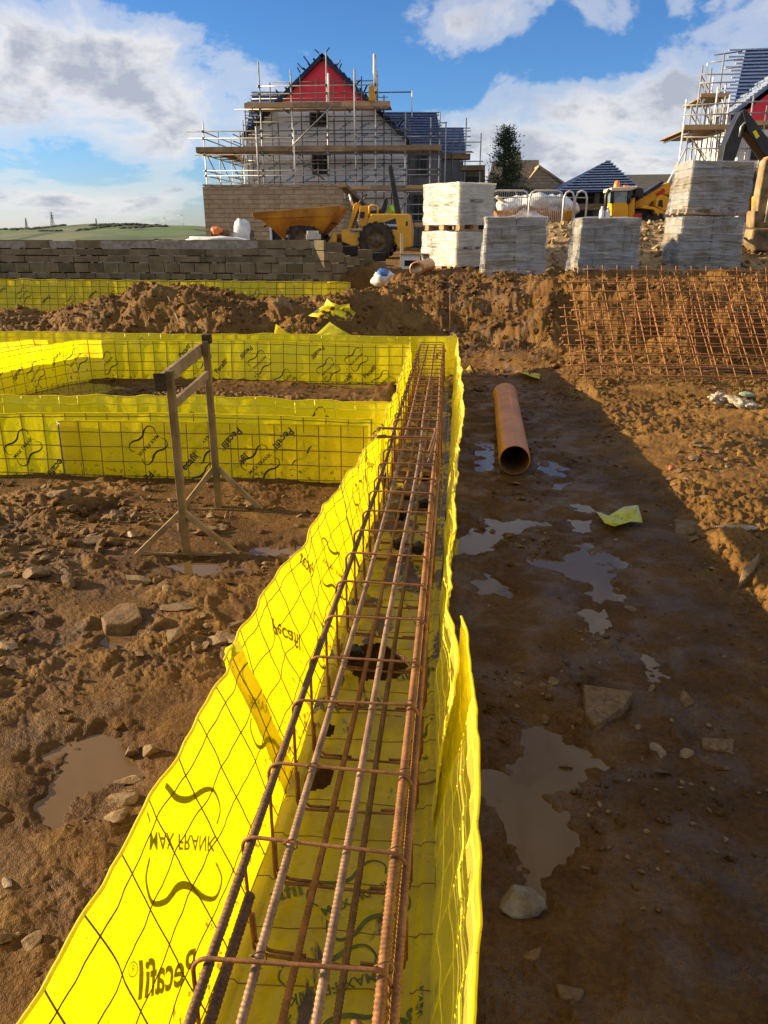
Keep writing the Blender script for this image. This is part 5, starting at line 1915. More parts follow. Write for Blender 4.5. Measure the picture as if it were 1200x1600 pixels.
def wheel(parent, c, r, w, name='wheel', rimmat=None, n=28):
    mb = MB()
    mb.lathe((0, -w / 2, 0), (0, 1, 0), [(0.02 * w, r * 0.55), (0, r * 0.62), (0.0, r * 0.88), (0.10 * w, r * 0.98), (0.3 * w, r), (0.7 * w, r), (0.90 * w, r * 0.98), (w, r * 0.88), (w, r * 0.62), (0.98 * w, r * 0.55)], n)
    for k in range(18):
        a = k * 2 * math.pi / 18
        for s in (0.25, 0.75):
            p = np.array([math.cos(a + (0.12 if s > 0.5 else -0.12)) * r, -w / 2 + s * w, math.sin(a + (0.12 if s > 0.5 else -0.12)) * r])
            mb.box(p, (0.05 * r / 0.5, w * 0.48, 0.09 * r / 0.5), rot=np.array(Matrix.Rotation(-a, 3, 'Y')))
    t = mb.build(name, M['tyre'], parent)
    t.location = c
    hb = MB()
    hb.lathe((0, -w / 2 + 0.04 * w, 0), (0, 1, 0), [(0, 0.02), (0.0, r * 0.25), (0.10 * w, r * 0.30), (0.12 * w, r * 0.5), (0.02 * w, r * 0.57), (0.9 * w, r * 0.57), (0.8 * w, r * 0.4), (0.8 * w, 0.02)], n)
    hb.build('rim', rimmat or M['rim'], t)
    return t


M['tyre'] = simple('muddy_tyre', (0.018, 0.016, 0.014), (0.07, 0.05, 0.032), 8, 0.85, 0, 0.4)
M['rim'] = simple('muddy_rim', (0.06, 0.045, 0.025), (0.16, 0.10, 0.04), 8, 0.7)
M['mach_yellow'] = simple('worn_yellow_paint', (0.56, 0.29, 0.012), (0.72, 0.40, 0.018), 3.0, 0.42, 0, 0.05, 0.5, 6)
M['skip_yellow'] = simple('scratched_yellow_skip', (0.28, 0.115, 0.02), (0.56, 0.28, 0.025), 2.4, 0.55, 0, 0.2, 0.4, 8)
M['mach_black'] = simple('black_paint', (0.012, 0.012, 0.013), (0.03, 0.03, 0.03), 6, 0.4)
M['navy'] = simple('navy_decal', (0.012, 0.016, 0.045), (0.018, 0.024, 0.06), 6, 0.35)
M['white_paint'] = simple('white_paint', (0.62, 0.62, 0.60), (0.78, 0.78, 0.76), 6, 0.4)
M['grey_plate'] = simple('grey_plate', (0.30, 0.30, 0.30), (0.42, 0.42, 0.42), 6, 0.4)
M['soil'] = simple('loose_soil', (0.05, 0.03, 0.015), (0.15, 0.095, 0.045), 5, 0.95, 0, 0.8)
M['glass'] = simple('dusty_glass', (0.10, 0.16, 0.18), (0.26, 0.35, 0.38), 5, 0.12, 0, 0, 0.8)
M['steel'] = simple('bare_steel', (0.30, 0.29, 0.27), (0.50, 0.48, 0.45), 9, 0.4, 0.6)
M['tele_yellow'] = simple('amber_paint', (0.72, 0.33, 0.006), (0.80, 0.41, 0.010), 3, 0.35)
M['cream'] = simple('cream_roof', (0.60, 0.52, 0.38), (0.70, 0.63, 0.48), 5, 0.5)
M['red_lens'] = simple('red_lens', (0.45, 0.01, 0.01), (0.6, 0.03, 0.02), 9, 0.3)
M['amber_lens'] = simple('amber_lens', (0.75, 0.20, 0.02), (0.8, 0.28, 0.03), 9, 0.3)
M['lime'] = simple('lime_cloth', (0.40, 0.62, 0.03), (0.52, 0.74, 0.06), 9, 0.7)
M['red_decal'] = simple('red_decal', (0.42, 0.012, 0.02), (0.52, 0.02, 0.03), 9, 0.4)

# ---- site dumper at Y = 22
YD = 21.3
o = Q(525, 405, 22)
dm = empty('site_dumper', (o[0], 22.0, 0.92))
tag(dm, 'yellow site dumper with its scratched tipping skip facing the stone wall', 'dumper')


def px(name, pix, Y, depth, mat, parent, root, bevel=0.0):
    mb = MB()
    px_prism(mb, pix, Y, depth)
    ob = mb.build(name, mat, parent, bevel)
    if parent is root:
        rel(ob, root)
    return ob


# skip: rim, belly and floor lofted, open at the top with soil inside
def loft(mb, rings, mat=0, close=True):
    n = len(rings[0])
    vs = [p for r_ in rings for p in r_]
    fs = []
    for a in range(len(rings) - 1):
        for k in range(n):
            fs.append((a * n + k, a * n + (k + 1) % n, (a + 1) * n + (k + 1) % n, (a + 1) * n + k))
    mb.add(vs, fs, mat)


def ring_px(uL, vL, uR, vR, y0, y1):
    a, b = Q(uL, vL, 22), Q(uR, vR, 22)
    return [(a[0], y0, a[2]), (b[0], y0, b[2]), (b[0], y1, b[2]), (a[0], y1, a[2])]


mb = MB()
rings = [ring_px(447, 373, 500, 373, 21.5, 22.5), ring_px(440, 364, 508, 366, 21.35, 22.65), ring_px(421, 345, 525, 346, 21.12, 22.88), ring_px(409, 342, 530, 338, 21.05, 22.95),
         ring_px(407, 333, 537, 323, 21.0, 23.0), ring_px(410, 333, 534, 324, 21.08, 22.92), ring_px(424, 345, 522, 346, 21.2, 22.8)]
loft(mb, rings)
b = len(mb.v)
mb.add(rings[0], [(0, 3, 2, 1)])
rel(mb.build('skip', M['skip_yellow'], dm, 0.012), dm)
mb = MB()
gxx, gyy = np.meshgrid(np.linspace(0, 1, 14), np.linspace(0, 1, 10), indexing='ij')
a, b2 = Q(421, 343, 22), Q(524, 340, 22)
vs = [(a[0] + (b2[0] - a[0]) * s, 21.2 + 1.6 * t, a[2] - 0.12 + 0.2 * math.sin(s * 3.1) * math.sin(t * 3.1) + 0.05 * rng.normal()) for s, t in zip(gxx.ravel(), gyy.ravel())]
mb.add(vs, [(i_ * 10 + j_, (i_ + 1) * 10 + j_, (i_ + 1) * 10 + j_ + 1, i_ * 10 + j_ + 1) for i_ in range(13) for j_ in range(9)])
rel(mb.build('soil_load', M['soil'], dm), dm)
px('skip_bracket', [(517, 372), (522, 362), (526, 366), (526, 378), (512, 378)], 21.4, 1.2, M['mach_yellow'], dm, dm, 0.01)
px('front_chassis', [(455, 376), (512, 372), (540, 372), (540, 392), (455, 392)], 21.55, 0.9, M['mach_black'], dm, dm, 0.02)
px('chassis', [(533, 360), (545, 357), (577, 357), (622, 361), (624, 365), (608, 368), (584, 366), (570, 384), (552, 384), (534, 378)], 21.35, 1.3, M['mach_yellow'], dm, dm, 0.02)
bd = px('engine_cover', [(574, 357), (575, 343), (580, 334), (639, 334), (643, 360), (642, 386), (624, 390), (612, 372), (605, 366), (590, 362)], 21.3, 1.4, M['mach_yellow'], dm, dm, 0.03)
px('steering_console', [(560, 352), (562, 322), (577, 321), (574, 356)], 21.6, 0.75, M['mach_yellow'], dm, dm, 0.015)
px('console_window', [(562, 341), (563, 331), (570, 331), (569, 341)], 21.585, 0.02, M['mach_black'], dm, dm)
px('lift_post', [(543, 357), (553, 320), (557, 316), (561, 318), (560, 325), (548, 358)], 21.7, 0.6, M['mach_yellow'], dm, dm, 0.015)
mb = MB()
mb.cyl(Q(546, 303, 21.9), Q(552, 325, 21.9), 0.03, 8)
mb.cyl(Q(554, 340, 21.9), Q(559, 356, 21.9), 0.035, 8)
rel(mb.build('hydraulic_ram', M['steel'], dm), dm)
px('roll_bar', [(606, 262), (607, 258), (611, 257), (613, 260), (627, 334), (617, 334)], 21.45, 0.10, M['mach_black'], dm, dm, 0.02)
px('roll_bar', [(606, 262), (607, 258), (611, 257), (613, 260), (627, 334), (617, 334)], 22.45, 0.10, M['mach_black'], dm, dm, 0.02)
px('roll_bar_top', [(606, 262), (607, 258), (611, 257), (613, 262)], 21.55, 0.9, M['mach_black'], dm, dm)
px('seat', [(578, 334), (578, 329), (594, 327), (600, 309), (604, 308), (604, 316), (600, 334)], 21.75, 0.5, M['mach_black'], dm, dm, 0.03)
mb = MB()
mb.tube([Q(577, 334, 21.45), Q(577, 323, 21.45), Q(579, 321, 21.45), Q(588, 321, 21.45), Q(590, 323, 21.45), Q(590, 334, 21.45)], 0.025, 8)
rel(mb.build('hand_rail', M['mach_yellow'], dm), dm)
mb = MB()
c = Q(566, 312, 21.9)
mb.tube([c + np.array([0.2 * math.cos(t) * 0.6, 0.2 * math.sin(t), 0.2 * math.cos(t) * 0.7]) for t in np.linspace(0, 6.283, 20)[:-1]], 0.018, 6, closed=True)
mb.cyl(c, Q(569, 322, 21.9), 0.02, 6)
rel(mb.build('steering_wheel', M['mach_black'], dm), dm)
px('side_decal', [(576, 356), (618, 341), (621, 359)], 21.293, 0.004, M['navy'], dm, dm)
px('name_plate', [(547, 363.5), (547, 358.5), (564, 359), (564, 364)], 21.343, 0.004, M['grey_plate'], dm, dm)
mb = MB()
add_text(mb, '6 tonne', Q(609.5, 351.5, 21.288), (1, 0, -0.0), (0, 0, 1), 0.085, bold=0.03)
rel(mb.build('lettering', M['white_paint'], dm), dm)
mb = MB()
add_text(mb, 'Thwaites', Q(555.5, 361.2, 21.338), (1, 0, 0), (0, 0, 1), 0.06, bold=0.02)
rel(mb.build('lettering', M['mach_black'], dm), dm)
for yy in (21.40, 22.6):
    c = Q(592, 384, 22)
    wheel(dm, (c[0] - dm.location.x, yy - 22.0, 1.36 - 0.92), 0.47, 0.38)
    c = Q(482, 384, 22)
    wheel(dm, (c[0] - dm.location.x, yy - 22.0, 1.36 - 0.92), 0.48, 0.38)
px('fuel_cap', [(634, 346), (637, 346), (637, 353), (634, 353)], 21.29, 0.02, M['mach_black'], dm, dm)
q = Q(612, 329, 21.9)
o = np_mesh('high_vis_jacket', lump(IV3, 401, 0.3, 1.0) * np.array((0.24, 0.2, 0.26)) / 2, IF3, M['lime'])
o.location = tuple(q)
tag(o, 'lime green high visibility jacket hung behind the dumper seat', 'jacket')

# ---- yellow waste skip with white bags, behind the heap
sk = empty('waste_skip', (Q(835, 345, 20.5)[0], 20.5, 1.3))
tag(sk, 'ochre waste skip heaped with white bags behind the wrapped stacks', 'skip')
mb = MB()
xa, xb = Q(772, 330, 20)[0], Q(897, 330, 20)[0]
zt, zb = Q(835, 329, 20)[2], 1.2
loft(mb, [[(xa + 0.5, 19.9, zb), (xb - 0.5, 19.9, zb), (xb - 0.5, 21.2, zb), (xa + 0.5, 21.2, zb)], [(xa, 19.7, zt), (xb, 19.7, zt), (xb, 21.4, zt), (xa, 21.4, zt)],
          [(xa + 0.05, 19.76, zt), (xb - 0.05, 19.76, zt), (xb - 0.05, 21.34, zt), (xa + 0.05, 21.34, zt)], [(xa + 0.3, 19.9, zt - 0.4), (xb - 0.3, 19.9, zt - 0.4), (xb - 0.3, 21.2, zt - 0.4), (xa + 0.3, 21.2, zt - 0.4)]])
mb.add([(xa + 0.3, 19.9, zt - 0.4), (xb - 0.3, 19.9, zt - 0.4), (xb - 0.3, 21.2, zt - 0.4), (xa + 0.3, 21.2, zt - 0.4)], [(0, 1, 2, 3)])
rel(mb.build('hull', M['skip_yellow'], sk, 0.01), sk)
mb = MB()
for k in range(9):
    x = xa + 0.2 + k * (xb - xa - 0.4) / 8
    mb.beam((x * 0.96 + 0.04 * (xa + xb) / 2, 19.68, zt - 0.02), (x * 0.8 + 0.2 * (xa + xb) / 2, 19.86, zb + 0.1), 0.05, 0.05)
rel(mb.build('ribs', M['skip_yellow'], sk), sk)
for k, (u, v, w, h) in enumerate(((788, 326, 0.45, 0.35), (800, 322, 0.5, 0.4), (818, 318, 0.65, 0.4), (838, 316, 0.7, 0.42), (858, 318, 0.6, 0.4), (876, 320, 0.6, 0.4), (890, 325, 0.4, 0.3), (846, 326, 0.8, 0.3), (868, 327, 0.7, 0.3))):
    q = Q(u, v, 20.4)
    bag('rubbish_bag', 'plain white rubbish bag heaped in the ochre waste skip', 'bag', (q[0], 20.2 + 0.25 * (k % 3), q[2]), (w, 0.6, h), M['white_cloth'], 420 + k)['group'] = 'bags in the skip'
q = Q(788, 321, 20.2)
mb = MB()
mb.box((q[0], 20.1, q[2] + 0.05), (0.5, 0.2, 0.06), rot=euler(0, 0.6, 0.2))
tag(mb.build('board_offcut', M['pale_wood']), 'pale board offcut poking from the left end of the waste skip', 'board')

# ---- barrier fence
M['galv'] = simple('galvanised_tube', (0.38, 0.38, 0.37), (0.56, 0.56, 0.54), 6, 0.45, 0.5)
for k, (ua, ub, Yf) in enumerate(((768, 826, 18.9), (828, 880, 18.7), (882, 898, 18.3), (900, 918, 18.3))):
    fn = empty('site_barrier', (Q(ua, 345, Yf)[0], Yf, 1.2))
    tag(fn, ['galvanised barrier panel of thin bars, at the left beside the block stacks', 'galvanised barrier panel of thin bars in front of the waste skip', 'hooped barrier end standing right of the waste skip', 'hooped barrier end nearest to the amber telehandler'][k], 'barrier', 'barriers along the heap')
    xa, xb = Q(ua, 300, Yf)[0], Q(ub, 300, Yf)[0]
    za = Q(ua, 298, Yf)[2]
    fr = MB()
    rr = 0.022
    fr.tube([(xa, Yf, 1.0), (xa, Yf, za - 0.15), (xa + 0.04, Yf, za - 0.04), (xa + 0.12, Yf, za), (xb - 0.12, Yf, za), (xb - 0.04, Yf, za - 0.04), (xb, Yf, za - 0.15), (xb, Yf, 1.0)], rr, 8)
    fr.tube([(xa, Yf, za - 0.14), (xb, Yf, za - 0.14)], 0.012, 6)
    rel(fr.build('frame', M['galv'], fn), fn)
    if k < 2:
        br = MB()
        for x in np.linspace(xa + 0.05, xb - 0.05, 16):
            br.cyl((x, Yf, 1.1), (x, Yf, za), 0.006, 5)
        rel(br.build('bars', M['galv'], fn), fn)

# ---- telehandler at Y = 24
YT = 24.0
tl_ = empty('telehandler', (Q(990, 350, YT)[0], YT, 1.0))
tag(tl_, 'amber telehandler with cream cab roof and raised boom behind the stony heap', 'telehandler')
px('cab_front', [(956, 342), (956, 317), (980, 316), (982, 322), (982, 342)], 23.2, 1.0, M['tele_yellow'], tl_, tl_, 0.02)
px('windscreen', [(957, 317), (957, 300), (983, 299), (981, 316)], 23.22, 0.95, M['glass'], tl_, tl_)
px('roof', [(954, 299), (955, 293), (992, 291), (997, 290), (996, 294), (985, 298)], 23.15, 1.1, M['cream'], tl_, tl_, 0.02)
for pts in ([(957, 340), (946, 338), (947, 305), (952, 297), (957, 297), (956, 318)], [(984, 298), (982, 318)]):
    mb = MB()
    mb.tube([Q(u, v, 23.2) for u, v in pts], 0.05, 6)
    rel(mb.build('cab_post', M['mach_black'], tl_), tl_)
mb = MB()
q = Q(964, 290, 23.6)
mb.lathe(q, (0, 0, 1), [(-0.06, 0.09), (0.0, 0.09), (0.10, 0.07), (0.14, 0.0)], 12)
rel(mb.build('beacon', M['amber_lens'], tl_), tl_)
mb = MB()
q = Q(978, 293, 23.4)
mb.box(q, (0.12, 0.1, 0.12))
rel(mb.build('work_lamp', M['amber_lens'], tl_), tl_)
px('engine_pod', [(988, 308), (994, 292), (1006, 294), (1006, 310)], 23.5, 1.0, M['mach_black'], tl_, tl_, 0.04)
px('boom', [(992, 315), (1036, 289), (1046, 284), (1049, 290), (1049, 305), (1036, 302), (1016, 318), (1010, 326), (992, 327)], 23.9, 0.5, M['tele_yellow'], tl_, tl_, 0.02)
px('boom_top', [(1006, 302), (1034, 283), (1038, 286), (1010, 305)], 23.85, 0.6, M['mach_black'], tl_, tl_)
px('rear_body', [(982, 342), (982, 318), (992, 308), (992, 338), (986, 345)], 23.4, 1.2, M['tele_yellow'], tl_, tl_, 0.02)
px('fender', [(1001, 325), (1006, 321), (1024, 324), (1042, 333), (1041, 347), (1028, 345), (1022, 328), (1006, 326)], 23.25, 1.5, M['tele_yellow'], tl_, tl_, 0.02)
px('boom_head', [(1024, 322), (1025, 312), (1033, 304), (1045, 308), (1044, 328), (1036, 330)], 23.6, 0.8, M['tele_yellow'], tl_, tl_, 0.02)
px('hose_gap', [(1028, 322), (1030, 313), (1035, 312), (1036, 324)], 23.58, 0.03, M['mach_black'], tl_, tl_)
px('chassis', [(988, 352), (988, 332), (1006, 326), (1030, 330), (1040, 352)], 23.6, 1.0, M['mach_black'], tl_, tl_)
px('tail_lamp', [(991, 334), (1003, 333), (1003, 339), (991, 340)], 23.35, 0.05, M['red_lens'], tl_, tl_)
px('badge_plate', [(1030, 341), (1030, 333), (1040, 334), (1039, 341)], 23.24, 0.02, M['mach_black'], tl_, tl_)
mb = MB()
add_text(mb, 'JCB', Q(1035, 337.3, 23.233), (1, 0, 0), (0, 0, 1), 0.085, bold=0.04)
rel(mb.build('lettering', M['white_paint'], tl_), tl_)
mb = MB()
a, b2 = Q(1024, 303, 23.89), Q(1037, 294, 23.89)
d_ = (b2 - a) / np.linalg.norm(b2 - a)
n_ = np.cross(np.array([0, 1.0, 0]), d_)
n_ = -n_ if n_[2] < 0 else n_
mb.prism([a, b2, b2 + n_ * -0.10, a + n_ * -0.10], (0, -0.006, 0))
rel(mb.build('boom_decal', M['red_decal'], tl_), tl_)
for u, yy in ((1014, 23.4), (1014, 25.0), (966, 23.6), (966, 25.0)):
    c = Q(u, 342, YT)
    wheel(tl_, (c[0] - tl_.location.x, yy - YT, 0.52), 0.52, 0.4)
q = Q(940, 336, 23.0)
for dx, lb in ((0, 'white cylinder standing left of the telehandler cab, farther from the cab'), (0.16, 'white cylinder standing left of the telehandler cab, nearer to the cab')):
    mb = MB()
    mb.lathe((q[0] + dx, 23.0, 1.1), (0, 0, 1), [(0, 0.07), (q[2] - 1.0, 0.07), (q[2] - 0.94, 0.03), (q[2] - 0.88, 0.03), (q[2] - 0.88, 0.0)], 12)
    tag(mb.build('gas_bottle', M['white_paint']), lb, 'cylinder')

# ---- excavators at the right edge
ex1 = empty('excavator', (Q(1260, 380, 22)[0], 22.0, 0.92))
tag(ex1, 'black excavator arm with a yellow sticker arching over the right block stacks', 'excavator')
px('dipper_arm', [(1128, 252), (1133, 226), (1150, 188), (1160, 172), (1166, 173), (1168, 186), (1163, 205), (1152, 240), (1148, 252)], 21.8, 0.45, M['mach_black'], ex1, ex1, 0.02)
px('boom', [(1160, 172), (1166, 170), (1205, 222), (1262, 300), (1252, 318), (1196, 245), (1168, 205)], 21.75, 0.55, M['mach_black'], ex1, ex1, 0.02)
px('sticker', [(1176, 206), (1181, 203), (1187, 213), (1182, 217)], 21.742, 0.006, simple('yellow_sticker', (0.72, 0.60, 0.02), (0.8, 0.66, 0.03), 5, 0.5), ex1, ex1)
mb = MB()
mb.cyl(Q(1131, 246, 21.9), Q(1152, 200, 21.9), 0.05, 10)
mb.tube([Q(1155, 214, 21.78), Q(1158, 198, 21.78), Q(1163, 192, 21.78), Q(1168, 194, 21.78)], 0.025, 8)
rel(mb.build('hydraulic_ram', M['steel'], ex1), ex1)
px('bucket', [(1128, 252), (1148, 252), (1150, 290), (1135, 318), (1112, 315), (1118, 285)], 21.5, 1.0, M['mach_black'], ex1, ex1, 0.03)
px('machine_body', [(1230, 300), (1330, 300), (1335, 350), (1228, 350)], 21.0, 2.4, M['tele_yellow'], ex1, ex1, 0.05)
px('cab', [(1232, 300), (1240, 235), (1285, 235), (1288, 300)], 21.0, 1.0, M['glass'], ex1, ex1, 0.04)
px('track', [(1220, 384), (1214, 368), (1224, 355), (1340, 355), (1350, 368), (1342, 384)], 20.9, 0.5, M['tyre'], ex1, ex1, 0.05)
px('track', [(1220, 384), (1214, 368), (1224, 355), (1340, 355), (1350, 368), (1342, 384)], 23.0, 0.5, M['tyre'], ex1, ex1, 0.05)
ex2 = empty('excavator', (Q(1250, 390, 16)[0], 16.0, 0.95))
tag(ex2, 'muddy excavator arm with a toothed bucket resting on the heap at the right edge', 'excavator')
M['arm_mud'] = simple('mud_smeared_steel', (0.10, 0.065, 0.03), (0.34, 0.24, 0.12), 4, 0.8, 0, 0.4)
px('dipper_arm', [(1181, 346), (1187, 300), (1196, 250), (1204, 244), (1216, 262), (1206, 300), (1194, 346)], 15.85, 0.3, M['arm_mud'], ex2, ex2, 0.02)
mb = MB()
mb.cyl(Q(1196, 348, 15.8), Q(1210, 280, 15.8), 0.04, 10)
rel(mb.build('hydraulic_ram', M['steel'], ex2), ex2)
px('link', [(1177, 356), (1178, 330), (1182, 328), (1184, 345), (1198, 346), (1206, 356)], 15.8, 0.4, M['arm_mud'], ex2, ex2, 0.02)
px('bucket', [(1176, 358), (1206, 356), (1216, 374), (1206, 392), (1180, 392), (1172, 378)], 15.6, 0.8, M['arm_mud'], ex2, ex2, 0.04)
for k in range(5):
    mb = MB()
    a = Q(1174, 380, 15.62 + 0.18 * k)
    mb.beam(a, a + np.array([-0.16, 0, 0.10]), 0.07, 0.03)
    rel(mb.build('tooth', M['arm_mud'], ex2), ex2)
px('boom', [(1204, 244), (1216, 262), (1290, 240), (1330, 300), (1350, 295), (1300, 215)], 15.8, 0.4, M['tele_yellow'], ex2, ex2, 0.02)
px('machine_body', [(1300, 300), (1440, 300), (1445, 372), (1298, 372)], 15.0, 2.2, M['tele_yellow'], ex2, ex2, 0.05)
px('track', [(1290, 412), (1284, 394), (1294, 376), (1450, 376), (1460, 394), (1452, 412)], 14.9, 0.5, M['tyre'], ex2, ex2, 0.05)
# ---------------------------------------------------------------- buildings


def stone_wall_material(name, scale=1.0):
    m = NT(name)
    v = m.coord('Object')
    br = m.n('ShaderNodeTexBrick', offset=0.5, ins={'Vector': m.map(v, (1, 1, 1), (math.pi / 2, 0, 0)), 'Scale': 1.0 * scale, 'Mortar Size': 0.008, 'Brick Width': 0.38, 'Row Height': 0.16,
                                                     'Color1': (0.34, 0.25, 0.14, 1), 'Color2': (0.46, 0.36, 0.22, 1), 'Mortar': (0.17, 0.125, 0.07, 1), 'Bias': 0.0, 'Mortar Smooth': 0.3})
    n = m.noise(v, 3.0, 5, 0.65)
    c = m.mix(0.45, br.outputs[0], m.ramp(n, [(0.3, (0.20, 0.135, 0.065)), (0.7, (0.52, 0.42, 0.27))]))
    h = m.math('ADD', m.math('MULTIPLY', br.outputs[1], -1.0), m.math('MULTIPLY', m.noise(v, 9.0, 4), 1.2))
    return m.done(m.bsdf(c, 0.9, 0, m.bump(h, 0.9, 0.04), 0.2))


def membrane_material(name, base, dark):
    m = NT(name)
    v = m.coord('Object')
    sep = m.n('ShaderNodeSeparateXYZ', ins={0: v})
    # vertical stud lines and horizontal laps
    fx = m.math('FRACT', m.math('ADD', m.math('MULTIPLY', sep.outputs[0], 1.0 / 0.62), m.math('MULTIPLY', m.noise(v, 1.2, 2), 0.06)))
    fz = m.math('FRACT', m.math('ADD', m.math('MULTIPLY', sep.outputs[2], 1.0 / 1.3), m.math('MULTIPLY', m.noise(v, 0.9, 2), 0.05)))
    lx = m.ramp(fx, [(0.0, 1.0), (0.035, 0.0)])
    lz = m.ramp(fz, [(0.0, 1.0), (0.025, 0.0)])
    c = m.mix(m.ramp(m.noise(v, 2.2, 5, 0.6), [(0.35, 0.0), (0.7, 1.0)]), base, tuple(q * 0.82 for q in base))
    c = m.mix(m.math('MULTIPLY', m.math('MAXIMUM', lx, m.math('MULTIPLY', lz, 0.6)), 0.7), c, dark)
    return m.done(m.bsdf(c, 0.45, 0, m.bump(m.noise(v, 1.7, 4), 0.5, 0.06), 0.5))


M['stone_wall'] = stone_wall_material('coursed_sandstone')
M['coping'] = simple('stone_coping', (0.26, 0.21, 0.14), (0.42, 0.35, 0.25), 4, 0.9, 0, 0.4)
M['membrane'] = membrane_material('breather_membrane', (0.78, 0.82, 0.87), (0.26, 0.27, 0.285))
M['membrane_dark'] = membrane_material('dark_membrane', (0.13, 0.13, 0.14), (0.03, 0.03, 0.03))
M['red_sheet'] = membrane_material('red_sheathing', (0.84, 0.022, 0.05), (0.56, 0.013, 0.03))
M['roof_blue'] = simple('navy_roof_felt', (0.020, 0.035, 0.10), (0.045, 0.075, 0.19), 3, 0.5, 0, 0.3)
M['batten'] = simple('blue_grey_batten', (0.10, 0.14, 0.24), (0.22, 0.27, 0.38), 8, 0.7)
M['batten_pale'] = simple('pale_blue_batten', (0.28, 0.36, 0.50), (0.46, 0.54, 0.66), 8, 0.7)
M['roof_navy'] = simple('dark_verge', (0.008, 0.012, 0.035), (0.022, 0.034, 0.085), 6, 0.6)
M['pole'] = simple('scaffold_tube', (0.26, 0.25, 0.23), (0.50, 0.49, 0.46), 2.5, 0.45, 0.5)
M['pole_dark'] = simple('dull_scaffold_tube', (0.09, 0.085, 0.075), (0.20, 0.19, 0.17), 2.5, 0.6, 0.3)
M['pole_bright'] = simple('bright_scaffold_tube', (0.66, 0.65, 0.62), (0.82, 0.81, 0.78), 2.5, 0.4, 0.2)
M['board'] = simple('scaffold_board', (0.20, 0.135, 0.07), (0.38, 0.265, 0.15), 2.0, 0.8, 0, 0.3, 0.2, 6)
M['board_new'] = simple('new_scaffold_board', (0.42, 0.26, 0.12), (0.54, 0.36, 0.18), 2.0, 0.8)
M['blue_ink'] = simple('blue_film_print', (0.16, 0.30, 0.46), (0.26, 0.40, 0.54), 8, 0.5)
M['frame_dark'] = simple('dark_window_frame', (0.05, 0.05, 0.055), (0.09, 0.09, 0.095), 8, 0.5)
M['opening'] = simple('dark_opening', (0.010, 0.014, 0.013), (0.02, 0.028, 0.026), 5, 0.6)
M['tile_brown'] = simple('brown_roof_tiles', (0.055, 0.042, 0.03), (0.11, 0.088, 0.062), 4, 0.85, 0, 0.5)
M['roof_dark2'] = simple('dark_slate', (0.05, 0.043, 0.035), (0.09, 0.078, 0.062), 4, 0.8, 0, 0.4)


def beam_part(name, root, mat, segs, w, h):
    mb = MB()
    for a, b in segs:
        mb.beam(a, b, w, h)
    return rel(mb.build(name, mat, root), root)


def pole(root, a, b, mat, r=0.026, name='pole'):
    mb = MB()
    mb.cyl(a, b, r, 6)
    return rel(mb.build(name, M[mat], root), root)


# ---- main house
YH = 36.0
hs = empty('timber_house', (Q(507, 385, YH)[0], YH, 0.92))
tag(hs, 'half-built house wrapped in grey membrane with a red gable, inside the scaffolding', 'house')
H = lambda u, v, Y=YH: Q(u, v, Y)
zg = 0.9
xl, xr = H(383, 210)[0], H(633, 213)[0]
ap = H(505, 90)
zeL, zeR = H(383, 206)[2], H(633, 213)[2]
mb = MB()
mb.prism([(xl, YH, zg), (xr, YH, zg), (xr, YH, zeR), (ap[0], YH, ap[2] - 0.1), (xl, YH, zeL)], (0, 9.0, 0))
WALL = mb
mb = MB()
px_prism(mb, [(442, 159), (466, 133), (497, 96), (512, 97), (540, 120), (574, 158)], YH - 0.06, 0.05)
rel(mb.build('gable_panel', M['red_sheet'], hs), hs)
mb = MB()
px_prism(mb, [(486, 104), (497, 96), (478, 118), (462, 136), (459, 134)], YH - 0.075, 0.012)
px_prism(mb, [(518, 104), (530, 110), (532, 115), (520, 108)], YH - 0.075, 0.012)
px_prism(mb, [(440, 162), (442, 158.5), (574, 157.5), (578, 161)], YH - 0.075, 0.012)
rel(mb.build('loose_sheet', M['white_cloth'], hs), hs)
# roof slopes with verge and battens
for sgn, ue, ve in ((-1, 378, 214), (1, 640, 219)):
    e = H(ue, ve)
    d = np.array([e[0] - ap[0], 0, e[2] - ap[2] - 0.12])
    mb = MB()
    a0 = np.array([ap[0], YH - 0.3, ap[2] + 0.12])
    a1 = np.array([e[0], YH - 0.3, e[2]])
    nn = np.array([-d[2] * (1 if sgn > 0 else -1), 0, abs(d[0])])
    nn /= np.linalg.norm(nn)
    mb.prism([a0, a1, a1 - nn * 0.15, a0 - nn * 0.15][::(1 if sgn > 0 else -1)], (0, 9.5, 0))
    ro = rel(mb.build('roof', M['roof_navy'], hs), hs)
    mb = MB()
    Ld = np.linalg.norm(a1 - a0)
    for k in range(int(Ld / 0.27)):
        p = a0 + (a1 - a0) * (k + 0.5) / (Ld / 0.27) + nn * 0.035
        jx = rng.uniform(-0.30, 0.18)
        mb.beam(p + np.array([rng.normal() * 0.02, jx, 0]), p + np.array([0, 9.4, 0]), 0.06, 0.05)
    for k in range(9):
        p = a0 + (a1 - a0) * rng.uniform(0.02, 0.95) + nn * 0.06
        q = p + nn * rng.uniform(0.1, 0.28) + np.array([sgn * rng.uniform(-0.1, 0.15), rng.uniform(-0.2, 0.1), 0.05])
        mb.beam(p, q, 0.05, 0.04)
    bo = mb.build('battens', M['roof_navy'], ro)
    bo.matrix_parent_inverse = ro.matrix_parent_inverse
    bo.parent = ro
    bo.matrix_parent_inverse = Matrix.Translation(hs.location).inverted() if False else Matrix.Identity(4)
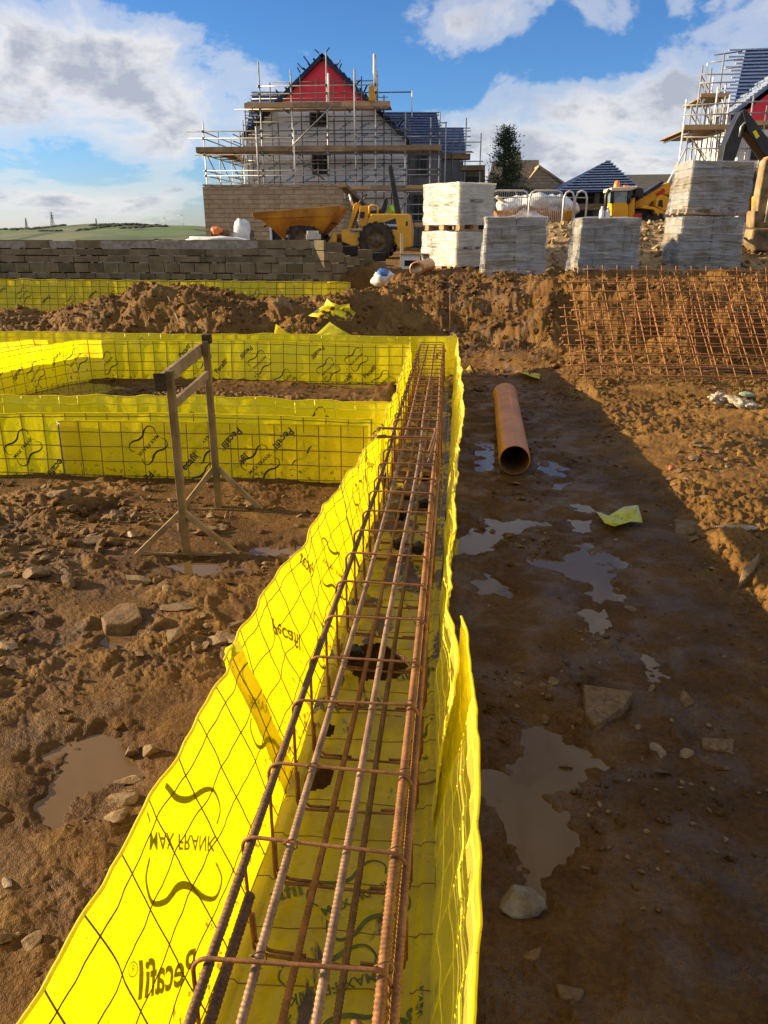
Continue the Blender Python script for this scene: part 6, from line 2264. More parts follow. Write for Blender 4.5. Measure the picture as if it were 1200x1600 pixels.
# windows: dark openings with frames
for (u0, v0, u1, v1) in ((486, 177, 511, 197), (490, 238, 511, 273)):
    a, b = H(u0, v1), H(u1, v0)
    mb = MB()
    mb.box(((a[0] + b[0]) / 2, YH - 0.02, (a[2] + b[2]) / 2), (b[0] - a[0], 0.05, b[2] - a[2]))
    wn = rel(mb.build('window', M['opening'], hs), hs)
    fr = MB()
    for x in (a[0], b[0]):
        fr.box((x, YH - 0.06, (a[2] + b[2]) / 2), (0.07, 0.09, b[2] - a[2] + 0.07))
    for z in (a[2], b[2]):
        fr.box(((a[0] + b[0]) / 2, YH - 0.063, z), (b[0] - a[0] - 0.07, 0.09, 0.07))
    fr.box(((a[0] + b[0]) / 2 + 0.12, YH - 0.055, (a[2] + b[2]) / 2), (0.05, 0.06, b[2] - a[2] - 0.07))
    f_ = fr.build('frame', M['frame_dark'], wn)
# blue film print scribbles, part of the sheet's own surface
mb = WALL
for v in (198, 214, 262, 282):
    for k in range(9):
        u = 396 + k * 28 + rng.uniform(-4, 4)
        if 484 < u < 515:
            continue
        p = H(u, v + rng.uniform(-2, 2), YH - 0.012)
        for q in range(4):
            s = p + np.array([q * 0.11, 0, q * 0.055 + rng.normal() * 0.02])
            mb.box(s, (0.10, 0.008, 0.05 + 0.06 * rng.uniform()), rot=euler(0, -0.5, 0), mat=1)
rel(mb.build('wall', [M['membrane'], M['blue_ink']], hs), hs)


def batten_roof(name, root, a, b, c, d, n, felt, batten, over=0.0, w=0.05, h=0.045):
    """quad roof slope a-b ridge, d-c eave with battens along a-b"""
    a, b, c, d = [np.array(p, dtype=float) for p in (a, b, c, d)]
    nn = np.cross(b - a, d - a)
    nn /= np.linalg.norm(nn)
    if nn[2] < 0:
        nn = -nn
    mb = MB()
    mb.prism([a, b, c, d], -nn * 0.12)
    ro = rel(mb.build(name, felt, root), root)
    mb = MB()
    for k in range(n):
        t = (k + 0.5) / n
        p = a + (d - a) * t + nn * 0.03
        q = b + (c - b) * t + nn * 0.03
        e = (q - p) / np.linalg.norm(q - p)
        mb.beam(p - e * over * rng.uniform(0.2, 1.0), q + e * abs(over) * rng.uniform(0.0, 0.8), w, h)
    bo = mb.build('battens', batten, ro)
    return ro


# cross wing behind at left, then the lower wings at right
batten_roof('wing_roof', hs, Q(395, 143, 43), Q(480, 143, 43), Q(480, 205, 40.2), Q(384, 205, 40.2), 12, M['roof_blue'], M['batten_pale'], 0.25)
mb = MB()
px_prism(mb, [(402, 190), (470, 190), (470, 385), (402, 385)], 41.0, 3.0)
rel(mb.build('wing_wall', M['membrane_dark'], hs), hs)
batten_roof('wing_roof', hs, Q(600, 175, 40.5), Q(682, 175, 40.5), Q(692, 229, 37.6), Q(600, 229, 37.6), 13, M['roof_blue'], M['batten'], 0.5)
mb = MB()
px_prism(mb, [(634, 226), (688, 226), (688, 385), (634, 385)], 37.9, 3.0)
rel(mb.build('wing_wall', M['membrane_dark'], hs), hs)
for (u0, v0, u1, v1) in ((650, 243, 668, 275), (645, 305, 668, 345)):
    a, b = Q(u0, v1, 37.88), Q(u1, v0, 37.88)
    mb = MB()
    mb.box(((a[0] + b[0]) / 2, 37.88, (a[2] + b[2]) / 2), (b[0] - a[0], 0.06, b[2] - a[2]))
    wn = rel(mb.build('window', M['opening'], hs), hs)
    fr = MB()
    for x in (a[0], b[0]):
        fr.box((x, 37.84, (a[2] + b[2]) / 2), (0.07, 0.08, b[2] - a[2] + 0.07))
    fr.build('frame', M['frame_dark'], wn)

h2 = empty('timber_house', (Q(715, 385, 44)[0], 44.0, 0.92))
tag(h2, 'farther half-built house with blue battened roof, between the main house and the conifer', 'house')
batten_roof('roof', h2, Q(672, 199, 47), Q(724, 199, 47), Q(728, 240, 43.6), Q(672, 240, 43.6), 9, M['roof_blue'], M['batten'], 0.5)
mb = MB()
px_prism(mb, [(675, 238), (724, 238), (724, 380), (675, 380)], 43.9, 4.0)
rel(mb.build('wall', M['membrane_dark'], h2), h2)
mb = MB()
px_prism(mb, [(722, 262), (758, 262), (758, 380), (722, 380)], 44.4, 3.0)
rel(mb.build('block_wall', M['block_dark'], h2), h2)
mb = MB()
px_prism(mb, [(726, 276), (748, 276), (748, 300), (726, 300)], 44.36, 0.05)
rel(mb.build('opening', M['opening'], h2), h2)

# ---- scaffold round the main house
sc = empty('scaffolding', (Q(500, 385, 34.8)[0], 34.8, 0.92))
tag(sc, 'tube scaffolding with board platforms round the house with the red gable', 'scaffolding', 'scaffolds round the houses')
YF, YB = 34.7, 35.7
Zf = lambda v, Y=YF: Q(500, v, Y)[2]
Xf = lambda u, Y=YF: Q(u, 250, Y)[0]
zb_ = 0.9
for u, vt, mt in ((321, 188, 'pole_bright'), (411, 95, 'pole'), (459, 107, 'pole'), (513, 81, 'pole'), (556, 107, 'pole'), (587, 86, 'pole'), (633, 176, 'pole'), (672, 186, 'pole'), (686, 178, 'pole')):
    pole(sc, (Xf(u), YF, zb_), (Xf(u), YF, Zf(vt)), mt, 0.03)
for u, vt, vb, mt in ((403, 197, 292, 'pole_bright'), (461, 200, 292, 'pole_bright'), (516, 115, 162, 'pole_bright'), (585, 86, 150, 'pole_bright'), (590, 113, 160, 'pole'), (555, 108, 232, 'pole_bright')):
    pole(sc, (Xf(u), YF - 0.07, Zf(vb)), (Xf(u), YF - 0.07, Zf(vt)), mt, 0.034)
for u, vt in ((387, 160), (404, 182), (427, 128), (473, 120), (523, 120), (566, 120), (600, 150), (640, 195)):
    pole(sc, (Xf(u, YB), YB, zb_), (Xf(u, YB), YB, Zf(vt, YB)), 'pole_dark', 0.026)
for v, ua, ub, Y, mt in ((134, 408, 592, YF, 'pole'), (146, 400, 642, YF, 'pole_dark'), (170, 372, 606, YF, 'pole'), (204, 296, 640, YF, 'pole_dark'), (215, 298, 690, YF, 'pole'),
                         (241, 305, 692, YF, 'pole_dark'), (256, 382, 640, YB, 'pole_dark'), (266, 318, 690, YF, 'pole'), (274, 318, 690, YF, 'pole'), (300, 525, 694, YF, 'pole'), (320, 540, 694, YF, 'pole'), (335, 540, 694, YF, 'pole'),
                         (345, 540, 694, YF, 'pole_dark'), (190, 400, 640, YB, 'pole_dark')):
    pole(sc, (Xf(ua, Y), Y - 0.05, Zf(v, Y)), (Xf(ub, Y), Y - 0.05, Zf(v, Y)), mt, 0.024, 'rail')
pole(sc, (Xf(449), YF - 0.1, Zf(236)), (Xf(519), YF - 0.1, Zf(168)), 'pole', 0.028, 'brace')
pole(sc, (Xf(466), YF - 0.1, Zf(245)), (Xf(507), YF - 0.1, Zf(282)), 'pole_dark', 0.024, 'brace')
pole(sc, (Xf(625), YF - 0.1, Zf(332)), (Xf(640), YF - 0.1, Zf(302)), 'pole', 0.024, 'brace')


def platform(root, ua, ub, vt, vb, toe, name='platform', Y0=YF, Y1=YB, parts=3):
    za, zt = Zf(vb, Y0), Zf(vt, Y0)
    x0, x1 = Xf(ua, Y0), Xf(ub, Y0)
    mb = MB()
    xs = np.linspace(x0, x1, parts + 1)
    for k in range(parts):
        mb.box(((xs[k] + xs[k + 1]) / 2, Y0 - 0.075 + 0.006 * (k % 2), (za + zt) / 2 + rng.normal() * 0.008), (xs[k + 1] - xs[k] - 0.01, 0.04, zt - za), mat=k % 2)
    for y in np.arange(Y0, Y1 - 0.1, 0.24):
        mb.box(((x0 + x1) / 2, y + 0.08, za - 0.02), (x1 - x0, 0.22, 0.04), mat=0)
    for x in np.arange(x0 + 0.3, x1, 1.3):
        mb.beam((x, Y0 - 0.1, za - 0.07), (x, Y1 + 0.1, za - 0.07), 0.05, 0.05, mat=2)
    return rel(mb.build(name, [toe, M['board'], M['pole_dark']], root), root)


platform(sc, 388, 610, 159.5, 167, M['board_new'])
platform(sc, 308, 690, 228, 236, M['board'], parts=5)
platform(sc, 524, 690, 290.5, 296, M['board_new'])
platform(sc, 560, 694, 348, 354, M['board_new'])
for u, vt in ((437, 190), (497, 120), (540, 125), (612, 190), (655, 235), (395, 200)):
    pole(sc, (Xf(u, YB), YB, zb_), (Xf(u, YB), YB, Zf(vt, YB)), 'pole_dark', 0.022)
for v, ua, ub, Y, mt in ((127, 430, 585, YB, 'pole_dark'), (153, 398, 606, YB, 'pole'), (182, 385, 640, YB, 'pole_dark'), (209, 385, 640, YB, 'pole_dark'), (221, 385, 688, YB, 'pole_dark'), (250, 382, 690, YB, 'pole'), (284, 318, 690, YB, 'pole_dark'), (310, 540, 694, YB, 'pole_dark')):
    pole(sc, (Xf(ua, Y), Y + 0.05, Zf(v, Y)), (Xf(ub, Y), Y + 0.05, Zf(v, Y)), mt, 0.020, 'rail')
cb = MB()
for u in (321, 411, 459, 513, 556, 587, 633, 672, 686):
    for v in (134, 146, 170, 204, 215, 241, 266, 274, 300, 320, 335):
        if (v < 190 and not 400 < u < 600) or (v > 290 and u < 535):
            continue
        cb.box((Xf(u), YF - 0.03, Zf(v)), (0.10, 0.11, 0.09))
rel(tag(cb.build('coupler', M['pole_dark'], sc), kind='stuff'), sc)
# return along the left side of the house
xo, xi = Xf(321), xl - 0.3
for y in (36.9, 39.0, 41.2, 43.4):
    for x, mt in ((xo, 'pole'), (xi - 0.15, 'pole_dark')):
        pole(sc, (x, y, zb_), (x, y, Zf(198) + 0.1), mt, 0.026)
for v in (204, 215, 241, 266, 274):
    pole(sc, (xo, YF, Zf(v)), (xo, 44.0, Zf(v)), 'pole_dark', 0.024, 'rail')
    pole(sc, (xi - 0.15, YB, Zf(v)), (xi - 0.15, 44.0, Zf(v)), 'pole_dark', 0.024, 'rail')
mb = MB()
for k in range(5):
    x = xo + 0.2 + k * (xi - xo - 0.5) / 5
    mb.box((x + 0.15, 39.9, Zf(237)), (0.24, 8.2, 0.04))
for y in np.arange(36, 44, 1.2):
    mb.beam((xo - 0.1, y, Zf(237) - 0.07), (xi, y, Zf(237) - 0.07), 0.05, 0.05)
rel(mb.build('platform', M['board'], sc), sc)
for y0, y1 in ((34.9, 37.0), (37.0, 39.0), (39.0, 41.2)):
    pole(sc, (xo, y0, Zf(238)), (xo, y1, Zf(285)), 'pole_dark', 0.024, 'brace')
for k, (u, v) in enumerate(((378, 205), (380, 185))):
    pole(sc, (Xf(u), YF + 0.3, zb_), (Xf(u), YF + 0.3, Zf(v)), 'pole', 0.024)
# towards the right wings
for u, Y, vt, mt in ((644, 40.0, 142, 'pole_bright'), (697, 38.0, 190, 'pole'), (708, 40.0, 203, 'pole_dark'), (719, 40.2, 206, 'pole_dark'), (729, 41.5, 184, 'pole'), (752, 42.0, 208, 'pole')):
    q = Q(u, vt, Y)
    zlo = Zf(176) if u == 644 else zb_
    pole(sc, (q[0], Y, zlo), (q[0], Y, q[2]), mt, 0.03)
for v, ua, ub, Y in ((238, 690, 740, 40.0), (252, 690, 755, 40.0), (290, 690, 755, 40.0), (222, 700, 752, 41.5)):
    a, b = Q(ua, v, Y), Q(ub, v, Y)
    pole(sc, a, b, 'pole', 0.024, 'rail')
mb = MB()
for v, ua, ub in ((244, 690, 735), (262, 720, 758), (305, 690, 758)):
    a, b = Q(ua, v, 40.1), Q(ub, v, 40.1)
    mb.box(((a[0] + b[0]) / 2, 40.5, (a[2] + b[2]) / 2), (b[0] - a[0], 0.9, 0.22))
rel(mb.build('platform', M['board'], sc), sc)
# yellow tag board tied to a standard
mb = MB()
px_prism(mb, [(576, 157), (576, 136), (580, 133), (585, 133), (586, 157)], YF - 0.22, 0.10)
tag(mb.build('hoist_panel', M['mach_yellow'], bevel=0.02), 'yellow panel tied high on the scaffold beside the red gable', 'panel')

# ---- stone garage wall in front of the house
YG = 30.0
gr = empty('stone_garage', (Q(425, 385, YG)[0], YG, 0.92))
tag(gr, 'unfinished sandstone garage in front of the scaffolded house', 'garage')
xa, xb = Q(317, 300, YG)[0], Q(535, 300, YG)[0]
zt = Q(425, 291.5, YG)[2]
da, db = Q(424, 360, YG)[0], Q(440, 360, YG)[0]
dz = Q(430, 352, YG)[2]
mb = MB()
mb.box(((xa + da) / 2, YG + 0.15, (0.9 + zt) / 2), (da - xa, 0.3, zt - 0.9))
mb.box(((db + xb) / 2, YG + 0.15, (0.9 + zt) / 2), (xb - db, 0.3, zt - 0.9))
mb.box(((da + db) / 2, YG + 0.15, (dz + zt) / 2), (db - da, 0.3, zt - dz))
mb.box((xb - 0.15, YG + 2.3, (0.9 + zt) / 2 - 0.2), (0.3, 4.0, zt - 1.3))
mb.box((xa + 0.15, YG + 2.3, (0.9 + zt) / 2), (0.3, 4.0, zt - 0.9))
rel(mb.build('wall', M['stone_wall'], gr), gr)
mb = MB()
for k in range(14):
    x = xa + (k + 0.5) * (xb - xa) / 14
    mb.box((x, YG + 0.15, zt + 0.02 + rng.uniform(0, 0.04)), ((xb - xa) / 14 * rng.uniform(0.8, 1.0), 0.34, 0.05 + rng.uniform(0, 0.05)), rng.normal() * 0.03)
rel(mb.build('coping', M['coping'], gr), gr)
mb = MB()
mb.box(((da + db) / 2, YG + 0.2, (0.9 + dz) / 2), (db - da, 0.05, dz - 0.9))
dr_ = rel(mb.build('doorway', M['opening'], gr), gr)
mb = MB()
mb.box((da - 0.02, YG - 0.01, (0.9 + dz) / 2), (0.07, 0.1, dz - 0.9))
mb.build('frame', M['white_paint'], dr_)
mb = MB()
mb.beam((xb + 0.02, YG - 0.1, zt + 0.02), (xb + 0.45, YG + 3.6, zt - 0.62), 0.3, 0.12)
rel(mb.build('sloping_coping', M['timber_old'], gr), gr)

# ---- scaffolded house at the right edge, Y about 30
h3 = empty('timber_house', (Q(1215, 385, 31)[0], 31.0, 0.92))
tag(h3, 'half-built house at the right edge, red gable under a blue battened roof', 'house')
YR = 31.0
batten_roof('roof', h3, Q(1166, 76, 36), Q(1420, 66, 36), Q(1420, 160, 33.2), Q(1148, 160, 33.2), 15, M['roof_blue'], M['batten_pale'], 0.9, 0.06, 0.05)
mb = MB()
px_prism(mb, [(1150, 190), (1150, 182), (1172, 160), (1200, 136), (1246, 104), (1330, 190)], YR, 0.1)
rel(mb.build('gable_panel', M['red_sheet'], h3), h3)
mb = MB()
a0, a1 = Q(1246, 98, YR), Q(1143, 176, YR)
mb.prism([a0, a1, a1 - np.array([0, 0, 0.32]), a0 - np.array([0, 0, 0.32])], (0, 2.4, 0))
rl = mb
ro = rel(rl.build('verge', M['roof_navy'], h3), h3)
mb = MB()
for k in range(16):
    p = a0 + (a1 - a0) * (k + 0.5) / 16 + np.array([0, -0.1, 0.04])
    mb.beam(p, p + np.array([rng.normal() * 0.05, 2.4, 0]), 0.07, 0.06)
mb.beam(a0 + np.array([0, -0.12, -0.05]), a1 + np.array([0, -0.12, -0.05]), 0.04, 0.10)
mb.build('battens', M['batten'], ro)
mb = MB()
px_prism(mb, [(1152, 190), (1340, 190), (1340, 292), (1152, 292)], YR + 0.02, 5.0)
rel(mb.build('wall', M['membrane'], h3), h3)
mb = MB()
px_prism(mb, [(1148, 158), (1420, 158), (1420, 330), (1148, 330)], 33.4, 3.0)
rel(mb.build('rear_wall', M['membrane_dark'], h3), h3)
for (u0, v0, u1, v1) in ((1172, 232, 1190, 250),):
    a, b = Q(u0, v1, YR), Q(u1, v0, YR)
    mb = MB()
    mb.box(((a[0] + b[0]) / 2, YR - 0.01, (a[2] + b[2]) / 2), (b[0] - a[0], 0.05, b[2] - a[2]))
    wn = rel(mb.build('window', M['opening'], h3), h3)
mb = MB()
px_prism(mb, [(1152, 272), (1230, 272), (1230, 286), (1152, 286)], 29.2, 0.3)
rel(mb.build('lintel', M['mach_black'], h3), h3)

bp = empty('block_pier', (Q(1166, 360, 26)[0], 26.0, 0.92))
tag(bp, 'dark block wall with pale toothed stone quoins behind the right block stacks', 'wall')
mb = MB()
px_prism(mb, [(1159, 286), (1230, 286), (1230, 372), (1159, 372)], 26.0, 0.3)
rel(mb.build('block_leaf', M['block_dark'], bp), bp)
mb = MB()
for k in range(7):
    z0_, z1_ = Q(1155, 372 - k * 12, 25.9)[2], Q(1155, 361 - k * 12, 25.9)[2]
    u0 = 1148 if k % 2 else 1153
    x0, x1 = Q(u0, 330, 25.9)[0], Q(1160 if k % 2 else 1158, 330, 25.9)[0]
    mb.box(((x0 + x1) / 2, 26.0, (z0_ + z1_) / 2), (x1 - x0, 0.4, z1_ - z0_ - 0.02))
rel(mb.build('quoins', M['block_pale'], bp), bp)
mb = MB()
for k in range(1, 5):
    z = Q(1165, 372 - k * 18, 26)[2]
    mb.box((Q(1195, 330, 26)[0], 25.995, z), (Q(1230, 330, 26)[0] - Q(1160, 330, 26)[0], 0.012, 0.02))
rel(mb.build('joints', M['mortar'], bp), bp)

s3 = empty('scaffolding', (Q(1110, 385, 30)[0], 30.0, 0.92))
tag(s3, 'tall tube scaffolding with stepped platforms at the right edge of the site', 'scaffolding', 'scaffolds round the houses')
YS = 29.8
Xs = lambda u, Y=YS: Q(u, 200, Y)[0]
Zs = lambda v, Y=YS: Q(1110, v, Y)[2]
for u, vt, Y, mt in ((1073, 155, 29.8, 'pole_bright'), (1081, 163, 30.6, 'pole'), (1090, 160, 31.6, 'pole'), (1141, 148, 29.8, 'pole_bright'), (1134, 150, 30.6, 'pole'), (1122, 136, 31.6, 'pole_bright'), (1098, 102, 32.4, 'pole'), (1106, 98, 32.4, 'pole_bright'),
                     (1112, 106, 33.2, 'pole'), (1115, 120, 33.4, 'pole_bright'), (1132, 84, 32.6, 'pole'), (1135, 128, 32.4, 'pole_bright'), (1104, 165, 30.6, 'pole_dark'), (1112, 170, 31.4, 'pole'), (1128, 165, 31.0, 'pole'), (1178, 150, 29.8, 'pole'), (1199, 165, 29.8, 'pole')):
    q = Q(u, vt, Y)
    pole(s3, (q[0], Y, zb_), (q[0], Y, q[2]), mt, 0.03)
for ua, va, ub, vb, Y, mt in ((1068, 180, 1200, 176, 29.75, 'pole'), (1068, 165, 1200, 158, 29.75, 'pole'), (1068, 214, 1200, 214, 29.75, 'pole'), (1070, 232, 1200, 232, 29.75, 'pole'), (1096, 116, 1146, 116, 32.3, 'pole'), (1094, 130, 1150, 128, 32.3, 'pole'),
                              (1116, 86, 1160, 80, 33.0, 'pole_dark'), (1112, 97, 1160, 92, 33.0, 'pole'), (1130, 108, 1158, 104, 33.0, 'pole'), (1066, 210, 1085, 210, 29.7, 'pole')):
    pole(s3, Q(ua, va, Y), Q(ub, vb, Y), mt, 0.024, 'rail')
for ua, va, Ya, ub, vb, Yb_ in ((1081, 168, 29.8, 1098, 200, 33), (1081, 182, 29.8, 1092, 200, 33), (1097, 120, 32.4, 1110, 145, 34.5), (1095, 130, 32.4, 1104, 146, 34.5), (1094, 155, 30, 1112, 198, 31), (1078, 210, 29.8, 1100, 245, 33), (1080, 215, 29.8, 1112, 258, 33),
                                (1112, 210, 29.8, 1132, 230, 30), (1128, 155, 30, 1142, 190, 30), (1085, 225, 29.8, 1104, 256, 31)):
    pole(s3, Q(ua, va, Ya), Q(ub, vb, Yb_), 'pole', 0.022, 'brace')
mb = MB()
for (ua, ub, vt, vb, Y0, Y1) in ((1069, 1141, 195, 203, 29.7, 33.0), (1095, 1141, 146, 152, 32.2, 34.5), (1141, 1230, 189, 196, 29.7, 30.8), (1152, 1230, 262, 268, 29.7, 30.8)):
    x0, x1 = Q(ua, vt, Y0)[0], Q(ub, vt, Y0)[0]
    z1_, z0_ = Q(ua, vt, Y0)[2], Q(ua, vb, Y0)[2]
    mb.box(((x0 + x1) / 2, Y0 - 0.02, (z0_ + z1_) / 2), (x1 - x0, 0.04, z1_ - z0_), mat=1)
    for y in np.arange(Y0 + 0.1, Y1, 0.25):
        mb.box(((x0 + x1) / 2, y + 0.1, z0_), (x1 - x0, 0.22, 0.045), mat=0)
    for x in np.arange(x0 + 0.2, x1, 0.9):
        mb.beam((x, Y0, z0_ - 0.07), (x, Y1, z0_ - 0.07), 0.05, 0.05, mat=2)
rel(mb.build('platform', [M['board'], M['board_new'], M['pole_dark']], s3), s3)
pole(s3, Q(1043, 287, 27.5), Q(1073, 230, 29.8), 'pole_bright', 0.03, 'raking_prop')

# ---- blue pyramid roof, long dark roof, stone-gabled house
py = empty('pavilion', (Q(938, 345, 40)[0], 42.0, 0.92))
tag(py, 'low building with a pointed blue battened roof behind the telehandler', 'building')
A = Q(950, 250, 43)
e0, e1 = Q(868, 301, 39.5), Q(1004, 299, 39.5)
e2, e3 = np.array([e1[0] + 0.3, 46.5, e1[2]]), np.array([e0[0] - 0.3, 46.5, e0[2]])
mb = MB()
mb.add([A, e0, e1, e2, e3], [(0, 1, 2), (0, 2, 3), (0, 3, 4), (0, 4, 1), (4, 3, 2, 1)])
ro = rel(mb.build('roof', M['roof_blue'], py), py)
mb = MB()
for k in range(12):
    t = (k + 0.8) / 12.5
    p, q, s = A + (e0 - A) * t, A + (e1 - A) * t, A + (e2 - A) * t
    up = np.array([0, -0.02, 0.04])
    mb.beam(p + up, q + up, 0.13, 0.05)
    mb.beam(q + up, s + up, 0.09, 0.05)
mb.build('battens', M['batten_pale'], ro)
for x, y in ((e0[0] + 0.3, 39.9), ((e0[0] + e1[0]) / 2, 39.9), (e1[0] - 0.3, 39.9), (e1[0] - 0.3, 46.0), (e0[0] + 0.3, 46.0)):
    mb = MB()
    mb.box((x, y, (0.9 + e0[2]) / 2), (0.22, 0.22, e0[2] - 0.9))
    rel(mb.build('post', M['frame_dark'], py), py)
mb = MB()
mb.box(((e0[0] + e1[0]) / 2, 45.7, (0.9 + e0[2]) / 2), (e1[0] - e0[0] - 0.8, 0.2, e0[2] - 0.9))
rel(mb.build('rear_wall', M['frame_dark'], py), py)
mb = MB()
mb.box(((e0[0] + e1[0]) / 2, 39.72, e0[2] - 0.62), (e1[0] - e0[0], 0.1, 0.28))
rel(mb.build('fascia', M['timber_old'], py), py)
lr = empty('long_house', (Q(1025, 345, 50)[0], 52.0, 0.92))
tag(lr, 'long house with a plain dark roof right of the pointed blue roof', 'house')
a, b = Q(975, 273, 54), Q(1130, 271, 54)
c, d = Q(1130, 300, 50), Q(965, 300, 50)
mb = MB()
mb.prism([a, b, c, d], (0, 0, -0.2))
rel(mb.build('roof', M['roof_dark2'], lr), lr)
mb = MB()
px_prism(mb, [(975, 299), (1120, 299), (1120, 384), (975, 384)], 50.4, 4.0)
rel(mb.build('wall', M['stone_wall'], lr), lr)
sg = empty('stone_house', (Q(850, 345, 46)[0], 47.0, 0.92))
tag(sg, 'finished stone-gabled house with brown tiled roof beside the conifer', 'house')
apx = Q(843, 259, 46)
br_ = Q(892, 294, 46)
mb = MB()
mb.prism([Q(818, 384, 46), Q(892, 384, 46), br_, apx, Q(818, 290, 46)], (0, 5, 0))
rel(mb.build('wall', M['stone_wall'], sg), sg)
mb = MB()
mb.prism([Q(842, 257, 45.9), Q(895, 293, 45.9), Q(895, 296, 45.9), Q(842, 260.5, 45.9)], (0, 5.4, 0))
mb.prism([Q(798, 250, 49), Q(842, 250, 49), Q(844, 292, 46.2), Q(770, 292, 46.2)], (0, 0, -0.2), 1)
mb.prism([Q(770, 252, 50), Q(815, 252, 50), Q(815, 292, 47.5), Q(760, 292, 47.5)], (0, 0, -0.2), 1)
rel(mb.build('roof', [M['coping'], M['tile_brown']], sg), sg)
mb = MB()
q = Q(806, 252, 49.5)
mb.box((q[0], 49.5, q[2] + 0.1), (0.5, 0.5, 0.7))
mb.cyl((q[0] - 0.1, 49.5, q[2] + 0.4), (q[0] - 0.1, 49.5, q[2] + 0.75), 0.1, 8)
rel(mb.build('chimney', M['stone_wall'], sg), sg)

# ---- conifer
trc = Q(785, 360, 38)
tree = empty('conifer_tree', (trc[0], 38.0, 0.9))
tag(tree, 'dark green conifer standing between the far scaffold and the stone-gabled house', 'tree')
M['bark'] = simple('bark', (0.05, 0.035, 0.02), (0.11, 0.08, 0.05), 6, 0.9)
M['needles'] = simple('conifer_green', (0.016, 0.034, 0.012), (0.055, 0.085, 0.030), 1.6, 0.7)
ztop_ = Q(780, 197, 38)[2] - 0.9
mb = MB()
mb.tube([(0, 0, -0.1), (0.02, 0, 1.5), (-0.05, 0, 3.2), (-0.1, 0, ztop_ - 0.3)], [0.16, 0.13, 0.08, 0.015], 8)
br = []
for k in range(95):
    t = rng.uniform(0.08, 0.98) ** 0.85
    z = 0.3 + t * (ztop_ - 0.4)
    R0 = 1.15 * (1 - t) ** 0.62 * (0.75 + 0.35 * rng.uniform()) + 0.10
    if t > 0.55:
        R0 *= 0.85
    a = rng.uniform(0, 6.28)
    e = np.array([math.cos(a) * R0, math.sin(a) * R0, z + R0 * rng.uniform(0.15, 0.65)])
    s = np.array([-0.05 * t, 0, z])
    br.append((s, e))
    mb.tube([s, (s + e) / 2 + np.array([0, 0, -0.04]), e], [0.03, 0.018, 0.006], 4)
mb.build('trunk', M['bark'], tree)
VV, FF = [], []
b = 0
for s, e in br:
    L = np.linalg.norm(e - s)
    for k in range(int(45 + 60 * L)):
        t = rng.uniform(0.25, 1.08)
        p = s + (e - s) * t + rng.normal(size=3) * (0.05 + 0.10 * t)
        d = (e - s) / L + rng.normal(size=3) * 0.6 + np.array([0, 0, 0.3])
        d /= np.linalg.norm(d)
        w = np.cross(d, rng.normal(size=3))
        w /= np.linalg.norm(w)
        l = rng.uniform(0.06, 0.13)
        VV += [p - w * 0.022, p + w * 0.022, p + d * l + w * 0.008, p + d * l - w * 0.008]
        FF.append((b, b + 1, b + 2, b + 3))
        b += 4
np_mesh('crown', VV, FF, M['needles'], tree, smooth=False)
# low bushes below the conifer
for k, (u, v, w) in enumerate(((772, 292, 1.0), (812, 290, 1.2))):
    q = Q(u, v, 39.5)
    VV, FF = [], []
    b = 0
    for j in range(2600):
        p = rng.normal(size=3)
        p /= np.linalg.norm(p)
        p = p * np.array([w, 0.8, 1.1]) * rng.uniform(0.4, 1.0) ** 0.4 * (1 + 0.3 * gnoise(np.array([p[0] * 3 + k]), np.array([p[2] * 3]), 7)[0])
        d = rng.normal(size=3)
        d /= np.linalg.norm(d)
        w_ = np.cross(d, rng.normal(size=3))
        w_ /= np.linalg.norm(w_)
        VV += [p - w_ * 0.04, p + w_ * 0.04, p + d * 0.12 + w_ * 0.01, p + d * 0.12 - w_ * 0.01]
        FF.append((b, b + 1, b + 2, b + 3))
        b += 4
    bs = empty('bush', (q[0], 39.5, 0.9))
    tag(bs, ('dark bush left below the conifer', 'dark bush right below the conifer')[k], 'bush')
    cr = np_mesh('crown', VV, FF, M['needles'], bs, smooth=False)
    cr.location = (0, 0, 1.5)
    mb = MB()
    for j in range(5):
        a = j * 1.26
        mb.tube([(0.05 * math.cos(a), 0.05 * math.sin(a), -0.1), (0.3 * math.cos(a), 0.3 * math.sin(a), 0.9), (0.5 * math.cos(a), 0.5 * math.sin(a), 1.8)], [0.04, 0.03, 0.01], 5)
    mb.build('stem', M['bark'], bs)

# ---------------------------------------------------------------- far hills


def field_material():
    m = NT('far_fields')
    v = m.n('ShaderNodeNewGeometry').outputs['Position']
    vo = m.n('ShaderNodeTexVoronoi', feature='F1', ins={'Vector': m.map(v, (0.006, 0.0035, 0.0)), 'Scale': 1.6})
    ed = m.n('ShaderNodeTexVoronoi', feature='DISTANCE_TO_EDGE', ins={'Vector': m.map(v, (0.006, 0.0035, 0.0)), 'Scale': 1.6})
    sepc = m.n('ShaderNodeSeparateColor', ins={0: vo.outputs['Color']})
    c = m.ramp(sepc.outputs[0], [(0.0, (0.075, 0.11, 0.026)), (0.35, (0.11, 0.17, 0.032)), (0.6, (0.15, 0.15, 0.065)), (0.85, (0.055, 0.085, 0.03))], 'CONSTANT')
    c = m.mix(m.ramp(ed.outputs[0], [(0.02, 1.0), (0.035, 0.0)]), c, (0.022, 0.032, 0.014))
    c = m.mix(0.3, c, m.ramp(m.noise(v, 0.05, 4), [(0.3, (0.05, 0.07, 0.025)), (0.7, (0.14, 0.16, 0.07))]))
    c = m.mix(0.16, c, (0.17, 0.21, 0.24))  # bluish haze of distance mixed into the field colour
    return m.done(m.bsdf(c, 0.95, 0, None, 0.1))


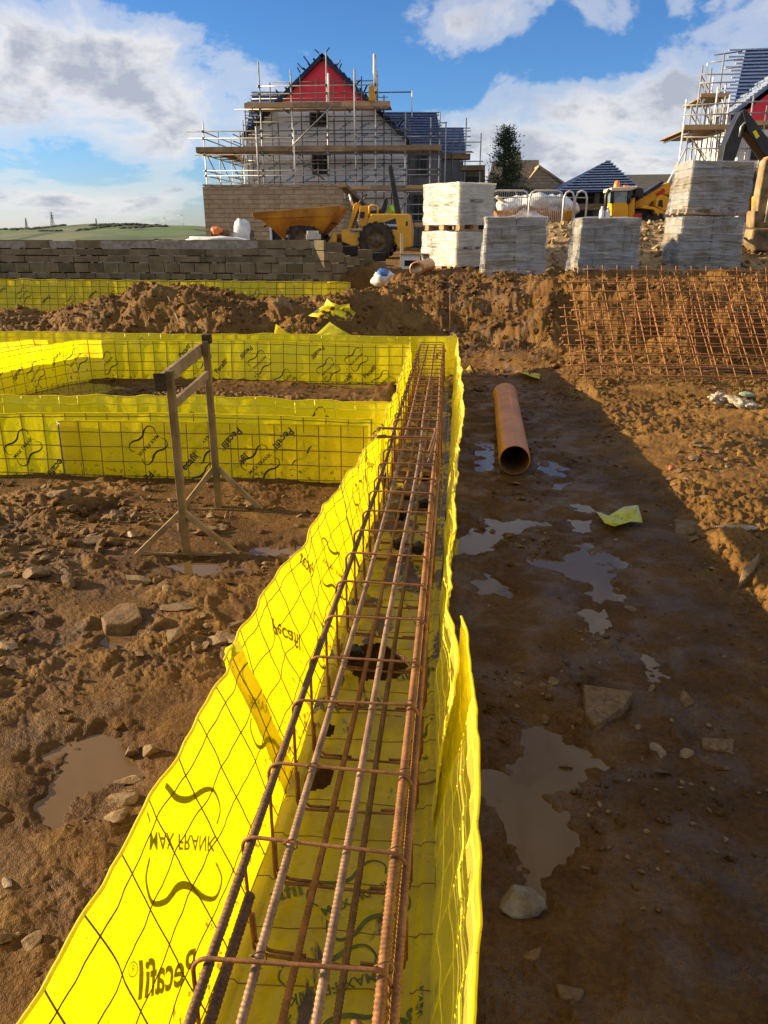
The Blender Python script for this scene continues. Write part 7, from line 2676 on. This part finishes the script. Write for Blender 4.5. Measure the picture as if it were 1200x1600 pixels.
us = np.array([-500, -200, 0, 60, 120, 200, 300, 340, 420, 600, 800, 1100, 1500, 1800])
vs_ = np.array([364, 360, 358, 356, 353, 351, 352.5, 355, 358, 359, 358, 357, 356, 358])
uu = np.linspace(-500, 1800, 150)
vv = np.interp(uu, us, vs_) + 0.7 * gnoise(uu / 40.0, uu * 0, 88)
rows = []
YY = np.array([260, 420, 600, 850, 1100, 1400, 1800])
tt = np.array([0, 0.12, 0.30, 0.58, 0.85, 1.0, 0.9])
for Y_, t in zip(YY, tt):
    r_ = []
    for u, v in zip(uu, vv):
        top = Q(u, v, 1400)
        q = Q(u, 365, Y_)
        r_.append((q[0], Y_, -6 + (top[2] + 6) * t + 3 * math.sin(u * 0.02 + Y_ * 0.01) * (0 < t < 1)))
    rows.append(r_)
V = np.array(rows).reshape(-1, 3)
n = len(uu)
i, j = np.meshgrid(np.arange(len(YY) - 1), np.arange(n - 1), indexing='ij')
F = np.stack([i * n + j, i * n + j + 1, (i + 1) * n + j + 1, (i + 1) * n + j], -1).reshape(-1, 4)
tag(np_mesh('hills', V, F, field_material()), kind='structure')
M['far_tree'] = simple('far_trees', (0.034, 0.046, 0.03), (0.07, 0.082, 0.055), 0.2, 0.95)


def hill_z(u, Y_):
    k = np.interp(u, uu, np.arange(n))
    col = [np.interp(u, uu, [rows[a][b][2] for b in range(n)]) for a in range(len(YY))]
    return float(np.interp(Y_, YY, col))


VV, FF = [], []
b = 0
for row in range(12):
    u0 = rng.uniform(-150, 330)
    Y0 = rng.uniform(420, 1380)
    L = rng.uniform(20, 110)
    sl = rng.normal() * 0.8
    for k in range(int(L * 1.0)):
        u = u0 + rng.uniform(0, L)
        Y_ = Y0 + sl * (u - u0) + rng.normal() * 8
        if not 300 < Y_ < 1700:
            continue
        s = rng.uniform(1.2, 2.6) * Y_ / 1100
        q = Q(u, 360, Y_)
        V0, F0 = smallvars[rng.integers(8)]
        VV.append(V0 * (s * 1.9, s, s * rng.uniform(0.5, 1.0)) + (q[0], Y_, hill_z(u, Y_) + s * 0.5))
        FF.append(F0 + b)
        b += len(V0)
tag(np_mesh('treeline', np.concatenate(VV), np.concatenate(FF), M['far_tree'], smooth=False), 'dark hedgerow trees strung across the far green hillside', kind='stuff')
M['far_grey'] = simple('far_grey_steel', (0.22, 0.24, 0.27), (0.28, 0.30, 0.33), 1, 0.8)
M['far_white'] = simple('far_white_paint', (0.62, 0.64, 0.68), (0.7, 0.72, 0.75), 1, 0.7)
for k, (u, vt, vb, lb) in enumerate(((83, 330, 357, 'taller lattice pylon on the far hillside, at its left crest'), (42, 340, 358, 'lattice pylon near the left border of the far hillside'), (151, 341, 354, 'small lattice pylon in the middle of the far hill crest'))):
    t, bt = Q(u, vt, 1300), Q(u, vb, 1300)
    root = empty('pylon', tuple(bt))
    tag(root, lb, 'pylon')
    h = t[2] - bt[2]
    mb = MB()
    w = h * 0.12
    for sx in (-1, 1):
        for sy in (-1, 1):
            mb.cyl((sx * w, sy * w, -3), (0, 0, h), 0.45, 4)
    for kk in range(6):
        z = h * kk / 7
        ww = w * (1 - z / h)
        w2 = w * (1 - (z + h / 7) / h)
        mb.cyl((-ww, -ww, z), (w2, -w2, z + h / 7), 0.3, 4)
        mb.cyl((ww, -ww, z), (-w2, -w2, z + h / 7), 0.3, 4)
    mb.build('tower', M['far_grey'], root)
    for z in (0.62, 0.76, 0.9):
        mb = MB()
        mb.cyl((-h * 0.15, 0, h * z), (h * 0.15, 0, h * z), 0.4, 4)
        mb.build('cross_arm', M['far_grey'], root)
for k, (u, vt, vb, lb) in enumerate(((258, 340, 354, 'white wind turbine on the far hill crest, left one of two'), (286, 336, 354, 'white wind turbine on the far hill crest nearest the stone garage'))):
    t, bt = Q(u, vt, 1350), Q(u, vb, 1350)
    root = empty('wind_turbine', tuple(bt))
    tag(root, lb, 'wind turbine')
    h = t[2] - bt[2]
    mb = MB()
    mb.tube([(0, 0, -3), (0, 0, h)], [0.7, 0.4], 6)
    mb.build('tower', M['far_white'], root)
    for a in (0.4, 0.4 + 2.094, 0.4 + 4.189):
        mb = MB()
        mb.tube([(0, -1, h), (math.sin(a) * h * 0.45, -1, h + math.cos(a) * h * 0.45)], [0.5, 0.15], 5)
        mb.build('blade', M['far_white'], root)
# ---------------------------------------------------------------- light and sky
SUN_EL, SUN_AZ = R(16.0), R(-85.0)      # azimuth from +Y, negative = towards -X
sd = np.array([math.sin(SUN_AZ) * math.cos(SUN_EL), math.cos(SUN_AZ) * math.cos(SUN_EL), math.sin(SUN_EL)])
sun = bpy.data.lights.new('sun', 'SUN')
sun.energy = 5.0
sun.angle = R(0.5)
sun.color = (1.0, 0.78, 0.48)
so = bpy.data.objects.new('sun', sun)
COL.objects.link(so)
so.rotation_euler = Vector(sd).to_track_quat('Z', 'Y').to_euler()
so.location = tuple(sd * 50)

W = bpy.data.worlds.new('World')
S.world = W
W.use_nodes = True
wt = NT.__new__(NT)
wt.t = W.node_tree
wt.t.nodes.clear()
wt.out = wt.t.nodes.new('ShaderNodeOutputWorld')
sky = wt.n('ShaderNodeTexSky', sky_type='NISHITA')
sky.sun_disc = False
sky.sun_elevation = SUN_EL
sky.sun_rotation = SUN_AZ
sky.air_density = 1.0
sky.dust_density = 0.4
sky.ozone_density = 2.0
SKYSCALE = 1.0
d = wt.coord('Generated')
sx = wt.n('ShaderNodeSeparateXYZ', ins={0: d})
azm = wt.math('ARCTAN2', sx.outputs[0], sx.outputs[1])
el = wt.math('ARCSINE', sx.outputs[2])
den = wt.math('ADD', wt.math('MAXIMUM', sx.outputs[2], 0.0), 0.16)
cp = wt.n('ShaderNodeCombineXYZ', ins={0: wt.math('MULTIPLY', azm, 1.0), 1: wt.math('MULTIPLY', wt.math('LOGARITHM', den, 2.718), 0.5), 2: 0.3}).outputs[0]
n1 = wt.noise(cp, 6.5, 9, 0.60, 0.35)
n2 = wt.noise(cp, 11.0, 6, 0.6, 0.2)


def blob(u, v, su, sv, a):
    q = ray(u, v)
    q = q / np.linalg.norm(q)
    A, E = math.atan2(q[0], q[1]), math.asin(q[2])
    dx = wt.math('MULTIPLY', wt.math('SUBTRACT', azm, A), 1200.0 / su)
    dy = wt.math('MULTIPLY', wt.math('SUBTRACT', el, E), 1200.0 / sv)
    e = wt.math('EXPONENT', wt.math('MULTIPLY', wt.math('ADD', wt.math('MULTIPLY', dx, dx), wt.math('MULTIPLY', dy, dy)), -1.0))
    return wt.math('MULTIPLY', e, a)


cover = None
for b in [(60, 60, 110, 60, 0.36), (180, 120, 190, 50, 0.34), (20, 205, 220, 65, 0.32), (340, 130, 140, 50, 0.20), (250, 200, 160, 45, 0.22), (130, 318, 260, 30, 0.40),
          (690, 25, 110, 50, 0.30), (820, 215, 120, 70, 0.42), (960, 245, 240, 75, 0.40), (1080, 120, 200, 40, 0.22), (1050, 15, 260, 30, 0.22),
          (600, 95, 60, 30, 0.12), (240, 30, 60, 25, 0.12), (450, 25, 200, 60, -0.22), (640, 150, 130, 80, -0.18), (880, 100, 160, 40, -0.14), (150, 268, 300, 20, -0.25), (560, 210, 90, 90, -0.2)]:
    t = blob(*b)
    cover = t if cover is None else wt.math('ADD', cover, t)
high = wt.n('ShaderNodeMapRange', ins={'Value': sx.outputs[2], 'From Min': 0.30, 'From Max': 0.55, 'To Min': 0.0, 'To Max': 0.30}).outputs[0]  # unseen overhead cloud, added to raise the fill light
behind = wt.n('ShaderNodeMapRange', ins={'Value': sx.outputs[1], 'From Min': 0.35, 'From Max': -0.2, 'To Min': 0.0, 'To Max': 0.42}).outputs[0]  # unseen cloud behind the camera, likewise added for fill light
cover = wt.math('ADD', cover, wt.math('MAXIMUM', high, behind))
dn = wt.math('ADD', wt.math('ADD', cover, wt.math('MULTIPLY', wt.math('SUBTRACT', n1, 0.5), 1.9)), wt.math('MULTIPLY', wt.math('SUBTRACT', n2, 0.5), 0.85))
mask = wt.ramp(dn, [(0.06, 0.0), (0.26, 0.45), (0.58, 1.0)], 'EASE')
thick = wt.ramp(wt.math('ADD', wt.math('MULTIPLY', dn, 0.8), wt.math('MULTIPLY', wt.math('SUBTRACT', n2, 0.5), 0.9)), [(0.15, (1.0, 0.97, 0.93)), (0.36, (0.90, 0.89, 0.90)), (0.62, (0.50, 0.54, 0.63))])
tint = wt.mix(1.0, sky.outputs[0], wt.ramp(sx.outputs[2], [(0.0, (0.46, 0.53, 0.80)), (0.10, (0.30, 0.50, 0.80)), (0.24, (0.25, 0.45, 0.74)), (0.5, (0.5, 0.7, 0.9))]), 'MULTIPLY')
clm = wt.n('ShaderNodeVectorMath', operation='SCALE', ins={0: thick, 'Scale': 4.2}).outputs[0]
mx = wt.n('ShaderNodeMix', data_type='RGBA')
wt.set(mx, 0, wt.math('MULTIPLY', mask, 0.95))
wt.set(mx, 6, tint)
wt.set(mx, 7, clm)
bg = wt.n('ShaderNodeBackground', ins={'Color': mx.outputs[2], 'Strength': 0.09})
wt.t.links.new(bg.outputs[0], wt.out.inputs[0])

S.view_settings.view_transform = 'Standard'
S.view_settings.look = 'None'
S.view_settings.exposure = 1.3
S.view_settings.gamma = 1.0
